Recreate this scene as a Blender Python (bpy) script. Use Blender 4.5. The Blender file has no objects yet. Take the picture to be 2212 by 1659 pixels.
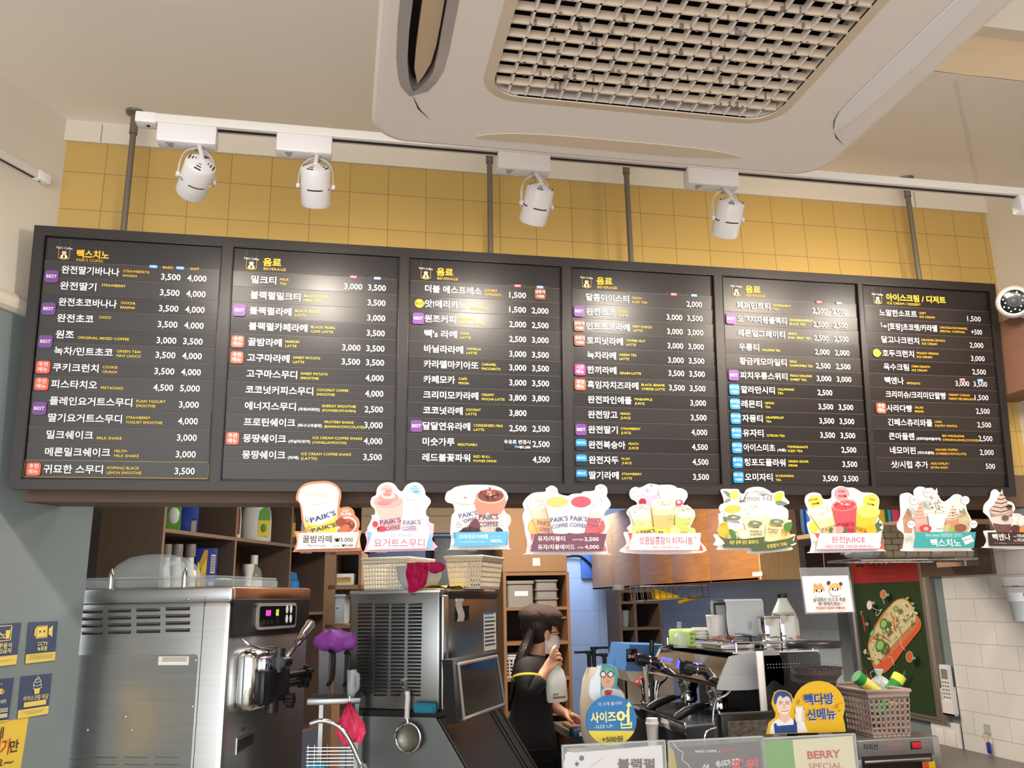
import bpy, bmesh, math, random
from mathutils import Vector, Matrix
from mathutils.geometry import tessellate_polygon
R=math.radians; PI=math.pi
scene=bpy.context.scene; COL=scene.collection
random.seed(7)
# ------------------------------------------------------------------ camera
EYE=1.60; F=1854.4; CX,CY=1106.0,829.5
def cam_axes(p,y,r):
    fwd=Vector((math.sin(y)*math.cos(p),math.cos(y)*math.cos(p),math.sin(p)))
    right=Vector((math.cos(y),-math.sin(y),0)); down=fwd.cross(right)
    return math.cos(r)*right+math.sin(r)*down, -math.sin(r)*right+math.cos(r)*down, fwd
CR,CD,CF=cam_axes(0.24764,0.19787,0.01718)
EYEV=Vector((0,0,EYE))
cam=bpy.data.cameras.new('camera'); cam.sensor_width=36; cam.lens=36*F/2212; cam.clip_start=.02
cam_o=bpy.data.objects.new('camera',cam); COL.objects.link(cam_o)
cam_o.matrix_world=Matrix(((CR.x,-CD.x,-CF.x,0),(CR.y,-CD.y,-CF.y,0),(CR.z,-CD.z,-CF.z,EYE),(0,0,0,1)))
scene.camera=cam_o
# ------------------------------------------------------------------ light
vs=scene.view_settings; vs.view_transform='Standard'; vs.look='None'; vs.gamma=1; vs.use_curve_mapping=False
vs.exposure=0.04
world=bpy.data.worlds.new('daylight'); scene.world=world; world.use_nodes=True
bg=world.node_tree.nodes['Background']; bg.inputs[0].default_value=(.93,.96,1,1); bg.inputs[1].default_value=1.5
def lamp(name,kind,loc,energy,color,to=None,size=None,size_y=None,spot=None,blend=.6,radius=.03):
    l=bpy.data.lights.new(name,kind); l.energy=energy; l.color=color
    if kind=='AREA':
        l.size=size
        if size_y: l.shape='RECTANGLE'; l.size_y=size_y
    else: l.shadow_soft_size=radius
    if kind=='SPOT': l.spot_size=spot; l.spot_blend=blend
    o=bpy.data.objects.new(name,l); COL.objects.link(o); o.location=loc
    if to is not None: o.rotation_euler=(Vector(to)-Vector(loc)).to_track_quat('-Z','Y').to_euler()
    return o
# daylight through the shopfront behind the camera, bluish light on the far kitchen wall, added fill lights
lamp('shopfront_daylight','AREA',(-1.2,-2.9,1.5),105,(1,.97,.93),(.9,3,1.6),3.6,2.4)
lamp('kitchen_window_light','AREA',(1.9,7.3,2.45),22,(.42,.6,1),(1.95,7.9,1.0),.7,.5)
lamp('kitchen_fill_light','AREA',(1.0,4.6,2.62),62,(1,.88,.74),(1.0,4.6,0),1.2,.5)  # unseen light added to brighten the kitchen
lamp('kitchen_left_light','AREA',(.2,3.55,2.62),5,(.8,.95,1),(-.3,4.5,1.0),.5,.3)
lamp('counter_fill_light','AREA',(1.9,2.2,2.75),16,(1,.86,.7),(2.0,3.6,1.2),.3,.3)  # unseen warm light added to brighten wall tiles and coffee machine
# ------------------------------------------------------------------ rays from the photograph
def ray(px,py): return CF+CR*((px-CX)/F)+CD*((py-CY)/F)
def atY(px,py,Y): d=ray(px,py); return EYEV+d*(Y/d.y)
def atX(px,py,X): d=ray(px,py); return EYEV+d*(X/d.x)
def atZ(px,py,Z): d=ray(px,py); return EYEV+d*((Z-EYE)/d.z)
class Plane:
    def __init__(s,o,u,v=(0,0,1)):
        u=Vector(u).normalized(); v=Vector(v); v=(v-u*v.dot(u)).normalized(); n=u.cross(v); s.o=Vector(o);s.u,s.v,s.n=u,v,n
        s.M=Matrix(((u.x,v.x,n.x,s.o.x),(u.y,v.y,n.y,s.o.y),(u.z,v.z,n.z,s.o.z),(0,0,0,1)))
    def hit(s,px,py):
        d=ray(px,py); return EYEV+d*((s.o-EYEV).dot(s.n)/d.dot(s.n))
    def uv(s,px,py):
        p=s.hit(px,py)-s.o; return (p.dot(s.u),p.dot(s.v))
def vplane(px,py,Y,yaw=0):      # upright plane through a photo point at depth Y, turned by yaw about Z
    return Plane(atY(px,py,Y),(math.cos(yaw),math.sin(yaw),0))
# ------------------------------------------------------------------ materials
def lin(h):
    h=h.lstrip('#'); c=[int(h[i:i+2],16)/255 for i in (0,2,4)]
    return tuple(x/12.92 if x<=.04045 else ((x+.055)/1.055)**2.4 for x in c)+(1,)
MATS={}
def mat(name,col=None,rough=.5,metal=0,noise=0,nscale=8,emit=0,alpha=1,trans=0,ior=1.45,bump=0,bscale=60,stretch=None,coat=0,spec=.5):
    if name in MATS: return MATS[name]
    m=bpy.data.materials.new(name); m.use_nodes=True; nt=m.node_tree; b=nt.nodes['Principled BSDF']
    c=lin(col); b.inputs['Base Color'].default_value=c; b.inputs['Roughness'].default_value=rough; b.inputs['Metallic'].default_value=metal
    b.inputs['Specular IOR Level'].default_value=spec; b.inputs['IOR'].default_value=ior
    if coat: b.inputs['Coat Weight'].default_value=coat; b.inputs['Coat Roughness'].default_value=.15
    if trans: b.inputs['Transmission Weight'].default_value=trans
    if alpha<1: b.inputs['Alpha'].default_value=alpha
    if emit: b.inputs['Emission Color'].default_value=c; b.inputs['Emission Strength'].default_value=emit
    if noise or bump:
        tc=nt.nodes.new('ShaderNodeTexCoord'); mp=nt.nodes.new('ShaderNodeMapping'); nt.links.new(tc.outputs['Object'],mp.inputs[0])
        if stretch: mp.inputs['Scale'].default_value=stretch
        if noise:
            n=nt.nodes.new('ShaderNodeTexNoise'); n.inputs['Scale'].default_value=nscale; n.inputs['Detail'].default_value=4; nt.links.new(mp.outputs[0],n.inputs['Vector'])
            r=nt.nodes.new('ShaderNodeMapRange'); r.inputs[1].default_value=.3; r.inputs[2].default_value=.7; r.inputs[3].default_value=1-noise; r.inputs[4].default_value=1+noise
            nt.links.new(n.outputs['Fac'],r.inputs[0]); x=nt.nodes.new('ShaderNodeMix'); x.data_type='RGBA'; x.blend_type='MULTIPLY'; x.inputs[0].default_value=1
            x.inputs[6].default_value=c; nt.links.new(r.outputs[0],x.inputs[7]); nt.links.new(x.outputs[2],b.inputs['Base Color'])
        if bump:
            n=nt.nodes.new('ShaderNodeTexNoise'); n.inputs['Scale'].default_value=bscale; n.inputs['Detail'].default_value=3; nt.links.new(mp.outputs[0],n.inputs['Vector'])
            bp=nt.nodes.new('ShaderNodeBump'); bp.inputs['Strength'].default_value=bump; bp.inputs['Distance'].default_value=.01
            nt.links.new(n.outputs['Fac'],bp.inputs['Height']); nt.links.new(bp.outputs[0],b.inputs['Normal'])
    MATS[name]=m; return m
def tile_mat(name,col,grout,w,h,gw,rough,axis,off=(0,0,0),stag=0,noise=.06):
    m=bpy.data.materials.new(name); m.use_nodes=True; nt=m.node_tree; b=nt.nodes['Principled BSDF']; b.inputs['Roughness'].default_value=rough
    tc=nt.nodes.new('ShaderNodeTexCoord'); mp=nt.nodes.new('ShaderNodeMapping'); nt.links.new(tc.outputs['Object'],mp.inputs[0])
    sx=nt.nodes.new('ShaderNodeSeparateXYZ'); cb=nt.nodes.new('ShaderNodeCombineXYZ'); nt.links.new(mp.outputs[0],sx.inputs[0])
    mp.inputs['Location'].default_value=off
    nt.links.new(sx.outputs[axis],cb.inputs[0]); nt.links.new(sx.outputs[2],cb.inputs[1])
    br=nt.nodes.new('ShaderNodeTexBrick'); nt.links.new(cb.outputs[0],br.inputs['Vector']); br.offset=stag; br.squash=1
    c=lin(col); br.inputs['Color1'].default_value=c; br.inputs['Color2'].default_value=tuple(x*(1-noise) for x in c[:3])+(1,); br.inputs['Mortar'].default_value=lin(grout)
    br.inputs['Scale'].default_value=1; br.inputs['Mortar Size'].default_value=gw; br.inputs['Mortar Smooth'].default_value=.3; br.inputs['Brick Width'].default_value=w; br.inputs['Row Height'].default_value=h; br.inputs['Bias'].default_value=0
    nt.links.new(br.outputs['Color'],b.inputs['Base Color'])
    bp=nt.nodes.new('ShaderNodeBump'); bp.inputs['Strength'].default_value=.4; bp.inputs['Distance'].default_value=.003; bp.invert=True
    nt.links.new(br.outputs['Fac'],bp.inputs['Height']); nt.links.new(bp.outputs[0],b.inputs['Normal'])
    MATS[name]=m; return m
# ------------------------------------------------------------------ mesh builder
_txt={}
def text_geo(s,bold):
    k=(s,bold)
    if k not in _txt:
        cu=bpy.data.curves.new('t','FONT'); cu.body=s; cu.size=1; cu.resolution_u=2; cu.offset=bold
        ob=bpy.data.objects.new('t',cu); me=ob.to_mesh()
        v=[(p.co.x,p.co.y) for p in me.vertices]; f=[tuple(p.vertices) for p in me.polygons]
        ob.to_mesh_clear(); bpy.data.objects.remove(ob); bpy.data.curves.remove(cu)
        xs=[p[0] for p in v] or [0,1]; _txt[k]=(v,f,min(xs),max(xs))
    return _txt[k]
def rot(ax,a): return Matrix.Rotation(a,4,ax)
def tr(x,y=0,z=0): return Matrix.Translation((x,y,z))
def look(p0,p1):                     # frame at p0 whose +z runs to p1
    d=Vector(p1)-Vector(p0); q=d.to_track_quat('Z','Y') if d.length>1e-9 else Matrix.Identity(3).to_quaternion()
    return Matrix.Translation(p0)@q.to_matrix().to_4x4()
class MB:
    def __init__(s,M=None): s.v=[];s.f=[];s.k=[];s.sm=[];s.ms=[];s.M=M
    def mi(s,m):
        if isinstance(m,str): m=MATS[m]
        if m not in s.ms: s.ms.append(m)
        return s.ms.index(m)
    def add(s,vs,fs,m,M=None,smooth=True):
        b=len(s.v); T=None
        if M is not None and s.M is not None: T=s.M@M
        elif M is not None: T=M
        else: T=s.M
        flip=T is not None and T.determinant()<0
        s.v+=[tuple(T@Vector(p)) for p in vs] if T is not None else [tuple(p) for p in vs]
        i=s.mi(m)
        for f in fs:
            g=[b+j for j in f]
            if flip: g.reverse()
            s.f.append(g); s.k.append(i); s.sm.append(smooth)
        return s
    def box(s,a,b,m,r=0,M=None,seg=2):
        lo=[min(p,q) for p,q in zip(a,b)]; hi=[max(p,q) for p,q in zip(a,b)]
        if r<=0:
            x0,y0,z0=lo;x1,y1,z1=hi
            s.add([(x0,y0,z0),(x1,y0,z0),(x1,y1,z0),(x0,y1,z0),(x0,y0,z1),(x1,y0,z1),(x1,y1,z1),(x0,y1,z1)],[(0,3,2,1),(4,5,6,7),(0,1,5,4),(1,2,6,5),(2,3,7,6),(3,0,4,7)],m,M,False); return s
        bm=bmesh.new(); bmesh.ops.create_cube(bm,size=1)
        for v in bm.verts: v.co=Vector([(l+h)/2+c*(h-l) for l,h,c in zip(lo,hi,v.co)])
        r=min(r,*[(h-l)*.49 for l,h in zip(lo,hi)])
        bmesh.ops.bevel(bm,geom=bm.edges[:],offset=r,segments=seg,profile=.5,affect='EDGES')
        bm.verts.index_update(); s.add([v.co[:] for v in bm.verts],[[v.index for v in f.verts] for f in bm.faces],m,M); bm.free(); return s
    def lathe(s,prof,m,M=None,n=24,sx=1,sy=1,arc=None):
        vs=[];fs=[];A=arc or 2*PI; c=n if arc is None else n+1
        for r,z in prof:
            for i in range(c): t=A*i/n; vs.append((r*math.cos(t)*sx,r*math.sin(t)*sy,z))
        for j in range(len(prof)-1):
            for i in range(n):
                a=j*c+i; b=j*c+(i+1)%c; q=(a,b,b+c,a+c)
                if prof[j][0]==0: q=(a,b+c,a+c)
                elif prof[j+1][0]==0: q=(a,b,a+c)
                fs.append(q)
        return s.add(vs,fs,m,M)
    def cyl(s,p0,p1,r,m,r2=None,n=16,cap=True):
        r2=r if r2 is None else r2; L=(Vector(p1)-Vector(p0)).length
        pr=[(r,0),(r2,L)]
        if cap: pr=[(0,0)]+pr+[(0,L)]
        return s.lathe(pr,m,look(p0,p1),n)
    def tube(s,pts,r,m,n=8,closed=False,rr=None):
        pts=[Vector(p) for p in pts]; N=len(pts); vs=[];fs=[]; up=None
        for i,p in enumerate(pts):
            if closed: d=pts[(i+1)%N]-pts[i-1]
            else: d=pts[min(i+1,N-1)]-pts[max(i-1,0)]
            d.normalize()
            if up is None: up=d.orthogonal().normalized()
            up=(up-d*up.dot(d)); up=up.normalized() if up.length>1e-6 else d.orthogonal().normalized()
            w=d.cross(up); q=rr[i] if rr else r
            for k in range(n): a=2*PI*k/n; vs.append(tuple(p+(up*math.cos(a)+w*math.sin(a))*q))
        for i in range(N if closed else N-1):
            for k in range(n):
                a=i*n+k;b=i*n+(k+1)%n;j=(i+1)%N; fs.append((a,b,j*n+(k+1)%n,j*n+k))
        if not closed: fs+=[tuple(range(n-1,-1,-1)),tuple((N-1)*n+k for k in range(n))]
        return s.add(vs,fs,m)
    def prism(s,poly,z0,z1,m,M=None,holes=(),side=None,smooth=False):   # poly in local xy, extruded along z
        loops=[[Vector((p[0],p[1],0)) for p in poly]]+[[Vector((p[0],p[1],0)) for p in h] for h in holes]
        flat=[p for l in loops for p in l]; tri=tessellate_polygon(loops); n=len(flat)
        def ccw(t): a,b,c=[flat[i] for i in t]; return (b-a).cross(c-a).z>0
        tri=[t if ccw(t) else t[::-1] for t in tri]
        s.add([(p.x,p.y,z1) for p in flat],tri,m,M,False)
        if z0 is None: return s
        s.add([(p.x,p.y,z0) for p in flat],[t[::-1] for t in tri],m,M,False)
        for li,l in enumerate(loops):
            k=len(l); ar=sum(l[i].x*l[(i+1)%k].y-l[(i+1)%k].x*l[i].y for i in range(k)); fs=[]
            for i in range(k):
                q=(i,(i+1)%k,(i+1)%k+k,i+k); fs.append(q if (ar>0)==(li==0) else q[::-1])
            s.add([(p.x,p.y,z0) for p in l]+[(p.x,p.y,z1) for p in l],fs,side or m,M,smooth)
        return s
    def flat(s,poly,z,m,M=None,holes=()): return s.prism(poly,None,z,m,M,holes)
    def text(s,t,x,y,size,m,w=None,al='L',bold=.012,z=0,ang=0,M=None):
        v,f,x0,x1=text_geo(t,bold); W=(x1-x0)*size; k=1
        if w: k=w/W; W=w
        ox={'L':0,'C':-W/2,'R':-W}[al]; c,sn=math.cos(ang),math.sin(ang); out=[]
        for p in v:
            a=(p[0]-x0)*size*k+ox; b=p[1]*size; out.append((x+a*c-b*sn,y+a*sn+b*c,z))
        return s.add(out,f,m,M,False)
    def ell(s,c,r,m,M=None,n=20,k=10):
        pr=[(math.sin(PI*i/k),-math.cos(PI*i/k)) for i in range(k+1)]; pr[0]=(0,-1); pr[-1]=(0,1)
        T=tr(*c)@Matrix.Diagonal((r[0],r[1],r[2],1)); return s.lathe(pr,m,(M@T) if M is not None else T,n)
    def obj(s,name,parent=None,ang=40,world=False,**tags):
        me=bpy.data.meshes.new(name); v=s.v
        if world and parent is not None:
            I=RM[parent.name].inverted(); v=[tuple(I@Vector(p)) for p in v]
        me.from_pydata(v,[],s.f)
        for m in s.ms: me.materials.append(m)
        me.polygons.foreach_set('material_index',s.k); me.polygons.foreach_set('use_smooth',s.sm)
        try: me.set_sharp_from_angle(angle=R(ang))
        except Exception: pass
        me.update(); o=bpy.data.objects.new(name,me); COL.objects.link(o)
        if parent is not None: o.parent=parent; RM[o.name]=RM.get(parent.name,Matrix())
        tag(o,**tags); return o
RM={}
def tag(o,label=None,cat=None,group=None,kind=None):
    if label: o['label']=label
    if cat: o['category']=cat
    if group: o['group']=group
    if kind: o['kind']=kind
    return o
def thing(name,label,cat,M=None,group=None):
    o=bpy.data.objects.new(name,None); COL.objects.link(o); o.empty_display_size=.05
    M=M if M is not None else Matrix(); o.matrix_world=M; RM[o.name]=M.copy()
    return tag(o,label,cat,group)
def struct(name,mb): return mb.obj(name,kind='structure')
def copy_thing(o,M,label=None,group=None):
    def rec(x,par):
        c=x.copy(); COL.objects.link(c)
        if par is not None: c.parent=par
        for ch in [k for k in COL.objects if k.parent==x]: rec(ch,c)
        return c
    c=rec(o,None); c.matrix_world=M; RM[c.name]=M.copy()
    if label: c['label']=label
    if group: c['group']=group
    return c
def spline(pts,n=6,closed=True):
    P=[Vector((p[0],p[1],p[2] if len(p)>2 else 0)) for p in pts]; N=len(P); out=[]
    for i in range(N if closed else N-1):
        if closed: a,b,c,d=P[i-1],P[i],P[(i+1)%N],P[(i+2)%N]
        else: a,b,c,d=P[max(i-1,0)],P[i],P[i+1],P[min(i+2,N-1)]
        for k in range(n):
            t=k/n; out.append(.5*((2*b)+(c-a)*t+(2*a-5*b+4*c-d)*t*t+(3*b-a-3*c+d)*t**3))
    if not closed: out.append(P[-1])
    return [tuple(p) for p in out]
def circ(cx,cy,r,n=24,ry=None,a0=0,a1=2*PI):
    ry=ry or r; e=abs(a1-a0-2*PI)<1e-6
    return [(cx+r*math.cos(a0+(a1-a0)*i/(n if e else n-1)),cy+ry*math.sin(a0+(a1-a0)*i/(n if e else n-1))) for i in range(n)]
def rrect(x0,y0,x1,y1,r,n=5):
    o=[]
    for cx,cy,a in ((x1-r,y0+r,-PI/2),(x1-r,y1-r,0),(x0+r,y1-r,PI/2),(x0+r,y0+r,PI)):
        for i in range(n+1): t=a+PI/2*i/n; o.append((cx+r*math.cos(t),cy+r*math.sin(t)))
    return o
# ------------------------------------------------------------------ palette
mat('ceiling_paint','f3ebe1',.9,noise=.03,nscale=1.5)
mat('ceiling_seam','e9e2d6',.8); mat('wallpaper','d6bd9a',.8,bump=.25,bscale=30)
mat('wall_paint','dcd2c2',.85,noise=.02,nscale=2); mat('grey_wall','7f898a',.75,noise=.05,nscale=3)
mat('floor_grey','b9ae9f',.5,noise=.1,nscale=4)
mat('white_plastic','efeae6',.4); mat('ac_white','f0e6df',.45); mat('ac_cream','dcc9b2',.5); mat('silver_trim','c2bcb9',.3,.5)
mat('ac_dark','1d1b1a',.9); mat('ac_vane','cdb496',.45); mat('dust','8f8580',.95,noise=.3,nscale=90)
mat('track_white','ebe6df',.4); mat('track_slot','3a3230',.5,.3); mat('lamp_white','f3eff0',.3,coat=.3); mat('slot_black','2a2624',.6)
mat('pole_grey','7d7468',.45,.5)
mat('board_frame','262120',.42,noise=.04,nscale=20); mat('board_back','1f1b1b',.4)
for i,(c,r) in enumerate((('211c1b',.33),('26201f',.35),('1f1b1b',.32),('282321',.36))): mat('strip%d'%i,c,r,bump=.02,bscale=300)
mat('text_white','f4f0f2',.5); mat('text_yellow','f5d33a',.5); mat('text_gold','f0b732',.5)
mat('badge_purple','70408c',.4); mat('badge_orange','dc5a3c',.4); mat('badge_pink','d8246f',.4); mat('badge_brown','7d4630',.4); mat('badge_blue','1a88c4',.4); mat('badge_yellow','f3c531',.4); mat('badge_dark','15202c',.4)
mat('tag_red','d8263a',.5); mat('tag_blue','3f86c8',.5); mat('skin_print','e8b79a',.6); mat('black_print','1c1a1c',.6)
mat('seam_line','6a625c',.4); mat('bulb_glow','fff0d0',.5,emit=6)
tile_mat('yellow_tile','c3a25c','8f7848',.15,.15,.0016,.28,0,stag=0)
tile_mat('white_tile_right','e6e2dc','b9b4aa',.2255,.1005,.0016,.3,1,stag=.5,noise=.03)
tile_mat('white_tile_left','cfe0e2','a7b6b6',.3,.2,.0015,.3,0,noise=.03)
tile_mat('blue_wall_tile','cdd6e0','a0aabb',.3,.3,.002,.3,0,noise=.03)
# ================================================================== the setting
YW=3.15; ZC=EYE+1.778; XR=2.87
# --- yellow tiled lintel wall over the opening
zb=EYE+.362
m=MB(); m.box((-1.25,YW,zb),(3.3,YW+.12,ZC-.075),'yellow_tile')
m.M=None
lint=struct('wall_back',m)
MATS['yellow_tile'].node_tree.nodes['Mapping'].inputs['Location'].default_value=(.006,0,3.15-(EYE+1.5715))
m=MB(); m.box((-1.25,YW-.012,ZC-.085),(3.3,YW+.12,ZC),'wall_paint')
for x in (-.93,-.26,.62,1.6,2.5): m.box((x,YW-.0135,ZC-.083),(x+.002,YW-.012,ZC-.01),'seam_line')
struct('trim_1',m)
# --- ceiling with a higher bay on the right, and the kitchen ceiling
p0=atZ(2100,165,ZC); yb=p0.y; xb=1.62
m=MB(); m.box((-2.6,-3.2,ZC),(xb,yb,ZC+.1),'ceiling_paint'); m.box((-2.6,yb,ZC),(4.2,YW+.3,ZC+.1),'ceiling_paint')
m.box((xb,-3.2,ZC+.30),(4.2,yb,ZC+.4),'ceiling_paint'); m.box((xb-.02,-3.2,ZC),(xb,yb,ZC+.3),'ceiling_paint')
a=atZ(2065,175,ZC); b=atZ(2113,400,ZC); d=(b-a).normalized(); nx=Vector((-d.y,d.x,0))*.006
m.add([a-nx+Vector((0,0,-.001)),a+nx+Vector((0,0,-.001)),b+nx+Vector((0,0,-.001)),b-nx+Vector((0,0,-.001))],[(0,1,2,3)],'ceiling_seam',None,False)
struct('ceiling',m)
# wallpapered step of the bay, with crumpled folds
m=MB(); NX,NZ=60,16; vs=[];fs=[]
for j in range(NZ+1):
    for i in range(NX+1):
        x=xb+.02+(4.2-xb-.02)*i/NX; t=j/NZ; z=ZC+.165*t
        w=max(0,1-abs(x-2.05)/.42); y=yb-.004-.01*math.sin(t*PI)-.012*w*abs(math.sin(x*70+t*5))*(1-t*.6)
        vs.append((x,y,z))
for j in range(NZ):
    for i in range(NX): a=j*(NX+1)+i; fs.append((a,a+1,a+NX+2,a+NX+1))
m.add(vs,fs,'wallpaper'); m.box((xb,yb-.06,ZC+.165),(4.2,yb+.02,ZC+.42),'wall_paint')
struct('trim_2',m)
m=MB(); m.box((-2.0,YW+.12,EYE+1.1),(4.2,8.6,EYE+1.2),'wall_paint'); struct('ceiling_kitchen',m)
m=MB(); m.box((-3,-3.2,-.1),(4.2,8.6,0),'floor_grey'); struct('floor',m)
# --- left wall, running obliquely towards the camera; painted above, grey below
dL=Vector((.4915,.8709,0)); eL=Vector((-.897,3.42,0)); nL=Vector((dL.y,-dL.x,0))
PLf=Plane(Vector((eL.x,eL.y,EYE)),dL)        # u along the wall away from camera, v up, n out into the shop
def wall_left(name,z0,z1,th,m_,u0=-6.5,u1=0): 
    m=MB(PLf.M); m.box((u0,z0-EYE,-.12),(u1,z1-EYE,th),m_); return m
m=wall_left('a',EYE+1.0,ZC,0,'wall_paint'); struct('wall_left',m)
m=wall_left('a',0,EYE+1.0,.0,'grey_wall'); struct('wall_left_lower',m)
m=MB(PLf.M); pr=[(.0,.975),(.014,.975),(.03,.985),(.036,1.0),(.034,1.018),(.02,1.036),(.0,1.045)]
for i in range(len(pr)-1):
    (z0,v0),(z1,v1)=pr[i],pr[i+1]; m.add([(-6.5,v0,z0),(-.31,v0,z0),(-.31,v1,z1),(-6.5,v1,z1)],[(0,1,2,3)],'wall_paint')
m.add([(-.31,v,z) for z,v in pr],[tuple(range(len(pr)))],'wall_paint',None,False)
struct('trim_3',m)
# --- right wall with white brick tiles (grey painted part further back)
m=MB(); m.box((XR,-1.0,EYE-.72),(XR+.12,3.79,EYE+.40),'white_tile_right'); m.box((XR,-1,0),(XR+.12,3.79,EYE-.72),'white_tile_right')
m.box((XR,-1.0,EYE+.40),(XR+.12,YW+.2,ZC),'wall_paint'); struct('wall_right',m)
MATS['white_tile_right'].node_tree.nodes['Mapping'].inputs['Location'].default_value=(0,-3.705+.0,-(EYE+.0756)+1.005*2)
m=MB(); m.box((XR+.004,3.79,0),(XR+.12,4.75,EYE+1.1),'grey_wall'); struct('wall_right_grey',m)
mat('blue_grey_tile_base','b8c6d0',.4)
tile_mat('white_tile_far','c9d6de','98a6b2',.2255,.1005,.0016,.3,1,stag=.5,noise=.03)
m=MB(); m.box((XR+.002,4.75,0),(XR+.12,8.1,EYE+1.1),'white_tile_far'); struct('wall_right_far',m)
# --- kitchen left and far walls
aK=R(23.6); wK=Vector((math.sin(aK),math.cos(aK),0)); uK=Vector((math.cos(aK),-math.sin(aK),0))
m=MB(Plane((-1.55,5.3,0),(1,0,0)).M); m.box((-.4,0,-.1),(.12,EYE+1.1,0),'white_tile_left'); struct('wall_kitchen_left',m)
m=MB(Plane((-1.5,8.0,0),(1,0,0)).M); m.box((-.5,0,-.1),(5.2,EYE+1.1,0),'blue_wall_tile'); struct('wall_kitchen_back',m)
m=MB(); m.box((-2.0,YW+.3,0),(-1.9,8.0,EYE+1.1),'wall_paint'); struct('wall_kitchen_side',m)

# ================================================================== track light rail, lamps, poles
YT=2.32
pa=atY(300,256,YT); ZT=pa.z+.012
pb=atY(2212,428,YT)
XT0=pa.x; XT1=2.75
t=thing('track_rail','long white lighting track with a dark slot hung under the ceiling','lighting track',tr(XT0,YT,ZT))
m=MB(); L=XT1-XT0
m.box((0,-.019,-.028),(L,.019,0),'track_white',.003); m.box((.03,-.006,-.0295),(L,.006,-.0275),'track_slot')
m.obj('rail',t)
m=MB(); m.box((-.006,-.021,-.032),(.05,.021,.001),'lamp_white',.004); m.cyl((.027,0,-.0335),(.027,0,-.03),.005,'slot_black'); m.obj('end_cap',t)
for x in (1.0,1.5):
    m=MB(); m.cyl((x,0,-.002),(x,0,ZC-ZT),.006,'pole_grey',n=10); m.obj('suspension_rod',t)
# the other track on the left wall
p0=PLf.uv(0,368); p1=PLf.uv(94,392)
t2=thing('track_rail','short white lighting track end fixed high on the left wall','lighting track',PLf.M@tr(p1[0],p1[1],0),)
m=MB(); m.box((-1.4,-.014,0),(0,.016,.03),'track_white',.003); m.box((-1.4,-.0145,.009),(-.055,-.0135,.021),'track_slot'); m.obj('rail',t2)
m=MB(); m.box((-.05,-.017,-.0),(.004,.018,.033),'lamp_white',.004); m.cyl((-.03,-.018,.015),(-.03,-.016,.015),.004,'slot_black'); m.obj('end_cap',t2)

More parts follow.
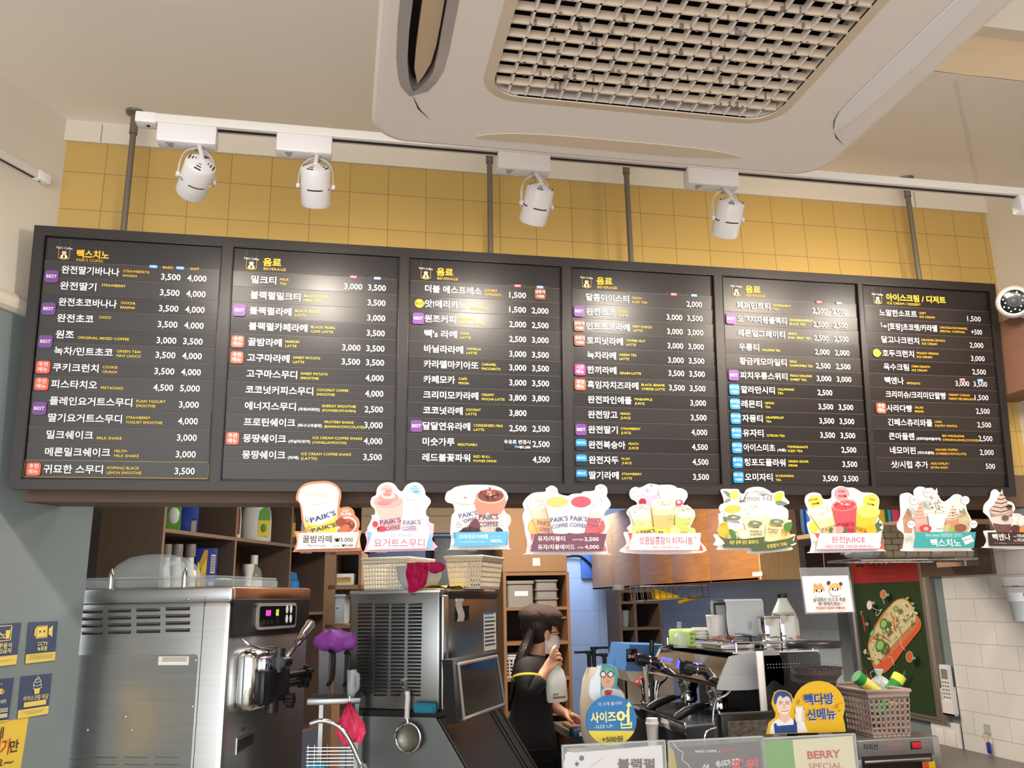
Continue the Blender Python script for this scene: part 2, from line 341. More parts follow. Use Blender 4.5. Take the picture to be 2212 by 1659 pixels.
def spot(px0,px1,py,label,head,axis,roll=0,first=None):
    """adapter box under the rail from px0 to px1; head = (cap px, front px) in the photo"""
    P0=atY(px0,py,YT-.02); P1=atY(px1,py,YT-.02); cx=(P0.x+P1.x)/2; hw=(P1.x-P0.x)/2
    o=Vector((cx,YT,ZT-.028)); M=Matrix.Translation(o)
    t=thing('track_spotlight',label,'spotlight',M,'white spotlights on the hanging track')
    m=MB(); m.box((-hw,-.022,-.058),(hw,.023,.0),'lamp_white',.006)
    for i in range(5):
        w=.024-.004*i; m.box((-hw*.55-w/2,-.012+i*.0055,-.0585),(-hw*.55+w/2,-.0105+i*.0055,-.0578),'slot_black')
    m.obj('adapter',t)
    hc=atY(head[0],head[1],YT-.01)-o      # centre of the head, relative
    ax=Vector(axis).normalized()
    r=.0420; Lh=.108
    Hm=look(hc-ax*Lh/2,hc+ax*Lh/2)
    piv=Vector((hc.x,-.0,-.066))
    m=MB(Hm); n=40
    m.lathe([(0,-.012),(.012,-.011),(.03,-.004),(.0385,.0),(r,.006),(r,.054)],'lamp_white',n=n)
    m.lathe([(r,.058),(r,Lh-.004),(r-.002,Lh),(r-.006,Lh),(r-.008,Lh-.02)],'lamp_white',n=n)
    m.lathe([(r-.002,.051),(r-.002,.062)],'slot_black',n=n)
    # bridges between the two shells leave four slits
    for k in range(4): 
        a0=PI/4+k*PI/2-.25; m.lathe([(r,.054),(r,.058)],'lamp_white',rot('Z',a0),n=6,arc=.5)
    for k in range(4):          # vent slits on the cap
        for q in range(3):
            a=k*PI/2+.4; rr=.017+.0085*q; m.box((rr-.0016,-.004-.0025*q,-.0093+.0028*q),(rr+.0016,.004+.0025*q,-.004+.0028*q),'slot_black',M=rot('Z',a))
    h=m.obj('lamp_head',t)
    m=MB(Hm); m.lathe([(0,Lh-.018),(r-.008,Lh-.018)],'bulb_glow',n=n); m.obj('bulb',h)
    # U bracket from the pivot under the adapter down both sides of the head
    side=ax.cross(Vector((0,0,1))); side=side.normalized() if side.length>.1 else Vector((1,0,0))
    if side.x<0: side=-side
    if roll: side=Matrix.Rotation(roll,3,ax)@side
    upv=(piv-hc).normalized(); top=hc+upv*((piv-hc).length)
    pts=[]
    for k in range(17):
        a=PI*k/16; pts.append(hc+side*(math.cos(a)*(r+.006))+upv*(math.sin(a)**.6*((piv-hc).length-.002)))
    pts=[pts[0]-upv*.012]+pts+[pts[-1]-upv*.012]
    m=MB(); vs=[];fs=[]; wv=side.cross(upv).normalized()*.007
    for p in pts: vs+=[tuple(p+wv),tuple(p-wv)]
    N=len(pts)
    for i in range(N-1): fs.append((2*i,2*i+1,2*i+3,2*i+2))
    # thickness
    off=len(vs); ctr=hc
    vs2=[]
    for p in pts:
        q=p+(p-ctr).normalized()*.002; vs2+=[tuple(q+wv),tuple(q-wv)]
    fs2=[tuple(off+j for j in f[::-1]) for f in fs]+[(2*i,2*i+2,off+2*i+2,off+2*i) for i in range(N-1)]+[(2*i+3,2*i+1,off+2*i+1,off+2*i+3) for i in range(N-1)]
    m.add(vs+vs2,fs+fs2,'lamp_white')
    for sg in (1,-1): c=hc+side*(sg*(r+.003)); m.cyl(c,c+side*(sg*.009),.007,'lamp_white',n=12)
    m.obj('yoke',t)
    m=MB(); cap=hc-ax*(Lh/2+.01); mid=(piv+cap)/2+wv*1.2
    m.tube(spline([piv+Vector((0,0,.012)),mid,cap],6,False),.0065,'lamp_white',10); m.cyl(piv+Vector((0,0,-.004)),piv+Vector((0,0,.012)),.012,'silver_trim',n=14); m.obj('cable',t)
    return o+hc+ax*(Lh/2-.012),ax
LS=[]
LS.append(spot(337,468,290,'spotlight at the left end of the track, tipped sideways',(423,385),(-.35,.80,-.42)))
LS.append(spot(596,718,311,'second spotlight from the left end of the hanging track',(682,403),(.02,.66,-.75)))
LS.append(spot(1076,1190,354,'spotlight in front of the air conditioner\'s far edge, above the third menu panel',(1159,443),(-.12,.66,-.74)))
LS.append(spot(1487,1597,386,'spotlight above the border of fourth and fifth menu panels',(1572,473),(.0,.64,-.76)))
LS.append(spot(2200,2316,412,'spotlight cut off by the right edge of the photo',(2262,500),(-.3,.64,-.72)))
SPOT_E=[13,28,28,26,28]
for (p,ax),e in zip(LS,SPOT_E):
    lamp('spot_beam','SPOT',p+ax*.012,e,(1,.9,.77),p+Vector((ax.x,.85,-.5)),spot=R(130),blend=.9,radius=.035)
# poles that carry the menu board
for k,(tx,ty,bx,by,lb) in enumerate([(292,238,268,495,'leftmost grey pole holding up the menu board, beside the track end'),(1057,320,1060,548,'grey pole behind the track above the third menu panel'),(1353,350,1362,565,'grey pole above the middle of the fourth menu panel'),(1953,383,1988,600,'rightmost grey pole holding up the menu board')]):
    Yp=3.045; x=(atY(tx,ty,Yp).x+atY(bx,by,Yp).x)/2
    t=thing('ceiling_pole',lb,'pole',tr(x,Yp,EYE+1.15),'grey poles between ceiling and menu board')
    m=MB(); h=ZC-EYE-1.15; m.cyl((0,0,.06),(0,0,h),.011,'pole_grey',n=14); m.cyl((0,0,h-.09),(0,0,h-.01),.0145,'pole_grey',n=14); m.obj('tube',t)
    m=MB(); m.lathe([(.0,h),(.034,h),(.032,h-.008),(.016,h-.016),(.0,h-.016)][::-1],'pole_grey',n=20); m.obj('flange',t)
# ================================================================== air conditioner
SA=.6; ZA=EYE+1.748*SA
def ac(px,py): p=atZ(px,py,ZA); return (p.x,p.y)
x0=.040; x1=1.185; y1=1.835; y0=y1-1.145
acx=(x0+x1)/2; acy=(y0+y1)/2
t=thing('air_conditioner','big white cassette air conditioner with a square grille overhead','air conditioner',tr(acx,acy,ZA))
def aloc(px,py): p=ac(px,py); return (p[0]-acx,p[1]-acy)
H=(x1-x0)/2
outer=rrect(-H,-H,H,H,.085,10); inner=rrect(-H+.018,-H+.018,H-.018,H-.018,.075,10)
g0=(.487*SA-acx+.0, 1.55*SA-acx)      # grille extents
gx0,gx1=.283-acx,.928-acx; gy1=1.595-acy; gy0=gy1-.70
gr=rrect(gx0,gy0,gx1,gy1,.06,8)
# left vane slot outline in photo pixels (pointed at the far end)
def slot_poly(pts): return spline([aloc(*p) for p in pts],4)
ls=[aloc(x,y) for x,y in [(890,-20),(884,60),(880,125),(883,165),(888,185),(894,197),(905,190),(922,172),(936,150),(946,110),(955,58),(964,-20)]]
mid_=-.02   # slots run on towards the camera, mirrored about the panel middle
ls=[(p[0],p[1]) for p in ls]; ymirr=[(p[0],2*mid_-p[1]) for p in ls[::-1]]
lslot=ls[1:-1]+[q for q in ymirr[1:-1]]
rs=[aloc(x,y) for x,y in [(1800,280),(1801,260),(1812,240),(1840,212),(1960,95),(2060,0)]]; rs2=[aloc(x,y) for x,y in [(2118,0),(1990,130),(1880,226),(1845,255),(1820,272)]]
rsl=rs+rs2; 
rt=[p for p in rs]; rb=[p for p in rs2]
rslot=rt+[(rt[-1][0],-H*.62),(rb[0][0],-H*.62)]+rb
m=MB(rot('X',PI))   # local z now points down: build with y mirrored
def fy(P): return [(p[0],-p[1]) for p in P]
m.prism(fy(inner),None,.0,'ac_white',holes=[fy(gr),fy(lslot),fy(rslot)])
# rounded skirt up to the ceiling side
rings=[(inner,0),(rrect(-H+.006,-H+.006,H-.006,H-.006,.081,10),-.004),(outer,-.014),(outer,-.035)]
for (a,za),(b,zb_) in zip(rings,rings[1:]):
    A=fy(a);B=fy(b);k=len(A); m.add([(p[0],p[1],za) for p in A]+[(p[0],p[1],zb_) for p in B],[(i,i+k,(i+1)%k+k,(i+1)%k) for i in range(k)],'ac_white')
m.flat(fy(outer),-.035,'ac_white')
# walls of the slots
for sl,mm in ((lslot,'silver_trim'),(rslot,'ac_white'),(gr,'ac_white')):
    A=fy(sl);k=len(A); m.add([(p[0],p[1],0) for p in A]+[(p[0],p[1],-.03) for p in A],[(i,(i+1)%k,(i+1)%k+k,i+k) for i in range(k)],mm)
m.obj('panel',t,ang=50)
m=MB(rot('X',PI)); k=0
def rim(P,w,h,mm):      # raised lip around a slot
    A=fy(P); n=len(A); c=Vector((sum(p[0] for p in A)/n,sum(p[1] for p in A)/n,0)); B=[]
    for i in range(n):
        d=(Vector((*A[(i+1)%n],0))-Vector((*A[i-1],0))).normalized(); nn=Vector((d.y,-d.x,0))
        if nn.dot(Vector((*A[i],0))-c)<0: nn=-nn
        B.append((A[i][0]+nn.x*w,A[i][1]+nn.y*w))
    m.add([(p[0],p[1],.0005) for p in B]+[(p[0],p[1],h) for p in A]+[(p[0],p[1],-.004) for p in A],[(i,(i+1)%n,(i+1)%n+n,i+n) for i in range(n)]+[(i+n,(i+1)%n+n,(i+1)%n+2*n,i+2*n) for i in range(n)],mm)
rim(lslot,.022,.006,'silver_trim'); rim(gr,.022,.003,'ac_cream'); m.obj('trim_ring',t)
# grille: egg-crate with rounded frame
m=MB(rot('X',PI)); NXg=17; NYg=18; dxg=(gx1-gx0)/NXg; dyg=(gy1-gy0)/NYg
def inside(x,y,P=gr):
    c=False;n=len(P)
    for i in range(n):
        a,b=P[i],P[i-1]
        if (a[1]>y)!=(b[1]>y) and x<(b[0]-a[0])*(y-a[1])/(b[1]-a[1])+a[0]: c=not c
    return c
def span(fixed,axis):    # clip a bar to the rounded outline
    lo,hi=(gy0,gy1) if axis else (gx0,gx1); N=200; ok=[lo+(hi-lo)*i/N for i in range(N+1) if (inside(fixed,lo+(hi-lo)*i/N) if axis else inside(lo+(hi-lo)*i/N,fixed))]
    return (ok[0],ok[-1]) if ok else None
hb=.0145
def blade(P0,P1,wdt,up,skip=False):
    pass
for i in range(1,NXg):
    x=gx0+dxg*i; s_=span(x,1); m.box((x-.0022,-s_[1],-hb),(x+.0022,-s_[0],.0),'ac_white')
for j in range(1,NYg):
    y=gy0+dyg*j; s_=span(y,0)
    # slanted blade: its lower edge is further from the shopfront than its upper edge
    m.add([(s_[0],-(y+.002),.0),(s_[1],-(y+.002),.0),(s_[1],-(y-.002),.0),(s_[0],-(y-.002),.0),(s_[0],-(y+.004),-hb),(s_[1],-(y+.004),-hb),(s_[1],-(y-.006),-hb),(s_[0],-(y-.006),-hb)],[(0,1,2,3),(3,2,6,7),(0,4,5,1),(4,7,6,5)],'ac_cream',None,False)
random.seed(3)
for i in range(260):     # specks of dust along the blades
    x=random.uniform(gx0+.03,gx1-.03); y=gy0+dyg*random.randint(1,NYg-1)+random.uniform(-.004,.003); a=random.uniform(.001,.0035)
    m.box((x-a,-y-.0022,-random.uniform(.001,.016)),(x+a,-y+.0035,.0004),'dust')
m.obj('grille',t)
m=MB(rot('X',PI)); m.flat(fy(rrect(gx0-.01,gy0-.01,gx1+.01,gy1+.01,.05)),-.034,'ac_dark'); m.flat(fy(lslot),-.029,'ac_dark'); m.flat(fy(rslot),-.029,'ac_dark'); m.obj('air_filter',t)
# vanes
def vane(P,mm,z0,z1):
    m=MB(rot('X',PI)); m.prism(fy(P),z0,z1,mm); return m.obj('vane',t)
cxl=sum(p[0] for p in lslot)/len(lslot)
pv=[aloc(x,y) for x,y in [(916,-20),(905,60),(898,115),(895,152),(902,185),(917,164),(931,140),(943,100),(951,58),(960,-20)]]
pv=[p for p in pv[1:-1]]; vane(pv+[(p[0],2*mid_-p[1]) for p in pv[::-1]],'ac_vane',-.02,-.004)
pr_=[(p[0]-.004,p[1]-.004) for p in rslot]; c_=Vector((sum(p[0] for p in rslot)/len(rslot),sum(p[1] for p in rslot)/len(rslot)))
vane([(p[0]*.95+c_.x*.05,p[1]*.985+c_.y*.015) for p in rslot],'lamp_white',-.012,.004)
rim(rslot,.010,.003,'ac_cream') if False else None
m=MB(rot('X',PI))
for P_ in ([(890,203),(905,235),(931,260)],[(1800,282),(1808,298),(1824,314)]):
    Q_=[aloc(*p) for p in P_]; Q_=[(a,-b) for a,b in Q_]; m.flat([Q_[0],(Q_[1][0]+.002,Q_[1][1]),Q_[2],(Q_[1][0]-.002,Q_[1][1])],.0012,'ac_dark')
m.obj('crease',t)
lens=[aloc(x,y) for x,y in [(1028,297),(1090,288),(1200,292),(1330,303),(1450,314),(1540,325),(1600,340),(1500,340),(1380,331),(1260,319),(1150,309)]]
vane(spline(lens,4),'ac_cream',-.006,.0012)
vane([(p[0],2*mid_-p[1]) for p in spline(lens,4)],'ac_cream',-.006,.0012)
m=MB(); m.box((-H+.06,-H+.06,.034),(H-.06,H-.06,.26),'white_plastic',.01); m.obj('body',t)
for sx in (-1,1):
    for sy in (-1,1): m=MB(); m.cyl((sx*.38,sy*.38,.25),(sx*.38,sy*.38,ZC-ZA-.001),.006,'pole_grey',n=8); m.obj('hanger_rod',t)

# brown boarding on the kitchen side of the lintel and a brown beam along the right wall
mat('brown_board','6b5547',.6,noise=.08,nscale=6,stretch=(1,1,12)); mat('brown_beam','8a6350',.6,noise=.06,nscale=6,stretch=(1,1,12))
m=MB(); m.box((-1.2,YW-.004,zb-.012),(XR,YW+.14,zb+.12),'brown_board'); struct('trim_4',m)
pA=atX(2176,690,XR-.16); pB=atX(2176,852,XR-.16)
m=MB(); m.box((XR-.16,1.2,pB.z),(XR,YW-.003,pA.z),'brown_beam'); struct('trim_5',m)
# ================================================================== menu board (rectified coordinates: u to the right, v down from the top left corner)
BT=atY(77,488,2.95); 
PB=Plane(BT,(1,0,0),(0,-.0783,.9969))
board=thing('menu_board','long dark menu board of six panels with prices, hung below the yellow tiles','menu board',PB.M)
U0=[.029,.6436,1.262,1.876,2.490,3.101]; U1=[.6095,1.231,1.843,2.458,3.084,3.700]; VT,VB=-.029,-.855; BW,BH=3.727,-.888
m=MB(); holes=[[(a,VB),(b,VB),(b,VT),(a,VT)] for a,b in zip(U0,U1)]
m.prism([(-.004,BH),(BW,BH),(BW,.003),(-.004,.003)],-.05,0,'board_frame',holes=holes)
m.box((0,BH+.004,-.10),(BW-.004,0,-.05),'board_frame')
m.obj('frame',board)
m=MB()
for a,b in zip(U0,U1):
    for (x0_,y0_,x1_,y1_) in ((a,VB,b,VB+.004),(a,VT-.004,b,VT),(a,VB,a+.004,VT),(b-.004,VB,b,VT)): m.box((x0_,y0_,-.008),(x1_,y1_,.0015),'board_frame',.001)
m.obj('panel_lip',board)
BEST=('BEST','badge_purple');CH=('추천\n메뉴','badge_orange');SE=('시즌\n메뉴','badge_pink');SH=('샷추가\n+500','badge_brown');AD=('에이드\n+500','badge_blue');HALF=('에이드','half');YB=('BEST','badge_yellow');YI=('인기','badge_yellow')
# rows: name, english, price, price, badge, sub
ROWS=[
[('완전딸기바나나','STRAWBERRY&\nBANANA','3,500','4,000',None),('완전딸기','^STRAWBERRY','3,500','4,000',None),('완전초코바나나','CHOCO&\nBANANA','3,500','4,000',None),('완전초코','^CHOCO','3,500','4,000',None),('원조','ORIGINAL MIXED COFFEE','3,000','3,500',None),('녹차/민트초코','GREEN TEA/\nMINT CHOCO','3,500','4,000',None),('쿠키크런치','COOKIE\nCRUNCH','3,500','4,000',CH),('피스타치오','PISTACHIO','4,500','5,000',CH),('플레인요거트스무디','PLAIN YOGURT\nSMOOTHIE','','3,000',None),('딸기요거트스무디','STRAWBERRY\nYOGURT SMOOTHIE','','4,000',None),('밀크쉐이크','MILK SHAKE','','3,000',None),('메론밀크쉐이크','MELON\nMILK SHAKE','','3,000',None),('귀묘한 스무디','POPPING BLACK\nLEMON SMOOTHIE','','3,500',CH)],
[('밀크티','MILK\nTEA','3,000','3,500',None),('블랙펄밀크티','BLACK PEARL\nMILK TEA','','3,500',None),('블랙펄라떼','BLACK PEARL\nLATTE','','3,000',BEST),('블랙펄카페라떼','BLACK PEARL\nCAFE LATTE','','3,500',None),('꿀밤라떼','MARRON\nLATTE','3,000','3,500',CH),('고구마라떼','SWEET POTATO\nLATTE','3,500','3,500',CH),('고구마스무디','SWEET POTATO\nSMOOTHIE','','4,000',None),('코코넛커피스무디','COCONUT COFFEE\nSMOOTHIE','','4,000',None),('에너지스무디','ENERGY SMOOTHIE\n(POWER/VITAMIN)','','2,500',None,'(파워/비타민)'),('프로틴쉐이크','PROTEIN SHAKE\n(BANANA/CHOCOLATE)','','3,000',None,'(바나나/초콜릿)'),('몽땅쉐이크','ICE CREAM COFFEE SHAKE\n(VANILLA/MOCHA)','','4,000',CH,'(바닐라/모카)'),('몽땅쉐이크','ICE CREAM COFFEE SHAKE\n(LATTE)','','3,500',None,'(라떼)'),None],
[('더블 에스프레소','DOUBLE\nESPRESSO','1,500','',None),('앗!메리카노','AMERICANO','1,500','2,000',YB),('원조커피','ORIGINAL\nMIXED COFFEE','2,000','2,500',BEST),("빽's 라떼",'CAFE\nLATTE','2,500','3,000',None),('바닐라라떼','VANILLA\nLATTE','3,000','3,500',None),('카라멜마키아또','CARAMEL\nMACCHIATO','3,000','3,500',None),('카페모카','CAFE\nMOCHA','3,000','3,500',None),('크리미모카라떼','CREAMY\nMOCHA LATTE','3,800','3,800',None),('코코넛라떼','COCONUT\nLATTE','3,800','',None),('달달연유라떼','CONDENSED MILK\nLATTE','2,500','2,500',BEST),('미숫가루','MISUTGARU','','2,500',None),('레드불꽃파워','RED BULL\nPOWER DRINK','','4,500',None),None],
[('달콤아이스티','PEACH\nICED TEA','','2,000',None),('완전초코','CHOCO\nLATTE','3,000','3,500',BEST),('민트초코라떼','MINT CHOCO\nLATTE','3,000','3,000',SH),('토피넛라떼','TOFFEE NUT\nLATTE','3,000','3,000',SH),('녹차라떼','GREEN TEA\nLATTE','3,000','3,500',None),('한끼라떼','GRAIN LATTE','3,500','3,500',SE),('흑임자치즈라떼','BLACK SESAME\nCHEESE LATTE','3,500','3,500',CH),('완전파인애플','PINEAPPLE\nJUICE','','3,000',None),('완전망고','MANGO\nJUICE','','3,500',None),('완전딸기','STRAWBERRY\nJUICE','','4,000',BEST),('완전복숭아','PEACH\nJUICE','','4,500',HALF),('완전자두','PLUM\nJUICE','','4,500',HALF),('딸기라떼','STRAWBERRY\nLATTE','','3,500',HALF)],
[('페퍼민트티','PEPPERMINT\nTEA','2,500','2,500',None),('오렌지자몽블랙티','ORANGE&GRAPEFRUIT\nBLACK TEA','2,500','2,500',BEST),('레몬얼그레이티','LEMON\nEARL GREY TEA','2,500','2,500',None),('우롱티','OOLONG TEA','2,000','2,000',None),('황금캐모마일티','GOLD\nCHAMOMILE TEA','2,500','2,500',None),('피치우롱스위티','PEACH OOLONG\nSWEET TEA','3,000','3,000',BEST),('깔라만시티','CALAMANSI\nTEA','2,500','',AD),('레몬티','LEMON\nTEA','3,500','3,500',AD),('자몽티','GRAPEFRUIT\nTEA','3,500','3,500',AD),('유자티','CITRON TEA','3,500','3,500',AD),('아이스미초','POMEGRANATE\nICED TEA','','2,500',AD,'(석류)'),('청포도플라워','GREEN GRAPE\nDRINK','','3,500',AD),('오미자티','SCHISANDRA\nTEA','3,500','3,500',AD)],
[('노말한소프트','SOFT\nICE CREAM','','1,500',None),('↳[토핑]초코렛/카라멜','CHOCOLATE/CARAMEL\nSPECIAL TOPPING','','+500',None),('달고나크런치','DALGONA CRUNCH\nICE CREAM','','2,000',None),('호두크런치','WALNUT CRUNCH\nICE CREAM','','3,000',YI),('옥수크림','CORN CRUNCH\nICE CREAM','','2,500',None),('빽엔나','AFFOGATO','3,000','3,500',None),('크리미슈/크리미단팥빵','CREAMY CHOUX/\nCREAMY RED BEAN BUN','','1,500',None),('사라다빵','SALAD\nBREAD','','2,500',CH),('긴페스츄리와플','LONG\nPASTRY WAFFLE','','2,500',None),('큰마들렌','BIG MADELEINE\n(ORIGINAL/BASIL/COOKIE)','','2,500',None,'(오리지널/바질/쿠키)'),('네모머핀','SQUARE MUFFIN\n(CHEESE/CHOCOLATE)','','2,000',None,'(치즈/초콜릿)'),('샷/시럽 추가','ADD SYRUP /\nEXTRA SHOT','','500',None),None]]
TITLE=['빽스치노','음료','음료','음료','음료','아이스크림 / 디저트']; SUB=["PAIK'S CCINO"]+['BEVERAGE']*4+['ICE CREAM / DESSERT']; TW=[.1034,.0625,.0615,.063,.064,.276]; SW=[.085,.077,.077,.078,.079,.154]
NAMEX=[.062,.067,.062,.060,.0617,.0755]; P1=[.4455,.4535,.4405,.4455,.451,.462]; P2=[.5315,.5384,.5265,.5297,.5385,.546]; BADX=[.012,.0118,.018,.0105,.013,.028]
def wid(s): return sum(.0285 if ord(c)>0x1100 else {'/':.012,' ':.010,'!':.010,"'":.008,'s':.016,'[':.012,']':.012}.get(c,.022) for c in s)
def tagbox(m,x,v,t_,mm,w=.029,h=.0125):
    m.box((x-w/2,v,.0005),(x+w/2,v+h,.0052),mm,.001); m.text(t_,x,v+.0025,.0105,'text_white',al='C',z=.0056)
random.seed(11)
for k in range(6):
    u0,u1=U0[k],U1[k]; W=u1-u0
    T=tr(u0,0,-.012)
    m=MB(T); m.box((.002,VB+.002,-.02),(W-.002,VT-.002,-.004),'board_back')
    pan=m.obj('menu_panel',board)
    # header strip with the little banner crest and the title
    m=MB(T); v0=-.1165; m.add([(.004,v0,-.004),(W-.004,v0,-.004),(W-.004,VT-.005,-.004),(.004,VT-.005,-.004),(.004,v0,-.0015),(W-.004,v0,-.0015),(W-.004,VT-.005,.0004),(.004,VT-.005,.0004)],[(4,5,6,7),(7,6,2,3),(0,1,5,4),(1,2,6,5),(3,0,4,7)],'strip2',None,False)
    x=.041+(.0 if k<5 else .01)
    for dx in (.006,.041): m.box((x+dx-.0004,-.085,0),(x+dx+.0004,VT-.01,.0008),'seam_line')
    for (a,b) in (((x+.006,-.07),(x+.006,-.104)),((x+.041,-.07),(x+.041,-.104)),((x+.006,-.104),(x+.0235,-.1105)),((x+.041,-.104),(x+.0235,-.1105))): m.tube([(a[0],a[1],.001),(b[0],b[1],.001)],.0007,'text_gold',5)
    m.flat(circ(x+.0235,-.0985,.011,16,.007),.0010,'text_white'); m.flat(circ(x+.0235,-.0985,.0035,10,.006),.0013,'black_print')
    m.flat(circ(x+.0235,-.085,.0075,16,.0095),.0014,'skin_print'); m.flat(circ(x+.0235,-.0795,.0082,16,.0055,0,PI),.0017,'black_print')
    m.box((x+.008,-.1065,.001),(x+.039,-.1035,.0014),'text_gold')
    m.text("Paik's Coffee",x+.0235,-.0725,.011,'text_white',w=.050,al='C',bold=.0,z=.0018,ang=-.03)
    tx=.104 if k<5 else .114
    m.text(TITLE[k],tx,-.098 if k==0 else -.0895,.032,'text_gold',w=TW[k],bold=.03,z=.001)
    m.text(SUB[k],tx+(.001 if k==0 else .003),-.1125 if k in(0,) else -.1075,.0135,'text_gold',w=SW[k],bold=.0,z=.001)
    if k==0:
        tagbox(m,.354,-.124,'ICED','tag_blue',.027,.0115); m.text('BASIC',.386,-.1235,.013,'text_gold',w=.033,bold=.005,z=.0052)
        tagbox(m,.442,-.124,'ICED','tag_blue',.027,.0115); m.text('SOFT',.476,-.1235,.013,'text_gold',w=.029,bold=.005,z=.0052)
    elif k<5:
        tagbox(m,P1[k]-.0315,-.1225,'HOT','tag_red',.026,.011); tagbox(m,P2[k]-.0315,-.1225,'ICED','tag_blue',.026,.011)
        for q in (P1[k],P2[k]): m.box((q-.065,-.1118,.0),(q+.003,-.111,.001),'seam_line')
    m.obj('header_strip',pan)
    for r,row in enumerate(ROWS[k]):
        vb=-.1590-.0563*r; top=vb+.0425; bot=vb-.0133
        if r==12: bot=max(bot,VB+.004)
        tl=random.uniform(-.0003,.0003); tilt=.0013+random.uniform(-.0006,.0006)
        m=MB(T); mm='strip%d'%random.randint(0,3); x0_,x1_=.004+random.uniform(0,.003),W-.004-random.uniform(0,.004)
        if k==0 and r==12:
            x0_,x1_=.003,W-.005; 
            for (a,b,c,d) in ((x0_,top-.0012,x1_,top),(x0_,bot,x1_,bot+.0012),(x0_,bot,x0_+.0012,top),(x1_-.0012,bot,x1_,top)): m.box((a,b,.0012),(c,d,.0022),'text_gold')
        # the slat: slightly proud, lamplight on its top edge put in as a paler line
        zt=.0012+tl+tilt; zb2=.0012+tl-tilt
        m.add([(x0_,bot+.0006,-.003),(x1_,bot+.0006,-.003),(x1_,top-.0006,-.003),(x0_,top-.0006,-.003),(x0_,bot+.0006,zb2),(x1_,bot+.0006,zb2),(x1_,top-.0006,zt),(x0_,top-.0006,zt)],[(4,5,6,7),(7,6,2,3),(0,1,5,4),(1,2,6,5),(3,0,4,7)],mm,None,False)
        m.box((x0_,top-.0016,zt-.001),(x1_,top-.0006,zt+.0003),'seam_line')
        if row is None: m.obj('menu_strip',pan); continue
        z=.0044; name,eng,p1,p2,bd=row[:5]; sub=row[5] if len(row)>5 else None
        nx=NAMEX[k]; 
        w=wid(name); sq=1
        if name in('오렌지자몽블랙티','아이스미초','완전딸기바나나','완전초코바나나'): sq=.92
        if name in('크리미슈/크리미단팥빵',): sq=.92
        if name.startswith('↳'):
            m.tube([(nx+.004,vb+.028,z),(nx+.004,vb+.012,z),(nx+.018,vb+.012,z)],.0018,'text_white',5); m.flat([(nx+.017,vb+.006),(nx+.029,vb+.012),(nx+.017,vb+.018)],z+.001,'text_white')
            name=name[1:]; w=.226; nx+=.034; sq=1
        m.text(name,nx,vb+.0022,.0305,'text_white',w=w*sq,bold=.018 if k<5 else .012,z=z)
        ex=nx+w*sq+.0125
        if sub:
            sw=len(sub)*.0092; m.text(sub,ex-.004,vb+.001,.0125,'text_white',w=sw,bold=.014,z=z); ex+=sw+.004
        if eng:
            es=.0125; col='text_yellow' if k<5 and r>0 else 'text_gold'
            def ew(s): return min(len(s)*.0077,(P1[k] if p1 else P2[k])-.066-ex)
            if '\n' in eng:
                a,b=eng.split('\n'); m.text(a,ex,vb+.0150,es,col,w=ew(a),bold=.001,z=z); m.text(b,ex,vb-.0008,es,col,w=ew(b),bold=.001,z=z)
            elif eng[0]=='^': m.text(eng[1:],ex+.004,vb+.0175,es,col,w=ew(eng[1:]),bold=.006,z=z)
            else: m.text(eng,ex,vb+.0008,es,col,w=ew(eng),bold=.006,z=z)
        pv_=-.006 if r<5 else -.001
        for q,px_ in ((p1,P1[k]),(p2,P2[k])):
            if q: m.text(q,px_,vb+pv_+.002,.031,'text_white',w=.0128*len(q) if q!='500' else .043,al='R',bold=.012 if k<5 else .004,z=z)
        if k==5 and r==5:
            tagbox(m,P1[k]-.03,vb+.0225,'HOT','tag_red',.026,.010); tagbox(m,P2[k]-.03,vb+.0225,'ICED','tag_blue',.026,.010)
        if k==2 and r==10:
            m.box((P2[k]-.167,vb-.008,z-.0008),(P2[k]-.07,vb+.026,z),'strip0'); m.text('우유로 변경시',P2[k]-.072,vb+.012,.0165,'text_white',w=.098,al='R',z=z+.0004); m.text('+₩1,000',P2[k]-.072,vb-.005,.013,'text_white',w=.048,al='R',z=z+.0004); m.box((P2[k]-.13,vb-.003,z),(P2[k]-.121,vb+.006,z+.0006),'tag_blue')
        m.obj('menu_strip',pan)
        def badge(bd,bx,cv):
            m=MB(T); t_,c=bd; s_=.0425; y0=cv-s_/2; z0=.0038
            if c=='badge_yellow':
                m.prism(circ(bx+.021,cv,.0165,24),z0,z0+.002,c); m.prism([(bx+.036,cv+.006),(bx+.0425,cv),(bx+.036,cv-.006)],z0,z0+.002,c); m.text(t_,bx+.021,cv-.0045,.0135,'black_print',al='C',bold=.02,z=z0+.0024)
            elif c=='half':
                m.prism(rrect(bx,y0,bx+s_,y0+s_,.009),z0,z0+.002,'badge_dark'); P_=[(a,max(b,cv-.0045)) for a,b in rrect(bx,y0,bx+s_,y0+s_,.009)]
                P_=[p for i,p in enumerate(P_) if i==0 or (abs(p[0]-P_[i-1][0])+abs(p[1]-P_[i-1][1]))>1e-6]; m.prism(P_,z0+.002,z0+.0026,'badge_blue'); m.text(t_,bx+s_/2,cv+.003,.0125,'text_white',al='C',bold=.01,z=z0+.003)
            else:
                m.prism(rrect(bx,y0,bx+s_,y0+s_,.009),z0,z0+.0035,c); q=t_.split('\n'); ts={'badge_orange':.0165,'badge_pink':.0165}.get(c,.0145); cc='text_white'
                if len(q)==1: m.text(q[0],bx+s_/2,cv-.005,.0155,cc,al='C',bold=.012,z=z0+.004)
                else:
                    for i,s2 in enumerate(q): m.text(s2,bx+s_/2,cv+(.0035 if i==0 else -.0135),ts,cc,al='C',bold=.01,z=z0+.004)
            return m.obj('badge',pan)
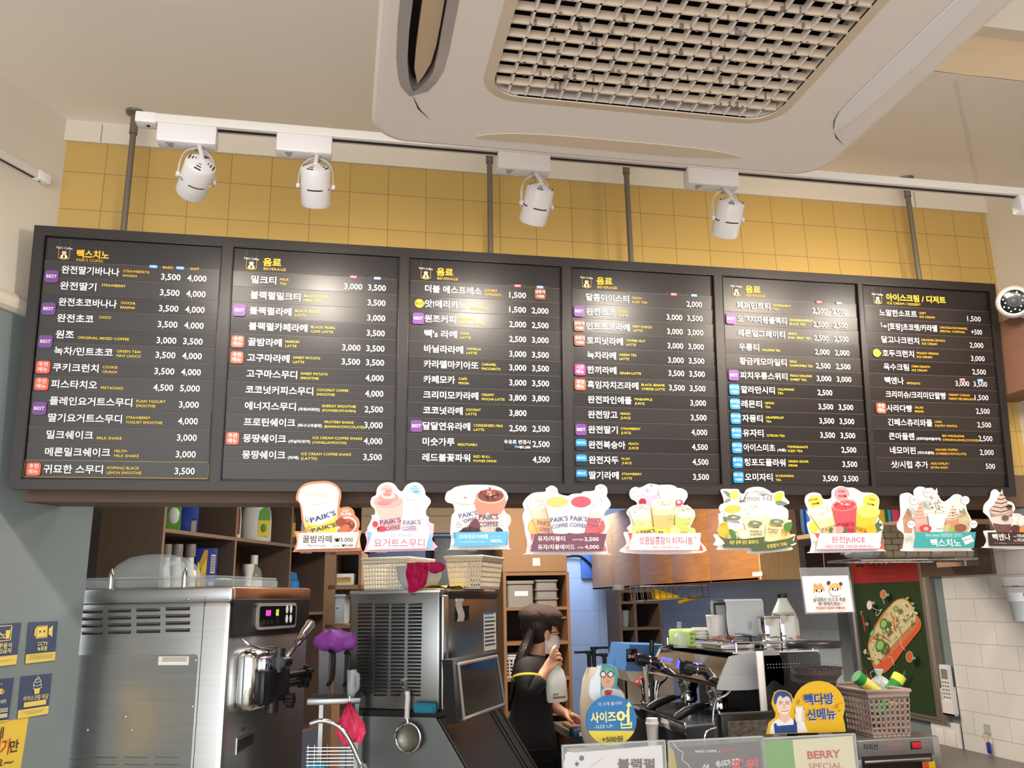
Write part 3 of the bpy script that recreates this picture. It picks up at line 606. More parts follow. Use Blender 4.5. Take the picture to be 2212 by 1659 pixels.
        if bd: badge(bd,BADX[k]+(.0 if k!=2 or bd[1]!='badge_yellow' else .003),vb+.012)
        if k==2 and r==0: badge(SH,P2[k]-.053,vb+.0145)
        if k==0 and r in (0,2,4,8): badge(BEST,BADX[k]+.0005,vb-.0135)
# ================================================================== cut-out drink signs along the lower edge of the board
mat('card_white','ebe6e4',.5); mat('acrylic','eef2f4',.10,alpha=.11); mat('navy_print','3a3f78',.55)
def K(h,r=.5):
    n='print_'+h.lower(); return n if n in MATS else (mat(n,h,r),n)[1]
YS=3.006
class Sign:
    """flat printed sign; all coordinates are pixels of an enlarged crop (scale s, offset ox,oy)"""
    def __init__(g,s,ox,oy,x,y,Y=YS,u=(1,0,0),v=(0,0,1),P=None):
        g.s,g.ox,g.oy=s,ox,oy; g.P=P or Plane(atY(ox+x/s,oy+y/s,Y),u,v); g.z=0; g.m=MB()
    def q(g,x,y): return g.P.uv(g.ox+x/g.s,g.oy+y/g.s)
    def up(g): g.z+=.00035; return g.z
    def pl(g,pts,c,n=0): 
        P=[g.q(*p) for p in pts]; P=spline(P,n) if n else P; g.m.flat(P,g.up(),c if c in MATS else K(c)); return g
    def el(g,x,y,rx,ry,c,a=0,n=24):
        ca,sa=math.cos(a),math.sin(a); return g.pl([(x+rx*math.cos(t)*ca-ry*math.sin(t)*sa,y+rx*math.cos(t)*sa+ry*math.sin(t)*ca) for t in [2*PI*i/n for i in range(n)]],c)
    def ln(g,pts,w,c):
        P=[Vector((*p,0)) for p in pts]; N=len(P); A=[];B=[]
        for i in range(N):
            d=(P[min(i+1,N-1)]-P[max(i-1,0)]).normalized(); nn=Vector((-d.y,d.x,0))*w/2; A.append((P[i]+nn)[:2]); B.append((P[i]-nn)[:2])
        z=g.up(); vs=[(*g.q(*p),z) for p in A+B]; f=[(i,i+1,N+i+1,N+i) for i in range(N-1)]
        g.m.add(vs,f,c if c in MATS else K(c),None,False); return g
    def tx(g,t,x0,x1,yb,h,c,b=.01,y2=None):
        a=g.q(x0,yb); e=g.q(x1,y2 if y2 is not None else yb); t0=g.q(x0,yb-h); w=math.hypot(e[0]-a[0],e[1]-a[1]); H=abs(t0[1]-a[1])/(.74 if not any(ord(k)>0x1100 for k in t) else .83)
        g.m.text(t,a[0],a[1],H,c if c in MATS else K(c),w=w,bold=b,z=g.up(),ang=math.atan2(e[1]-a[1],e[0]-a[0])); return g
    def cup(g,tl,tr_,bl,br,c,top=None,ry=None,tc=None):
        """tapered cup: corners tl,tr,bl,br; elliptical mouth"""
        n=10; cx=(bl[0]+br[0])/2; rb=(br[0]-bl[0])/2
        bot=[(cx+rb*math.cos(PI*i/n),(bl[1]+(br[1]-bl[1])*(.5+.5*math.cos(PI*i/n)))+rb*.18*math.sin(PI*i/n)) for i in range(n+1)]
        g.pl([tl,tr_]+bot,c)
        mx,my=(tl[0]+tr_[0])/2,(tl[1]+tr_[1])/2; rx=math.hypot(tr_[0]-tl[0],tr_[1]-tl[1])/2; a=math.atan2(tr_[1]-tl[1],tr_[0]-tl[0])
        ry=ry or rx*.42; g.el(mx,my,rx,ry,top or c,a)
        if tc: g.el(mx,my+ry*.08,rx*.88,ry*.82,tc,a)
        return g
    def ice(g,cx,cy,rx,ry,cols,n=14,seed=1):
        rnd=random.Random(seed)
        for i in range(n):
            t=rnd.uniform(0,2*PI); r=rnd.uniform(.1,.85); x=cx+rx*r*math.cos(t); y=cy+ry*r*math.sin(t)-ry*.15; s=rx*rnd.uniform(.12,.24); a=rnd.uniform(0,PI)
            g.pl([(x+s*math.cos(a+k*PI/2),y+.7*s*math.sin(a+k*PI/2)) for k in range(4)],rnd.choice(cols))
        return g
    def plate(g,pts,c,n=4,th=.004,rimc=None): g.m.prism(spline([g.q(*p) for p in pts],n) if n else [g.q(*p) for p in pts],-th,0,c if c in MATS else K(c)); return g
    def done(g,name,label,cat,group=None,clip=None,print_name='print'):
        t=thing(name,label,cat,g.P.M,group); m=g.m; 
        # the plate is the first mesh, printing laid on it
        m.obj('card',t)
        if clip:
            c=MB(); a=g.q(*clip[0]); b=g.q(*clip[1]); c.box((a[0],min(a[1],b[1]),-.0065),(b[0],max(a[1],b[1]),-.0042),'acrylic'); c.box((a[0]+.004,max(a[1],b[1])-.004,-.012),(b[0]-.004,max(a[1],b[1]),-.0042),'acrylic'); c.obj('clip',t)
        return t
GRP='drink signs along the lower edge of the menu board'
NV='navy_print'
def paik(g,x0,x1,y,h,c=NV,dy=0,second=None):
    g.tx("PAIK'S",x0,x1,y,h,c,.02,y+dy)
    if second: g.tx('COFFEE',x0+second[0],x1+second[1],y+h*1.25,h*.85,c,.02,y+h*1.25+dy)
# 1 marron latte
g=Sign(6.1444,620,1030,500,700)
g.plate([(118,270),(150,170),(250,85),(420,58),(560,62),(660,110),(715,190),(718,280),(700,405),(760,400),(830,402),(885,445),(905,510),(950,560),(966,640),(948,705),(986,722),(968,840),(988,960),(972,985),(600,993),(110,998),(92,972),(125,850),(100,742),(116,722),(235,712),(195,580),(190,530),(168,360),(125,315)],'c9805c')
g.pl([(150,270),(180,185),(270,115),(420,90),(560,95),(650,140),(690,210),(680,300),(665,480),(655,745),(285,745),(200,400),(160,320)],'fbf6f2',3)
g.el(415,205,250,112,'f7edd0').el(380,195,190,75,'fdf8e6').el(455,235,120,45,'f3e6bd').el(300,225,70,30,'f3e6bd')
g.ln([(285,360),(350,372),(430,370),(500,352)],8,'b8aaa6')
g.pl([(222,545),(262,600),(340,640),(440,635),(560,590),(662,510),(655,745),(272,745)],'f6c53c')
g.el(268,560,24,38,NV,-.3).el(268,558,17,30,'fbf6f2',-.3); paik(g,318,655,612,70,dy=-105)
g.el(300,690,22,34,NV,-.3).el(300,689,15,26,'f6c53c',-.3); paik(g,335,650,742,55,dy=-85)
g.el(800,640,125,110,'fff4ea').el(800,645,105,92,'b4573a').pl([(645,590),(720,540),(780,580),(790,640),(700,660),(655,640)],'8e3f33',3).el(845,640,55,45,'7a332b').pl([(690,700),(760,640),(830,650),(800,735),(700,735)],'c8643c',3).el(860,620,8,8,'fff4ea')
g.tx('달콤한',735,825,470,35,'text_white',.0).tx('허니마롱~',712,870,515,35,'text_white',.02)
g.pl([(130,750),(240,745),(150,945)],'eeb68c').pl([(178,748),(955,733),(905,945),(122,966)],'card_white').pl([(960,735),(965,845),(975,945),(915,945)],'eeb68c')
g.tx('꿀밤라떼',205,595,868,88,'4b2f2b',.012).tx('₩3,000',628,877,862,62,'4b2f2b',.008).tx('Marron Latte',275,512,925,30,'6b4a45',0).tx('ICED',628,705,930,20,'6b4a45',.01).tx('₩3,500',725,875,926,34,'4b2f2b',.02)
g.ln([(205,917),(262,916)],3,'6b4a45').ln([(525,912),(625,910)],3,'6b4a45')
g.done('drink_sign','cup shaped sign with brown border for a chestnut latte, leftmost under the menu board','sign',GRP,((190,600),(330,1015)))
# 2 yogurt smoothie
g=Sign(6.1444,620,1030,1450,700)
g.plate([(1108,330),(1130,270),(1180,240),(1195,160),(1250,95),(1340,72),(1420,95),(1480,170),(1530,190),(1590,110),(1690,72),(1780,100),(1830,180),(1840,240),(1895,290),(1905,350),(1850,430),(1845,500),(1880,570),(1890,650),(1880,695),(1945,715),(1925,800),(1945,960),(1930,975),(1045,998),(1030,980),(1060,860),(1038,745),(1075,710),(1120,560),(1165,500),(1165,430),(1120,385)],'card_white')
g.pl([(1060,715),(1125,600),(1180,690),(1880,600),(1940,725),(1925,840),(1940,965),(1050,992),(1035,980),(1062,850),(1042,745)],'f2b6cf',3)
g.pl([(1135,560),(1180,500),(1830,500),(1850,640),(1830,735),(1110,735)],'f9eef2',3)
g.el(1320,165,88,72,'f6b7b2').el(1692,188,108,88,'a9cff0')
g.cup((1148,330),(1540,330),(1285,700),(1510,690),'f4b4ac','f0a3a0',85); g.cup((1535,330),(1850,330),(1530,690),(1775,690),'f5dedd','f6e2e2',70)
g.el(1350,270,130,60,'e98f90').el(1340,255,95,40,'f7c2bd').el(1330,238,55,22,'e27f82').el(1290,345,90,22,'e58487')
g.el(1650,265,95,45,'eccfd4').el(1640,250,60,26,'f8ecee').ln([(1550,330),(1640,350),(1740,330),(1780,290)],8,'e6c8ce')
g.tx('딸기',1300,1340,133,14,'c8434d',.01).tx('요거트스무디',1262,1388,168,16,'c8434d',.01).tx('4000',1305,1388,203,30,'c8434d',.01); g.tx('플레인',1670,1728,138,14,'3b4a70',.01).tx('요거트스무디',1635,1755,168,16,'3b4a70',.01).tx('3000',1672,1752,212,28,'3b4a70',.01)
paik(g,1232,1515,642,68,'5d5480',-38,(30,-10)); paik(g,1540,1775,638,62,'77709c',-8,(-15,-60))
g.el(1168,630,38,42,'d8394a').el(1255,692,60,38,'d8394a').pl([(1190,690),(1215,665),(1225,700),(1205,735)],'4b3b34').el(1192,560,16,40,'f3c3c0')
g.pl([(1062,738),(1130,742),(1095,850)],'73b7de').pl([(1890,760),(1915,800),(1918,950),(1850,955)],'73b7de').pl([(1130,742),(1893,728),(1845,952),(1058,972)],'card_white')
g.tx('부드럽고 새콤달콤한~',1290,1700,792,38,'8494bd',0).tx('요거트스무디',1150,1822,925,100,'cf6d8a',.008)
g.done('drink_sign','pink bordered sign with two smoothie cups, second from the left under the menu board','sign',GRP,((1200,600),(1330,1010)))
# 3 creamy mocha latte
g=Sign(5.978,960,1030,450,600)
g.plate([(8,285),(30,200),(80,172),(150,130),(300,105),(560,105),(700,130),(790,190),(822,265),(800,330),(770,390),(790,460),(850,510),(856,590),(820,660),(832,700),(826,800),(835,918),(815,936),(90,942),(72,920),(88,800),(75,722),(84,600),(95,500),(130,450),(110,355),(40,330)],'card_white')
g.tx('Special Latte',75,375,235,45,'ece0ae',0,195)
g.cup((108,285),(425,285),(205,640),(420,640),'f8f0ec','f4dccf',72,'f8e6dc').el(270,270,24,11,'c2705f').ln([(110,310),(180,350),(270,362),(360,350),(415,320)],7,'d9a58f')
g.cup((402,250),(785,262),(448,690),(660,700),'f0cdbd','b9705f',95); g.pl([(405,275),(783,285),(728,470),(600,500),(560,455),(500,520),(432,480)],'cf8673',3); g.el(594,252,186,95,'e3b1a2').el(594,245,170,82,'7d3f3b'); g.ice(594,230,165,80,['a35c50','5f2f38','c98d78','e2b8a6','8b4742','4f3150'],24,4)
paik(g,185,420,540,58,NV,-45,(15,0)); paik(g,440,690,560,70,NV,-10,(0,0)); g.ln([(505,635),(600,640)],4,NV)
g.pl([(300,640),(380,545),(440,590),(440,715),(290,715)],'6b3f42',2).pl([(185,712),(260,660),(340,650),(440,680),(440,715),(185,718)],'43333f',2).pl([(650,712),(670,655),(720,670),(750,712)],'43333f',2)
for i in range(26): g.el(random.Random(i).uniform(200,440),random.Random(i+50).uniform(660,712),11,8,['3b2a36','5c4250','2d2230'][i%3],i)
g.el(175,625,70,70,'d9d2d2').el(175,625,67,67,'card_white').tx("Paik's",140,205,603,18,'5b5560',.01).tx('SPECIAL',130,218,635,20,'5b5560',.01).tx('LATTE',145,210,665,18,'5b5560',.01)
for i,s in enumerate(('진한 커피와','달콤한 초콜릿','크리미한 크림이','듬뿍 올라간!')): g.tx(s,700-i*5,825-i*8,545+i*36,26,'5b5560',0,555+i*36)
g.pl([(100,730),(150,726),(120,850)],'4b94c4').pl([(806,712),(770,890),(796,890)],'4b94c4').pl([(140,728),(806,712),(768,892),(105,908)],'62afd8')
g.tx('크리미모카라떼',170,540,803,52,'text_white',.01).tx('Creamy Mocha Latte',170,500,858,28,'c8e2f2',0).tx('HOT ICED',590,705,788,18,'c8e2f2',.0).tx('3800',572,705,857,45,'text_white',.02).tx('원',708,732,857,20,'text_white',.01)
g.done('drink_sign','white sign with a lidded cup and an iced mocha over a light blue banner','sign',GRP,((300,500),(420,960)))
# 4 citron and grapefruit tea
g=Sign(5.978,960,1030,1570,650)
g.plate([(1012,360),(1030,310),(1080,250),(1160,205),(1300,190),(1312,150),(1385,112),(1455,150),(1472,210),(1530,235),(1600,245),(1640,225),(1720,215),(1760,215),(1800,190),(1880,185),(1940,170),(1957,120),(2025,95),(2090,130),(2106,200),(2095,250),(2140,320),(2142,380),(2080,450),(2062,500),(2120,570),(2126,650),(2082,740),(2090,850),(2112,980),(2090,1002),(1075,1002),(1055,980),(1070,850),(1045,740),(1030,620),(1010,530),(1020,460),(1035,430)],'card_white')
g.el(1180,650,105,110,'f4a950').el(1180,650,90,95,'f7bd72').el(1945,640,140,125,'f7b0a8').el(1945,640,125,112,'e85560')
for i in range(7): a=-.9+i*.3; g.ln([(1945,640),(1945+115*math.cos(a),640+100*math.sin(a))],4,'f5b0ab')
g.cup((1062,350),(1335,330),(1205,715),(1385,715),'f1cfb2','f3ded4',95); g.pl([(1130,540),(1330,540),(1375,730),(1210,730)],'f2ae7a'); g.ice(1195,320,120,85,['f8ebe6','ecd6cf','f4e3dc','e3cbc6'],16,3)
g.cup((1850,360),(2112,340),(1790,715),(1960,715),'f2cfc6','f5e2df',100); g.pl([(1840,540),(2010,540),(1960,730),(1790,730)],'ea6f75'); g.ice(1975,310,130,95,['f8ecec','ecd8d8','f4e4e2','dfcaca'],16,5)
g.el(1385,200,66,66,'e6ddd8').el(1385,200,63,63,'card_white'); g.tx('달콤',1350,1420,195,24,'c98f72',0).tx('상큼',1350,1420,228,24,'c98f72',0)
g.tx('톡톡!',1985,2050,170,34,'8d4a58',.01,150).tx('과육 듬뿍',1990,2075,205,24,'8d4a58',0,185)
g.cup((1598,330),(1892,320),(1588,720),(1790,720),'f3eeee','f6f2f0',88,'dc5263'); g.cup((1278,330),(1600,325),(1385,725),(1590,725),'f5f0ee','f7f3f1',85,'edb873')
paik(g,1180,1335,625,62,'6b5a78',20,(30,0)); paik(g,1830,2000,590,62,'6b5a78',10,(0,-20)); paik(g,1352,1580,598,64,'55557f',-28,(18,0)); paik(g,1602,1822,568,64,'55557f',18,(-10,-15))
g.pl([(1090,745),(1148,745),(1105,850)],'e2647a').pl([(2045,880),(2070,965),(2015,968)],'e2647a').pl([(1145,744),(2070,742),(2018,968),(1090,970)],'754a5b')
g.tx('유자/자몽티',1185,1535,832,60,'text_white',.014).tx('(HOT/ICED)',1632,1768,828,22,'text_white',.0).tx('3,500',1785,1966,835,50,'text_white',.02).tx('유자/자몽에이드',1185,1660,940,60,'text_white',.014).tx('(ICED)',1695,1770,930,22,'text_white',0).tx('4,000',1785,1968,935,50,'text_white',.02)
g.done('drink_sign','wide sign with four cups and slices of citrus over a dark plum banner','sign',GRP,((1500,600),(1640,1020)))
# 5 spring ades
g=Sign(5.53,1320,1030,600,600)
g.plate([(220,200),(240,145),(290,120),(340,130),(390,110),(450,82),(530,88),(580,98),(700,95),(770,130),(850,140),(905,180),(912,240),(870,310),(865,340),(930,350),(980,400),(1006,460),(975,540),(950,600),(1000,640),(1016,670),(1066,675),(1058,760),(1084,908),(160,910),(186,800),(150,668),(215,658),(190,610),(235,560),(215,480),(185,430),(220,370),(310,330),(290,290),(240,260)],'card_white')
g.tx('석류에이드',255,325,185,16,'a56a78',0).tx('3,500',285,345,240,24,'a56a78',0)
g.cup((352,165),(568,160),(420,330),(545,320),'e2b0cc','e7c3d8',70); g.ice(455,145,90,55,['efd9e6','d9a4c4','c98db2','f4e8ef'],14,8); g.cup((560,170),(800,175),(600,330),(750,330),'f1d9c4','f4e2d0',75)
g.el(368,300,44,40,'a3243c').el(805,310,46,36,'d8404e').el(800,305,24,20,'f0b9b0')
g.cup((205,395),(475,390),(300,650),(492,640),'dcdcc6','dfe0d8',60); g.pl([(255,520),(480,520),(492,640),(300,640)],'ecd58e'); g.ice(340,380,120,50,['ecece4','cfd2c6','c2c6ba'],12,2)
g.cup((742,420),(985,440),(750,650),(880,665),'b6c46c','d8dcc8',70); g.ice(865,400,105,60,['e6e8dc','c6cdb0','b3bb98'],12,6)
g.cup((455,340),(748,340),(502,650),(712,650),'f4b272','f5dcc8',78); g.pl([(470,400),(740,400),(732,470),(480,470)],'f5cfa6'); g.ice(600,315,130,60,['f8e8dc','efd2c0','f5ddca'],14,9)
g.pl([(295,635),(495,605),(510,690),(310,690)],'f4c940').pl([(500,630),(715,630),(700,690),(520,690)],'f4c940').pl([(780,640),(890,640),(880,690),(790,690)],'f4c940'); paik(g,330,500,690,42,NV,-25); g.tx('PA',540,600,690,40,NV,.02).tx('ICE',805,870,688,25,NV,.02)
g.el(728,650,72,68,'f0c04c').el(728,650,58,55,'f7dd8c').el(245,640,32,50,'efd27a').el(930,655,45,40,'b9cc7a')
for s,x0,x1,y in (('망고에이드',645,705,470),('5,000',650,708,528),('유자',280,318,525),('4,000',300,358,578),('청포도',880,920,520),('5,000',845,900,575)): g.tx(s,x0,x1,y,18,'a86a4c',0)
g.pl([(165,678),(225,680),(205,775)],'d9574f').pl([(1032,800),(1065,890),(1010,890)],'d9574f').pl([(222,684),(1035,680),(1010,888),(178,890)],'f5dfe6')
g.tx('상큼달콤함이 터지나봄',305,935,805,82,'b03e4d',.004).el(968,735,12,14,'b03e4d').el(968,735,8,10,'f5dfe6').tx('달콤하니 톡톡! 새콤하니 콩콩!',466,780,860,26,'c77888',.0).ln([(180,886),(1010,884)],6,'b03e4d')
g.done('drink_sign','sign with five fruit drinks above a pale pink banner with hand lettering','sign',GRP,((560,500),(700,930)))
# 6 lemon tea
g=Sign(5.53,1320,1030,1720,550)
g.plate([(1310,160),(1350,145),(1440,145),(1520,150),(1540,190),(1590,200),(1620,150),(1700,122),(1800,125),(1880,160),(1930,195),(2010,170),(2065,180),(2075,240),(2132,312),(2050,352),(2100,400),(2120,460),(2112,512),(2152,520),(2150,600),(2115,685),(2200,688),(2186,760),(2212,800),(2150,830),(2160,872),(1900,905),(1645,918),(1618,872),(1280,872),(1290,832),(1225,812),(1252,760),(1225,690),(1288,688),(1268,640),(1290,560),(1283,450),(1312,430),(1290,380),(1310,330),(1350,310),(1338,240)],'card_white')
g.pl([(1335,165),(1410,185),(1425,250),(1380,225)],'6d7a66',2).el(1392,284,42,22,'7c8872',-.5).el(1472,215,56,56,'f3cf3e').el(1472,215,46,46,'f7e06e').pl([(1950,235),(1975,200),(2030,190),(2058,210),(2040,270),(1985,290),(1955,275)],'efb733',3).pl([(1960,300),(2030,285),(2110,325),(2030,340),(1985,335)],'6d7a66',2)
g.tx('x FRESH x',1672,1868,192,30,'54504a',.0).tx('Lemon Tea',1545,1925,292,80,'4a4640',-.008,285)
g.ln(spline([(1640,190,0),(1615,200,0),(1590,260,0),(1560,300,0),(1530,298,0),(1540,285,0),(1600,300,0)],5,False) and [p[:2] for p in spline([(1640,190),(1615,200),(1590,260),(1560,300),(1530,298),(1540,285),(1600,300)],5,False)],9,'4a4640').ln([(1760,212),(1830,204),(1928,234)],9,'4a4640')
g.el(1345,640,72,95,'f0b03c').el(2050,700,85,70,'f0c878').cup((1335,395),(1560,370),(1405,640),(1580,640),'eceaea','f3e7cc',60,'ecb64a'); g.cup((1850,430),(2110,430),(1830,760),(1985,770),'f0d69c','f5e4da',85); g.cup((1530,410),(1865,400),(1635,740),(1810,740),'f3dfb0','f7eadb',85); g.ice(1695,390,140,75,['fbf3ea','f0ddc6','f7e8d6'],16,2)
for x,y in ((1450,490),(1705,560),(1960,540)): g.pl([(x-75,y-20),(x-20,y-35),(x+75,y-15),(x+70,y+22),(x-10,y+32),(x-78,y+22)],'6e7c58',2); g.tx('레몬티',x-28,x+28,y+8,20,'text_white',.01)
for s,x,y in (('3500₩',1480,560),('4000₩',1712,618),('3500₩',1985,600)): g.tx(s,x-38,x+32,y,22,'54504a',.01)
g.tx("PAIK'S",1642,1785,672,30,'4a4a3c',.02).tx('COFFEE',1646,1783,704,26,'4a4a3c',.02).tx("PAIK'S",1848,1972,640,28,'4a4a3c',.02,658).tx('COFFEE',1845,1962,668,24,'4a4a3c',.02,684).tx("PAIK'S COFFEE",1435,1565,598,16,'4a4a7c',.01,575)
g.el(1555,690,82,60,'efc777',.5).el(1560,690,66,46,'f2dccb',.5).pl([(1310,480),(1360,490),(1362,540),(1318,540)],'5d7a3a').pl([(1385,625),(1450,655),(1470,740),(1420,745),(1390,690)],'4f7a33',2).pl([(2130,545),(2125,620),(2085,665),(2030,620),(2050,560)],'4f7a33',2)
g.pl([(1250,703),(1335,742),(1560,748),(1800,720),(1808,850),(1320,850),(1300,822),(1335,800),(1300,752)],'4d5a3c').pl([(1645,800),(1900,775),(2080,742),(2172,705),(2135,760),(2182,790),(2112,815),(2135,840),(1900,882),(1660,896)],'4d5a3c')
g.tx('레몬 듬뿍 담은 홈메이드',1390,1740,808,42,'efd76a',.008,800).tx('상큼함이 가득!',1832,2075,855,42,'efd76a',.008,825)
g.done('drink_sign','lemon tea sign with lemons, leaves and a dark green ribbon','sign',GRP,((1680,500),(1820,930)))
# 7 fruit juice
g=Sign(4.496,1720,1030,460,450)
g.plate([(85,240),(100,180),(160,152),(230,165),(265,215),(340,205),(350,130),(420,90),(490,103),(560,108),(640,150),(690,152),(760,165),(806,220),(795,330),(800,400),(840,450),(840,520),(800,580),(838,700),(828,722),(160,740),(138,720),(150,640),(115,510),(106,450),(138,420),(105,345),(115,320)],'card_white')
g.el(186,240,70,66,'f2ca50').el(442,165,74,68,'f08a92').el(722,240,78,70,'f2ca50').el(170,490,45,60,'f2c64e')
for s,x0,x1,y,h,c in (('완전파인애플',118,208,238,22,'4a3a20'),('3000₩',152,224,275,24,'4a3a20'),('완전딸기',408,478,150,20,'7a1f2a'),('4000₩',406,486,195,24,'7a1f2a'),('완전망고',705,768,225,20,'4a3a20'),('3500₩',685,752,272,24,'4a3a20')): g.tx(s,x0,x1,y,h,c,.01,y-(22 if x0<200 else -18 if x0>600 else 0)*.6)
g.tx('JUICE',570,650,170,22,'e9a09a',.0).tx('생과일로 갈아',525,650,195,18,'d98a86',0)
g.cup((128,365),(368,330),(250,545),(400,545),'f3d69c','f6e6c4',72); g.ice(245,325,105,60,['fbf0dc','e9c98a','f5dfb4'],12,4); g.cup((568,330),(800,345),(565,545),(705,545),'f4b436','f6ca6a',62)
g.cup((330,285),(578,265),(392,545),(552,545),'e04c58','ee9a98',58,'dd4450'); g.ice(450,265,100,48,['f2a09c','d83a48','f6b9b4','e86a70'],12,7)
paik(g,235,378,545,45,'7a5a2c',-40); paik(g,385,545,490,40,'7a1f2a',-12); g.tx('COFFEE',400,545,535,32,'7a1f2a',.02); paik(g,560,650,520,42,'7a4a14',25)
g.el(350,520,38,34,'f2a8a4').el(400,515,38,36,'ee8f8e').pl([(300,505),(335,495),(325,545),(300,545)],'4a6a3c').pl([(440,490),(470,520),(465,545),(430,545)],'4a6a3c').el(705,515,56,44,'f0a92c').pl([(735,470),(790,405),(775,450),(818,465),(780,500),(815,520),(760,540)],'45663c')
g.pl([(150,552),(206,552),(182,612)],'d9574f').pl([(802,640),(830,706),(778,706)],'d9574f').pl([(204,552),(802,548),(780,704),(162,712)],'f0d2da')
g.tx('완전JUICE',318,642,638,56,'b8465c',.004).tx('~과일의 신선함을 그대로 담은 완전한 주스!~',245,730,692,28,'b8465c',0).ln([(165,710),(780,703)],5,'b8465c')
g.done('drink_sign','sign with yellow, red and orange juice cups and a pink banner','sign',GRP,((400,400),(520,755)))
# 8 soft ice cream
g=Sign(4.496,1720,1030,1350,450)
g.plate([(1000,420),(1015,360),(1008,200),(1030,165),(1090,155),(1142,180),(1145,130),(1190,95),(1250,105),(1275,122),(1312,106),(1360,150),(1400,215),(1440,240),(1490,210),(1540,170),(1600,180),(1640,240),(1660,330),(1702,420),(1696,510),(1670,555),(1690,640),(1702,708),(1690,720),(1060,722),(1040,690),(1050,600),(1040,550),(990,510),(980,460)],'card_white')
g.pl([(1030,410),(1030,200),(1095,180),(1160,210),(1210,120),(1310,125),(1400,235),(1440,262),(1545,195),(1595,205),(1640,330),(1670,430),(1650,545),(1085,545),(1030,450)],'d3dbd5',3)
def swirl(x,y,w,h,c1,c2,seed):
    n=5
    for i in range(n):
        t=i/(n-1); ww=w*(1-t*.82); yy=y-h*t; g.el(x+random.Random(seed+i).uniform(-3,3),yy,ww,w*.40*(1-t*.5),c1,-.12); g.ln([(x-ww*.95,yy+5),(x,yy+w*.22*(1-t*.5)),(x+ww*.95,yy-4)],w*.09,c2)
    g.pl([(x-w*.17,y-h),(x+w*.05,y-h-w*.5),(x+w*.17,y-h)],c1)
def icup(x,y,w,hh,c): g.pl([(x-w,y),(x+w,y),(x+w*.72,y+hh),(x-w*.72,y+hh)],c)
icup(1085,400,52,145,'b98d74'); swirl(1078,400,48,80,'c79f82','8e5f45',1); icup(1615,400,60,145,'c3b78f'); swirl(1612,400,55,75,'d3c49c','b3a070',2)
icup(1192,400,65,145,'e4a09c'); swirl(1185,395,60,125,'e8a89c','d1665a',3); icup(1492,410,66,135,'c68d75'); swirl(1495,400,60,110,'e0c6b4','8d5846',4); icup(1335,360,86,185,'d5dfdd'); swirl(1325,345,86,190,'f0e2d6','cdb3a2',5)
for i in range(30): r_=random.Random(i+9); g.el(1325+r_.uniform(-70,70),r_.uniform(190,355),6,5,'4d3730'); 
for i in range(14): r_=random.Random(i+99); g.el(1495+r_.uniform(-45,45),r_.uniform(310,400),5,4,'4d3730')
g.el(1195,510,60,38,'d2404a').el(1200,512,25,18,'f0a49c').el(1405,505,35,40,'b9a87a').el(1450,520,28,26,'8bab55').el(1530,505,60,40,'8a5240'); g.tx("PAIK'S",1300,1362,520,16,'40505a',.01)
for s,x,y,r in (('완전딸기',1080,238,48),('바닐라오레오',1216,165,48),('민트초코',1570,240,44),('원조',1046,472,42),('녹차',1642,470,42)): g.el(x,y,r,r,'4a4a50').el(x,y,r-4,r-4,'f4eaea').tx(s,x-r*.6,x+r*.6,y+4,20,'4a4a50',.01).tx('스무디',x-r*.35,x+r*.35,y+26,14,'4a4a50',0)
g.pl([(1085,545),(1665,545),(1645,700),(1062,700)],'3f9a9b').tx('Best menu! 달콤함을 맛보다',1185,1535,584,28,'c5e4e2',0).ln([(1185,593),(1535,592)],2,'c5e4e2').tx('빽스치노',1232,1520,680,68,'text_white',.016)
g.pl([(1525,605),(1610,572),(1645,632),(1560,670)],'f2efec').tx('-SPECIAL-',1540,1630,640,18,'40505a',.01,608)
g.done('drink_sign','soft ice cream sign with a teal banner and round speech bubbles','sign',GRP,((1300,400),(1430,740)))
# 9 affogato
g=Sign(4.496,1720,1030,2000,500)
g.plate([(1820,330),(1830,270),(1880,210),(1900,140),(1940,122),(1990,170),(2030,225),(2100,250),(2126,310),(2105,352),(2170,360),(2230,400),(2300,480),(2340,560),(2340,690),(1840,690),(1830,670),(1852,620),(1822,540),(1835,522),(1935,518),(1900,450),(1870,390),(1825,350)],'card_white')
g.cup((1870,330),(2105,330),(1945,545),(2070,545),'8d6f66','b79f96',60); g.pl([(1895,420),(2090,420),(2075,545),(1945,545)],'6d4c46'); g.pl([(1895,390),(2092,390),(2088,460),(1905,450)],'d9c9c2',2)
swirl(1985,320,105,150,'cdb7aa','4a332c',7); g.el(2060,290,30,20,'3a2924').el(2020,400,35,25,'6d5550').el(2115,505,45,38,'5a3228').el(2195,520,40,40,'d98a4a')
g.tx('AFFOGATO',2105,2190,385,14,'a58a80',0).el(2170,440,35,40,'d9c2b8').el(2170,440,30,35,'card_white')
g.pl([(1845,540),(2325,540),(2325,672),(1858,672)],'3b2725').tx('빽엔나',1895,2068,612,58,'text_white',.014).tx('HOT',2095,2128,588,14,'text_white',0).tx('₩3,000',2132,2220,588,32,'text_white',.02).tx('ICED',2095,2128,628,14,'text_white',0).tx('₩3,500',2132,2220,628,32,'text_white',.02).tx('Affogato',1952,2028,652,16,'b9a8a4',0).ln([(1895,645),(1945,645)],2,'b9a8a4').ln([(2035,645),(2215,645)],2,'b9a8a4')
g.done('drink_sign','affogato sign with a dark brown banner, cut off by the right edge','sign',GRP,((2000,400),(2100,710)))
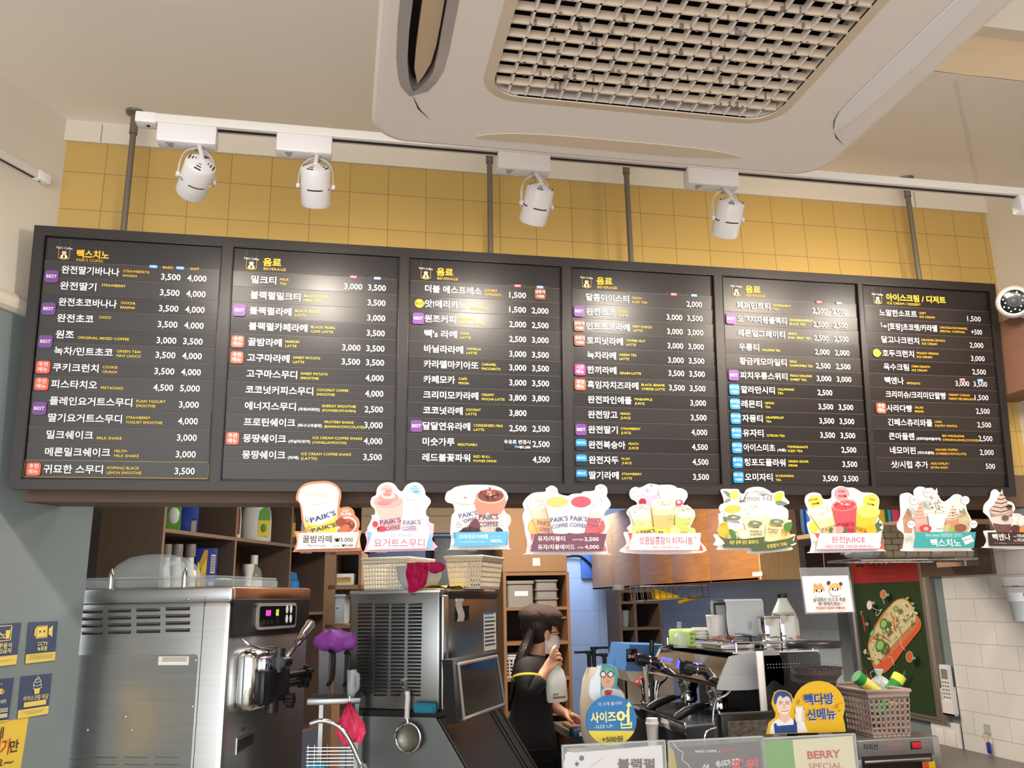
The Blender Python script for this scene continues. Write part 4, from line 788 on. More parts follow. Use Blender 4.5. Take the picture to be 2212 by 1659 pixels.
# mask notice hanging on a string
g=Sign(4.496,1720,1030,300,1100,Y=3.0)
g.m.prism([g.q(*p) for p in [(32,882),(513,876),(577,1318),(90,1336)]],-.0030,-.0022,'acrylic'); t=thing('mask_notice','clear holder with a mask wearing notice and two animal faces, hanging on a string','notice',g.P.M)
g.m.obj('acrylic_holder',t); g.m=MB(); g.m.prism([g.q(*p) for p in [(54,966),(505,958),(556,1310),(102,1320)]],-.0018,-.001,'card_white')
g.z=-.0008
for x,y,c,er in ((222,1105,'d59a5c',0),(375,1090,'d8b06a',1)):
    if er: g.el(312,1030,18,20,'5a3a32').el(428,1042,18,20,'5a3a32')
    else: g.el(185,1060,18,26,c).el(235,1058,18,26,c)
    g.el(x,y,62 if er else 55,58,c).el(x+4,y+28,58 if er else 52,38,'f6f0ea'); g.el(x-25,y+2,9,14,'3a2a28').el(x+22,y+2,9,14,'3a2a28').el(x-2,y+12,8,6,'3a2a28')
g.tx('실내에선 마스크 착용',160,476,1208,34,'2c2426',.016,1206).tx('꼭! 부탁드려요~',210,440,1250,34,'2c2426',.016,1248).tx('PLEASE WEAR A MASK!',188,475,1286,24,'c5303a',.02,1283)
g.m.obj('paper',t)
m=MB(); a=g.q(262,740); b=g.q(272,905); m.tube([(a[0],a[1],.001),(b[0],b[1],.001),(b[0],b[1]-.002,-.002)],.0008,'silver_trim',6); m.obj('string',t)
# ================================================================== kitchen, left side
mat('steel','c6c6c5',.33,1,noise=.05,nscale=3,stretch=(1,1,30)); mat('steel_dark','8f9292',.32,1,noise=.08,nscale=3); mat('chrome','dfe1e3',.08,1)
mat('steel_black','2b2d30',.35,.6); mat('plastic_black','18181a',.35); mat('rubber_black','101012',.55); mat('display_black','0b0b0e',.15)
mat('led_pink','ff2f9a',.5,emit=2.2); mat('led_green','c8ff3a',.5,emit=1.6); mat('led_blue','4a4dff',.5,emit=2.5)
mat('clear_plastic','dfe8ea',.1,alpha=.28); mat('clear_dark','1f2228',.15,alpha=.75); mat('frosted','c9d2d6',.3,alpha=.75)
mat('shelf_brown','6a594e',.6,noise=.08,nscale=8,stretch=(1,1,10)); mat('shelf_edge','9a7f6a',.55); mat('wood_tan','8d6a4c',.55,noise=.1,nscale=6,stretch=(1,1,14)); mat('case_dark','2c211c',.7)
mat('white_basket','e2d8c6',.5); mat('pink_cloth','c2185b',.7,bump=.2,bscale=40); mat('yellow_cloth','e8c423',.7); mat('purple_cloth','8e3fa0',.7); mat('pink_net','e0476f',.7)
mat('cyan_cloth','2b86a6',.8); mat('cardboard','a3805f',.8); mat('bottle_white','e6ebe6',.35); mat('label_green','5fa53b',.5); mat('label_yellow','e6d24a',.5); mat('label_red','8c3b3b',.5); mat('navy_box','243a9e',.4); mat('gold_food','d8a63a',.6)
mat('blue_bag','2f8fe0',.5); mat('container_grey','8b8681',.5); mat('beige_panel','b5a288',.7); mat('fridge_grey','4b4f5a',.4,.3); mat('paper','ece8e0',.7); mat('cabinet_reflection','c98c62',.3,1)
def put(P,px,py,n=0): return P.hit(px,py)+P.n*n
class Crop:
    def __init__(g,s,ox,oy): g.s,g.ox,g.oy=s,ox,oy
    def __call__(g,P,x,y): return P.uv(g.ox+x/g.s,g.oy+y/g.s)
    def px(g,x,y): return (g.ox+x/g.s,g.oy+y/g.s)
C6=Crop(3.6867,120,1240); C5=Crop(3.8138,180,1060); C8=Crop(3.4636,680,1180)
# ---------------- soft serve machine
a=R(22); fw=Vector((math.sin(a),math.cos(a),0)); fu=Vector((math.cos(a),-math.sin(a),0))
P0=atY(500,1290,3.3); zt=atY(500,1266,3.3).z
SM=Plane((P0.x,P0.y,0),fw)                     # front plane: u along the front, n outwards (towards the right)
SS=Plane((P0.x,P0.y,0),fu)                     # side plane: u towards the front edge (negative inside), n towards the camera
Wf=.68; D=.84
LM=Matrix(((fw.x,-fu.x,0,P0.x),(fw.y,-fu.y,0,P0.y),(0,0,1,0),(0,0,0,1)))   # local: x along front, y inwards, z up
LI=LM.inverted()
t=thing('ice_cream_machine','tall stainless soft serve ice cream machine beside the grey wall','ice cream machine',LM)
m=MB(); m.box((0,0,.12),(Wf,D,zt-.05),'steel',.022); m.box((-.004,-.004,zt-.055),(Wf+.004,D+.004,zt),'steel',.012)
for x in (.05,Wf-.05):
    for y in (.06,D-.06): m.cyl((x,y,0),(x,y,.125),.03,'steel_dark')
m.obj('body',t)
def louver(m,P,c,x0,x1,y,h=26):
    a=c(P,x0,y-h/2); b=c(P,x1,y+h/2); 
    m.box((a[0]+.003,b[1],-.004),(b[0]-.003,a[1],.0006),'slot_black'); 
    # pressed hood above each slot
    z=.009; m.add([(a[0],a[1],0),(b[0],a[1],0),(b[0]-.008,a[1]-.003,z),(a[0]+.008,a[1]-.003,z),(a[0]+.008,(a[1]*.55+b[1]*.45),z*.75),(b[0]-.008,(a[1]*.55+b[1]*.45),z*.75)],[(0,3,2,1),(3,4,5,2),(0,4,3),(1,2,5)],'steel',None,False)
m=MB(LI@SS.M)
pa_=C6(SS,180,640); pb_=C6(SS,1140,640); pc_=C6(SS,1110,1165)
m.prism(rrect(-D+.02,.25,pb_[0],pb_[1],.012),.0,.0025,'steel')
for xs in ((205,378),(415,605),(640,838),(872,1075)):
    for k in range(4): louver(m,SS,C6,xs[0],xs[1],{205:298,415:292,640:285,872:276}[xs[0]]+57*k)
for xs in ((75,262),(302,503),(545,747),(787,992)):
    for k in range(3): louver(m,SS,C6,xs[0],xs[1],1462+57*k)
for k in range(-4,0): louver(m,SS,C6,200+k*215,375+k*215,300,26)
s1=C6(SS,1188,215); s2=C6(SS,1112,1500); m.box((s1[0]-.001,.15,0),(s1[0]+.001,s1[1],.0012),'slot_black')
m.obj('side_panel',t)
m=MB(LI@SS.M)
for x,y in ((1058,200),(1200,195),(1118,688),(1092,1057),(557,1138),(605,1245),(258,1242)):
    q=C6(SS,x,y); m.lathe([(.0055,0),(.005,.002),(.003,.0035),(0,.004)],'chrome',tr(q[0],q[1],.002),12)
m.obj('screw',t,kind='stuff')
m=MB(LI@SS.M); q0=C6(SS,820,725); q1=C6(SS,1066,655); m.box((q0[0],q0[1],.0025),(q1[0],q1[1],.0031),'paper')
for k in range(5): m.box((q0[0]+.014,q1[1]-.004-.0032*k,.0031),(q1[0]-.004-.006*(k%2),q1[1]-.0028-.0032*k,.0033),'black_print')
m.text('!',q0[0]+.006,(q0[1]+q1[1])/2-.003,.01,'tag_red',z=.0034); m.obj('warning_label',t)
# front
m=MB(LI@SM.M); f=lambda x,y:C6(SM,x,y)
a0=f(1425,200); a1=f(2040,125); m.box((.015,a0[1],0),(Wf-.006,zt-.004,.006),'cabinet_reflection',.003); m.obj('top_band',t)  # orange reflection of the wooden cabinet put into the band's metal colour
m=MB(LI@SM.M); b0=f(1412,205); b1=f(2012,455); b2=f(1408,505); m.prism([(.012,b2[1]),(Wf-.022,b1[1]-.002),(Wf-.022,b0[1]),(.012,b0[1])],0,.008,'plastic_black'); fp=m.obj('control_panel',t)
d0=f(1572,465); d1=f(1890,222); m=MB(LI@SM.M@tr(0,0,.008)); m.prism(rrect(d0[0],d0[1]+.008,d1[0],d1[1]-.004,.02),0,.010,'silver_trim'); m.prism(rrect(d0[0]+.010,d0[1]+.019,d1[0]-.010,d1[1]-.015,.010),.010,.0115,'display_black')
dx=d1[0]-d0[0]; dz=d1[1]-d0[1]; 
def dp(u,v): return d0[0]+u*dx, d0[1]+.004+v*dz
x,y=dp(.17,.50); m.text('888',x,y,.03,'led_pink',w=.042,bold=.03,z=.012); x,y=dp(.43,.49); m.text('81',x,y,.034,'led_green',w=.022,bold=.03,z=.012)
for u,v in ((.72,.70),(.83,.70),(.72,.36),(.83,.36)): x,y=dp(u,v); m.lathe([(.0,.0015),(.013,.0015),(.014,0)][::-1],'white_plastic',tr(x,y,.0115)@Matrix.Diagonal((.75,1.2,1,1)),16)
for u,v in ((.13,.28),(.23,.28),(.33,.28),(.48,.29)): x,y=dp(u,v); m.flat(circ(x,y,.011,16),.0118,'steel_black')
m.obj('display',fp)
# freezing cylinder door
h0=f(1388,1112); h1=f(1676,570)
m=MB(LI@SM.M); xa,xb_=h0[0]+.012,h1[0]+.02; m.box((xa,h0[1],-.002),(xb_,h1[1],.075),'chrome',.035,seg=3); m.obj('door_plate',t)
m=MB(LI@SM.M); m.box((xa+.028,h0[1]+.02,.07),(xb_-.012,h1[1]-.075,.105),'plastic_black',.012); m.box((xa+.045,h1[1]-.09,.07),(xb_-.035,h1[1]-.03,.098),'chrome',.012); m.cyl(((xa+xb_)/2+.02,h1[1]-.09,.10),((xa+xb_)/2+.02,h1[1]-.005,.10),.022,'plastic_black'); m.cyl(((xa+xb_)/2+.0,h0[1]-.012,.088),((xa+xb_)/2+.0,h0[1]+.04,.088),.024,'plastic_black')
m.obj('dispensing_head',t)
def knob(m,p,d,L):
    p=Vector(p); d=Vector(d).normalized(); m.cyl(p,p+d*L,.013,'rubber_black',n=12); e=p+d*L
    m.cyl(e,e+d*.028,.02,'rubber_black',n=8)
    for k in range(5): T=look(e,e+d); c=T@Vector((.02*math.cos(k*2*PI/5),.02*math.sin(k*2*PI/5),0)); m.cyl(c,c+d*.026,.0085,'rubber_black',n=8)
for (u,v,dd,L) in ((xb_-.015,h1[1]-.11,(1,0,.12),.13),(xb_-.02,h0[1]+.075,(1,0,.1),.12),(xb_-.03,h0[1]+.02,(.12,-.05,1),.012)):
    m=MB(LI@SM.M); knob(m,(u,v,.088),dd,L); m.obj('locking_knob',t)
m=MB(LI@SM.M); k0=Vector(((xa+xb_)/2+.03,h1[1]-.055,.115)); k1=Vector(f(2150,430)+(0,)); L1=SM.uv(*C6.px(2148,432)); k1=Vector((L1[0]-.10,L1[1],.115))
k1=Vector((k0.x+.19,k0.y+.135,.135)); dK=(k1-k0)
m.tube([k0+dK*q for q in (0,.1,.42,.46,.7,.93,.98,1)],.01,'chrome',14,rr=[.008,.009,.009,.014,.018,.022,.02,.008]); m.cyl(k0-Vector((.03,0,0)),k0+Vector((.03,0,0)),.02,'plastic_black'); m.obj('draw_handle',t)
m=MB(LI@SM.M); w0=Vector((xa+.035,h1[1]+.03,.006)); m.tube(spline([w0,w0+Vector((.01,-.02,.03)),w0+Vector((.09,-.04,.06)),Vector(((xa+xb_)/2+.02,h1[1]-.012,.09))],5,False),.0035,'chrome'); m.obj('retaining_wire',t)
m=MB(LI@SM.M); r0=f(1432,1440); r1=f(1578,1250); m.prism([(r0[0],r0[1]),(r1[0],r0[1]+.012),(r1[0],r1[1]),(r0[0],r1[1]-.006)],0,.004,'steel'); m.prism([(r0[0]+.006,r0[1]+.008),(r1[0]-.006,r0[1]+.02),(r1[0]-.006,r1[1]-.008),(r0[0]+.006,r1[1]-.014)],.004,.0045,'slot_black'); m.text('교반',r0[0]+.03,r1[1]+.012,.016,'black_print',z=.003); m.obj('outlet_plate',t)
# clear hopper lid and latches on top
ltz=zt
m=MB(); m.box((.05,.10,zt),(Wf-.10,D-.05,zt+.035),'clear_plastic',.012)
m.prism(rrect(.05,.10,Wf-.10,D-.05,.03),zt+.035,zt+.042,'clear_plastic')
dome=[(0,.10),(.05,.098),(.10,.085),(.14,.055),(.16,.02),(.165,0)][::-1]; m.lathe(dome,'clear_plastic',tr(.3,.50,zt+.04)@Matrix.Diagonal((.9,1.15,1,1)),28)
for y in (.28,.72): m.tube(spline([(.07,y-.03,zt+.04),(.07,y-.03,zt+.085),(.07,y+.03,zt+.085),(.07,y+.03,zt+.04)],5,False),.011,'clear_plastic',10)
m.obj('hopper_lid',t)
for q in ((195,790),(805,800)):
    u=SS.uv(*C5.px(*q))[0]; m=MB(); y=-u; m.lathe([(.010,0),(.010,.035),(.009,.05),(.0,.075)],'chrome',tr(.02,y,zt),14); m.obj('latch_pin',t)
# ---------------- brown shelf unit along the left of the kitchen
Y0=4.9; S0=atY(354,1150,Y0); PSf=Plane((S0.x,S0.y,0),wK)      # front plane, n out to the right
dB=.38; cw=.735
zs=[atY(354,1079,Y0).z+.10,S0.z+(atY(354,1141,Y0).z-S0.z),atY(340,1248,Y0).z-.10]
zmid=atY(352,1145,Y0).z; ztop=zmid+.46; zlow=zmid-.46
t=thing('shelf_unit','brown open shelf unit with bottles and boxes behind the ice cream machine','shelf',PSf.M)
m=MB(); N=4; th=.02
for k in range(N+1): m.box((cw*k-th/2,.75,-dB),(cw*k+th/2,ztop,0),'shelf_brown'); m.box((cw*k-th/2,.75,0),(cw*k+th/2,ztop,.002),'shelf_edge')
m.obj('upright',t,kind='stuff')
for z in (.75,zlow,zmid,ztop): 
    m=MB(); m.box((0,z-th/2,-dB),(cw*N,z+th/2,-.001),'shelf_brown'); m.box((0,z-th/2,-.001),(cw*N,z+th/2,.0015),'shelf_edge'); m.obj('shelf_board',t)
m=MB(); m.box((0,.75,-dB-.01),(cw*N,ztop,-dB),'shelf_brown'); m.obj('back_panel',t)
PIt=Plane(PSf.o-PSf.n*.11,wK)           # plane the shelf goods stand in
def std(P,px0,px1,py0,py1,zbase=None):
    """centre, width, height of an upright thing seen between those pixels on plane P; the base may be given"""
    pc=(px0+px1)/2; A=P.hit(px0,(py0+py1)/2); B=P.hit(px1,(py0+py1)/2); d=(A+B)/2; ztp=P.hit(pc,py0).z; zbt=P.hit(pc,py1).z if zbase is None else zbase
    return Vector((d.x,d.y,zbt)),abs(px1-px0)/F*(d-EYEV).dot(CF),ztp-zbt
def c5(x,y): return C5.px(x,y)
VF=Plane((0,0,0),(CR.x,CR.y,0)); VF2=Plane((0,0,0),(math.cos(.12),math.sin(.12),0))
def yawM(p,P):
    if abs(P.u.x)<.8: P=VF2
    return Matrix(((P.u.x,-P.n.x,0,p.x),(P.u.y,-P.n.y,0,p.y),(0,0,1,p.z),(0,0,0,1)))   # x along plane, y into depth
def stdc(P,C,x0,y0,x1,y1,zb=None): a=C.px(x0,y0); b=C.px(x1,y1); return std(P,a[0],b[0],a[1],b[1],zb)
zm=zmid+.0105; zl=zlow+.0105
# green pouches and the navy carton, top left compartment
p,w,h=stdc(PIt,C5,700,70,795,300,zm); t=thing('food_pouch','green and white pouch standing at the left of the top shelf','pouch',yawM(p,PIt))
m=MB(); w*=1.2; m.add([(-w/2,-.03,0),(w/2,-.03,0),(w/2,.03,0),(-w/2,.03,0),(-w*.48,-.035,h*.5),(w*.48,-.035,h*.5),(w*.48,.035,h*.5),(-w*.48,.035,h*.5),(-w/2,-.002,h),(w/2,-.002,h),(w/2,.002,h),(-w/2,.002,h)],[(0,1,5,4),(1,2,6,5),(2,3,7,6),(3,0,4,7),(4,5,9,8),(5,6,10,9),(6,7,11,10),(7,4,8,11),(8,9,10,11),(3,2,1,0)],'label_green'); m.obj('pouch',t)
m=MB(); m.ell((0,-.030,h*.48),(w*.42,.012,h*.26),'bottle_white'); m.box((-w*.4,-.034,h*.05),(w*.4,-.03,h*.2),'label_green'); m.obj('label',t)
def carton(name,lab,cat,M,w,d,h,c,extra=None):
    t=thing(name,lab,cat,M); m=MB(); m.box((-w/2,-d/2,0),(w/2,d/2,h),c,.003); m.obj('carton',t)
    if extra: extra(t)
    return t
p,w,h=stdc(PIt,C5,800,75,945,318,zm)
def ex(t):
    m=MB(); m.box((w*.18,-.0615,.01),(w*.42,-.060,h*.36),'paper')
    for k in range(9): m.box((w*.2,-.0621,.016+k*.008),(w*.4,-.0615,.0195+k*.008),'black_print')
    m.obj('barcode_label',t); m=MB(rot('Y',0)); m.text('분리배출',w*.3,h*.62,.03,'text_white',z=0,M=Matrix(((0,-1,0,w*.36),(0,0,-1,-.0608),(1,0,0,h*.05),(0,0,0,1)))); m.obj('lettering',t)
carton('carton','navy blue carton with a barcode standing on the top shelf','carton',yawM(p,PIt),w,.12,h,'navy_box',ex)
# big white jugs, top middle compartment
def jug(name,lab,x0,y0,x1,y1,lc):
    p,w,h=stdc(PIt,C5,x0,y0,x1,y1,zm); t=thing(name,lab,'bottle',yawM(p,PIt)); m=MB(); pr=[(0,0),(.46,.0),(.5,.03),(.5,.5),(.46,.75),(.36,.92),(.2,1.02),(.12,1.06),(.12,1.2),(0,1.2)]
    m.lathe([(r*w,z*h) for r,z in pr],'bottle_white',Matrix.Diagonal((1,.6,1,1)),28); m.obj('body',t)
    m=MB(); m.add([(u*w,-.31*w*(1-abs(u)*.25),v*h) for u,v in ((.05,.12),(.42,.12),(.44,.5),(.05,.5))],[(0,1,2,3)],lc[0],None,False); m.add([(u*w,-.31*w*(1-abs(u)*.25),v*h) for u,v in ((.05,.5),(.44,.5),(.42,.75),(.3,.85),(.1,.72))],[(0,1,2,3,4)],lc[1],None,False); m.el=None
    m.ell((.24*w,-.31*w,.32*h),(.09*w,.006,.1*h),'label_green'); m.obj('label',t)
jug('detergent_bottle','large white bottle with a green and yellow label on the top shelf',1300,75,1545,388,('label_yellow','label_green'))
jug('detergent_bottle','white bottle with a brown label, half hidden by the shelf upright',1165,75,1300,370,('label_red','label_red'))
# three syrup bottles and the potato carton, lower left compartment
for i,(x0,x1) in enumerate(((640,722),(722,815),(830,922))):
    p,w,h=stdc(PIt,C5,x0,440,x1,690,zl+.0); h=PIt.hit(*C5.px((x0+x1)/2,440)).z-zl
    t=thing('syrup_bottle',('leftmost','middle','rightmost')[i]+' of three white flared bottles on the lower shelf','bottle',yawM(p,PIt),'white flared bottles on the lower shelf')
    m=MB(); m.lathe([(0,0),(.6*w,0),(.62*w,.02),(.60*w,h*.42),(.5*w,h*.56),(.38*w,h*.72),(.36*w,h*.82)],'bottle_white',n=24); m.obj('body',t); m=MB(); m.lathe([(.47*w,h*.82),(.48*w,h*.83),(.48*w,h*.985),(.45*w,h),(0,h)],'container_grey',n=24); m.obj('cap',t)
p,w,h=stdc(PIt,C5,925,475,1095,730,zl); h=PIt.hit(*C5.px(1000,475)).z-zl
def ex(t):
    m=MB(); m.prism([(-w*.49,h*.3),(.02*w,h*.3),(.06*w,h*.97),(-.1*w,h*.97),(-w*.49,h*.6)],0,.001,'gold_food',Matrix(((1,0,0,0),(0,0,-1,-.061),(0,1,0,0),(0,0,0,1))))
    for k in range(8): r_=random.Random(k); m.ell((r_.uniform(-.4,-.02)*w,-.062,r_.uniform(.4,.75)*h),(.05*w,.004,.10*h),'label_yellow',n=10,k=6)
    m.obj('picture',t); m=MB(); m.box((w*.22,-.0615,h*.62),(w*.42,-.060,h*.9),'paper'); 
    for k in range(8): m.box((w*.24,-.0621,h*.65+k*h*.03),(w*.4,-.0615,h*.662+k*h*.03),'black_print')
    m.text('분리배출',0,0,.032,'text_white',M=Matrix(((0,-1,0,w*.38),(0,0,-1,-.0608),(1,0,0,h*.2),(0,0,0,1)))); m.obj('barcode_label',t)
carton('carton','blue and yellow food carton beside the white flared bottles','carton',yawM(p,PIt),w,.12,h,'navy_box',ex)
# clear bottle and white funnel cup
p,w,h=stdc(PIt,C5,1330,530,1475,760,zl); h=PIt.hit(*C5.px(1395,530)).z-zl
t=thing('sauce_bottle','clear bottle with a white screw cap and paper label on the lower shelf','bottle',yawM(p,PIt)); m=MB(); m.lathe([(0,0),(.46*w,0),(.5*w,.02),(.5*w,h*.62),(.42*w,h*.74),(.2*w,h*.82),(.2*w,h*.86)],'clear_plastic',n=24); m.obj('body',t); m=MB(); m.lathe([(.21*w,h*.84),(.21*w,h*.99),(.19*w,h),(0,h)],'bottle_white',n=20); m.obj('cap',t); m=MB(); m.lathe([(.505*w,h*.12),(.505*w,h*.56)],'paper',rot('Z',PI),24,arc=PI); m.obj('label',t)
p,w,h=stdc(PIt,C5,1205,530,1300,760,zl); h=PIt.hit(*C5.px(1260,530)).z-zl
t=thing('sauce_bottle','clear bottle behind the white hourglass cup on the lower shelf','bottle',yawM(p-PIt.n*.06,PIt)); m=MB(); m.lathe([(0,0),(.46*w,0),(.5*w,.02),(.5*w,h*.62),(.3*w,h*.8),(.26*w,h*.86)],'clear_dark',n=20); m.obj('body',t); m=MB(); m.lathe([(.3*w,h*.84),(.3*w,h*.99),(0,h)],'bottle_white',n=18); m.obj('cap',t)
p,w,h=stdc(PIt,C5,1250,608,1348,740,zl); h=PIt.hit(*C5.px(1300,608)).z-zl
t=thing('jigger_cup','small white hourglass shaped cup in front of the clear bottles','cup',yawM(p+PIt.n*.05,PIt)); m=MB(); m.lathe([(0,0),(.62*w,0),(.6*w,h*.1),(.3*w,h*.62),(.3*w,h*.68),(.47*w,h*.92),(.48*w,h),(.42*w,h),(.26*w,h*.7)],'bottle_white',n=24); m.obj('body',t); m=MB(); m.lathe([(.3*w,h*.62),(.325*w,h*.65),(.3*w,h*.68)],'bottle_white',n=24); m.obj('waist_ring',t)
# third compartment
p,w,h=stdc(PIt,C5,1690,75,1750,395,zm); t=thing('oil_bottle','olive bottle in the shadowed third compartment of the top shelf','bottle',yawM(p,PIt)); mat('olive_glass','6d6a3d',.2); m=MB(); m.lathe([(0,0),(.5*w,0),(.5*w,h*.6),(.2*w,h*.8),(.2*w,h)],'olive_glass',n=20); m.obj('body',t); m=MB(); m.lathe([(.505*w,h*.2),(.505*w,h*.5)],'label_yellow',n=20); m.obj('label',t)
p,w,h=stdc(PIt,C5,1650,678,1775,800,zl); h=PIt.hit(*C5.px(1710,678)).z-zl
t=thing('sugar_bag','bright blue bag lying on the lower shelf','bag',yawM(p,PIt)); m=MB(); m.box((-w/2,-.06,0),(w/2,.06,h*.85),'blue_bag',.03,seg=3); m.prism([(-w*.45,h*.8),(w*.4,h*.8),(w*.3,h),(-w*.2,h*1.05)],-.01,.01,'blue_bag',Matrix(((1,0,0,0),(0,0,-1,0),(0,1,0,0),(0,0,0,1)))); m.obj('bag_body',t); m=MB(); m.box((-w*.1,-.0615,h*.2),(w*.2,-.060,h*.55),'text_white'); m.obj('label',t)
# ---------------- tan box shelf beside the ice maker, with small packets and clear containers
PT=Plane(atY(700,1250,4.35),(math.cos(R(-8)),math.sin(R(-8)),0))
def uvT(x,y): return C8(PT,x,y)
t=thing('box_shelf','narrow brown box shelf on the wall left of the ice maker','shelf',PT.M)
def brd(m,x0,y0,x1,y1,z0=-.28): a=uvT(x0,y0); b=uvT(x1,y1); m.box((a[0],min(a[1],b[1]),z0),(b[0],max(a[1],b[1]),0),'wood_tan')
for r_ in ((78,40,92,2200),(330,40,345,320)): m=MB(); brd(m,*r_); m.obj('side_board',t)
for r_ in ((78,45,345,60),(78,292,345,320),(78,588,260,612)): m=MB(); brd(m,*r_); m.obj('shelf_board',t)
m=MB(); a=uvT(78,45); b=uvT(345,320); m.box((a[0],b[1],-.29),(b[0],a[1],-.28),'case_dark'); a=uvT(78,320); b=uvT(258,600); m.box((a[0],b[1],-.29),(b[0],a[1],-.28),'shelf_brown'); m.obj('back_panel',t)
PT2=Plane(PT.o-PT.n*.10,PT.u)
zsh=PT.hit(*C8.px(200,291)).z
def pk(x0,y0,x1,y1,lab,c,name='packet',zb=zsh,d=.10,lc='paper'):
    p,w,h=stdc(PT2,C8,x0,y0,x1,y1,zb); 
    def ex(t): m=MB(); m.box((-w*.36,-d/2-.001,h*.2),(w*.36,-d/2,h*.7),lc); m.text('COFFEE',-w*.3,0,.02,'navy_print',w=w*.6,M=Matrix(((1,0,0,0),(0,0,-1,-d/2-.0014),(0,1,0,h*.4),(0,0,0,1)))); m.obj('label',t)
    return carton(name,lab,'packet',yawM(p,PT2),w,d,h,c,ex)
pk(95,208,158,290,'navy packet lying at the left of the small box shelf','navy_box',d=.14)
pk(160,208,305,290,'white and orange packet on the small box shelf','paper',lc='gold_food',d=.14)
p,w,h=stdc(PT2,C8,95,95,155,205,zsh+.075); h=.115
t=thing('spice_box','cream box with two round marks standing on the navy packet','box',yawM(Vector((p.x,p.y,PT2.hit(*C8.px(125,207)).z)),PT2)); m=MB(); m.box((-w/2,-.05,0),(w/2,.05,h),'paper',.003); m.obj('carton',t); m=MB(); 
for s_ in (-1,1): m.lathe([(.010,-.0505),(.014,-.0505)],'black_print',rot('X',PI/2)@tr(0,0,0)@tr(s_*.017,h*.7,0)@Matrix.Diagonal((1,1,-1,1)),16)
m.obj('mark',t)
t0=PT2.hit(*C8.px(165,585)); p,w,h=stdc(PT2,C8,98,360,250,585,PT.hit(*C8.px(160,588)).z)
t=thing('storage_tub','translucent plastic tub on the lower board of the box shelf','container',yawM(p,PT2)); m=MB(); m.box((-w*.47,-.09,0),(w*.47,.09,h*.93),'frosted',.015); m.obj('tub',t); m=MB(); m.box((-w/2,-.1,h*.9),(w/2,.1,h),'frosted',.008); m.obj('lid',t); m=MB(); m.box((0,-.0925,h*.48),(w*.22,-.091,h*.6),'paper'); m.box((w*.03,-.0931,h*.5),(w*.08,-.0925,h*.58),'black_print'); m.box((w*.13,-.0931,h*.5),(w*.18,-.0925,h*.58),'black_print'); m.obj('label',t)
# ---------------- ice maker
a=R(28); iw=Vector((math.sin(a),math.cos(a),0)); iu=Vector((math.cos(a),-math.sin(a),0)); Q0=atY(950,1278,3.5)
IS=Plane((Q0.x,Q0.y,0),iu); IF=Plane((Q0.x,Q0.y,0),iw); IM=Matrix(((iw.x,-iu.x,0,Q0.x),(iw.y,-iu.y,0,Q0.y),(0,0,1,0),(0,0,0,1)))
ztI=atY(950,1274,3.5).z; zbI=atY(950,1536,3.5).z; WI=.715; DI=-C8(IS,250,700)[0]
II=IM.inverted()
t=thing('ice_maker','stainless ice maker with louvred side in the middle of the kitchen','ice maker',IM)
m=MB(); m.box((0,0,zbI),(WI,DI,ztI),'steel_dark',.012); m.box((-.002,-.002,ztI-.012),(WI+.002,DI,ztI+.004),'steel',.004); m.box((.0,.0,zbI-.022),(WI,DI,zbI),'plastic_black'); m.obj('body',t)
m=MB(II@IS.M)
for c_ in range(4):
    for k in range(26 if c_>0 else 24):
        x0=(322,448,573,700)[c_]-k*.5; x1=x0+(108 if c_<2 else 104); y=430+27.2*k; a=C8(IS,x0,y-5); b=C8(IS,x1,y+12)
        m.box((a[0],b[1],-.001),(b[0],a[1],.001),'slot_black'); m.add([(a[0],a[1],.0005),(b[0],a[1],.0005),(b[0]-.003,(a[1]+b[1])/2,.007),(a[0]+.003,(a[1]+b[1])/2,.007)],[(0,3,2,1)],'steel_dark',None,False)
        m.ell((a[0]+.002,a[1]-.001,.003),(.0024,.0018,.002),'chrome',n=6,k=4)  # chrome bead added for the bright glint at each slot's end
m.obj('louvre_panel',t)
m=MB(II@IF.M); m.box((.006,zbI,0),(.062,ztI-.02,.016),'steel',.014,seg=3); m.obj('corner_post',t)
m=MB(II@IF.M); a=C8(IF,1005,375); b=C8(IF,1345,800); m.box((.065,zbI+.12,0),(WI-.004,ztI-.035,.010),'steel_dark',.004); m.box((.065,ztI-.035,0),(WI,ztI-.004,.012),'plastic_black',.003); m.obj('front_panel',t)
m=MB(II@IF.M); a=C8(IF,1085,555); b=C8(IF,1132,445); m.box((a[0],a[1],.010),(b[0],b[1],.013),'display_black'); m.obj('display',t)
m=MB(II@IF.M); a=C8(IF,1250,785); b=C8(IF,1337,500); m.box((a[0],a[1],.0102),(b[0],b[1],.0112),'paper'); 
for k in range(9): m.box((a[0]+.01,a[1]+.02+.017*k,.0112),(b[0]-.01-.01*(k%3),a[1]+.028+.017*k,.0114),'fridge_grey' if k<7 else 'tag_blue')
m.obj('notice_sticker',t)
t3=thing('receipt','long paper slip hanging on the front of the ice maker','paper',IF.M); m=MB(); a=C8(IF,1035,565); b=C8(IF,1085,400); m.add([(a[0]+(b[0]-a[0])*i,a[1]+(b[1]-a[1])*j/6,.016+.006*math.sin(j)) for j in range(7) for i in (0,1)],[(2*j,2*j+1,2*j+3,2*j+2) for j in range(6)],'paper'); m.obj('slip',t3); m=MB(); m.box((a[0],b[1]-.006,.010),(b[0],b[1]+.004,.017),'paper'); m.obj('tape',t3)
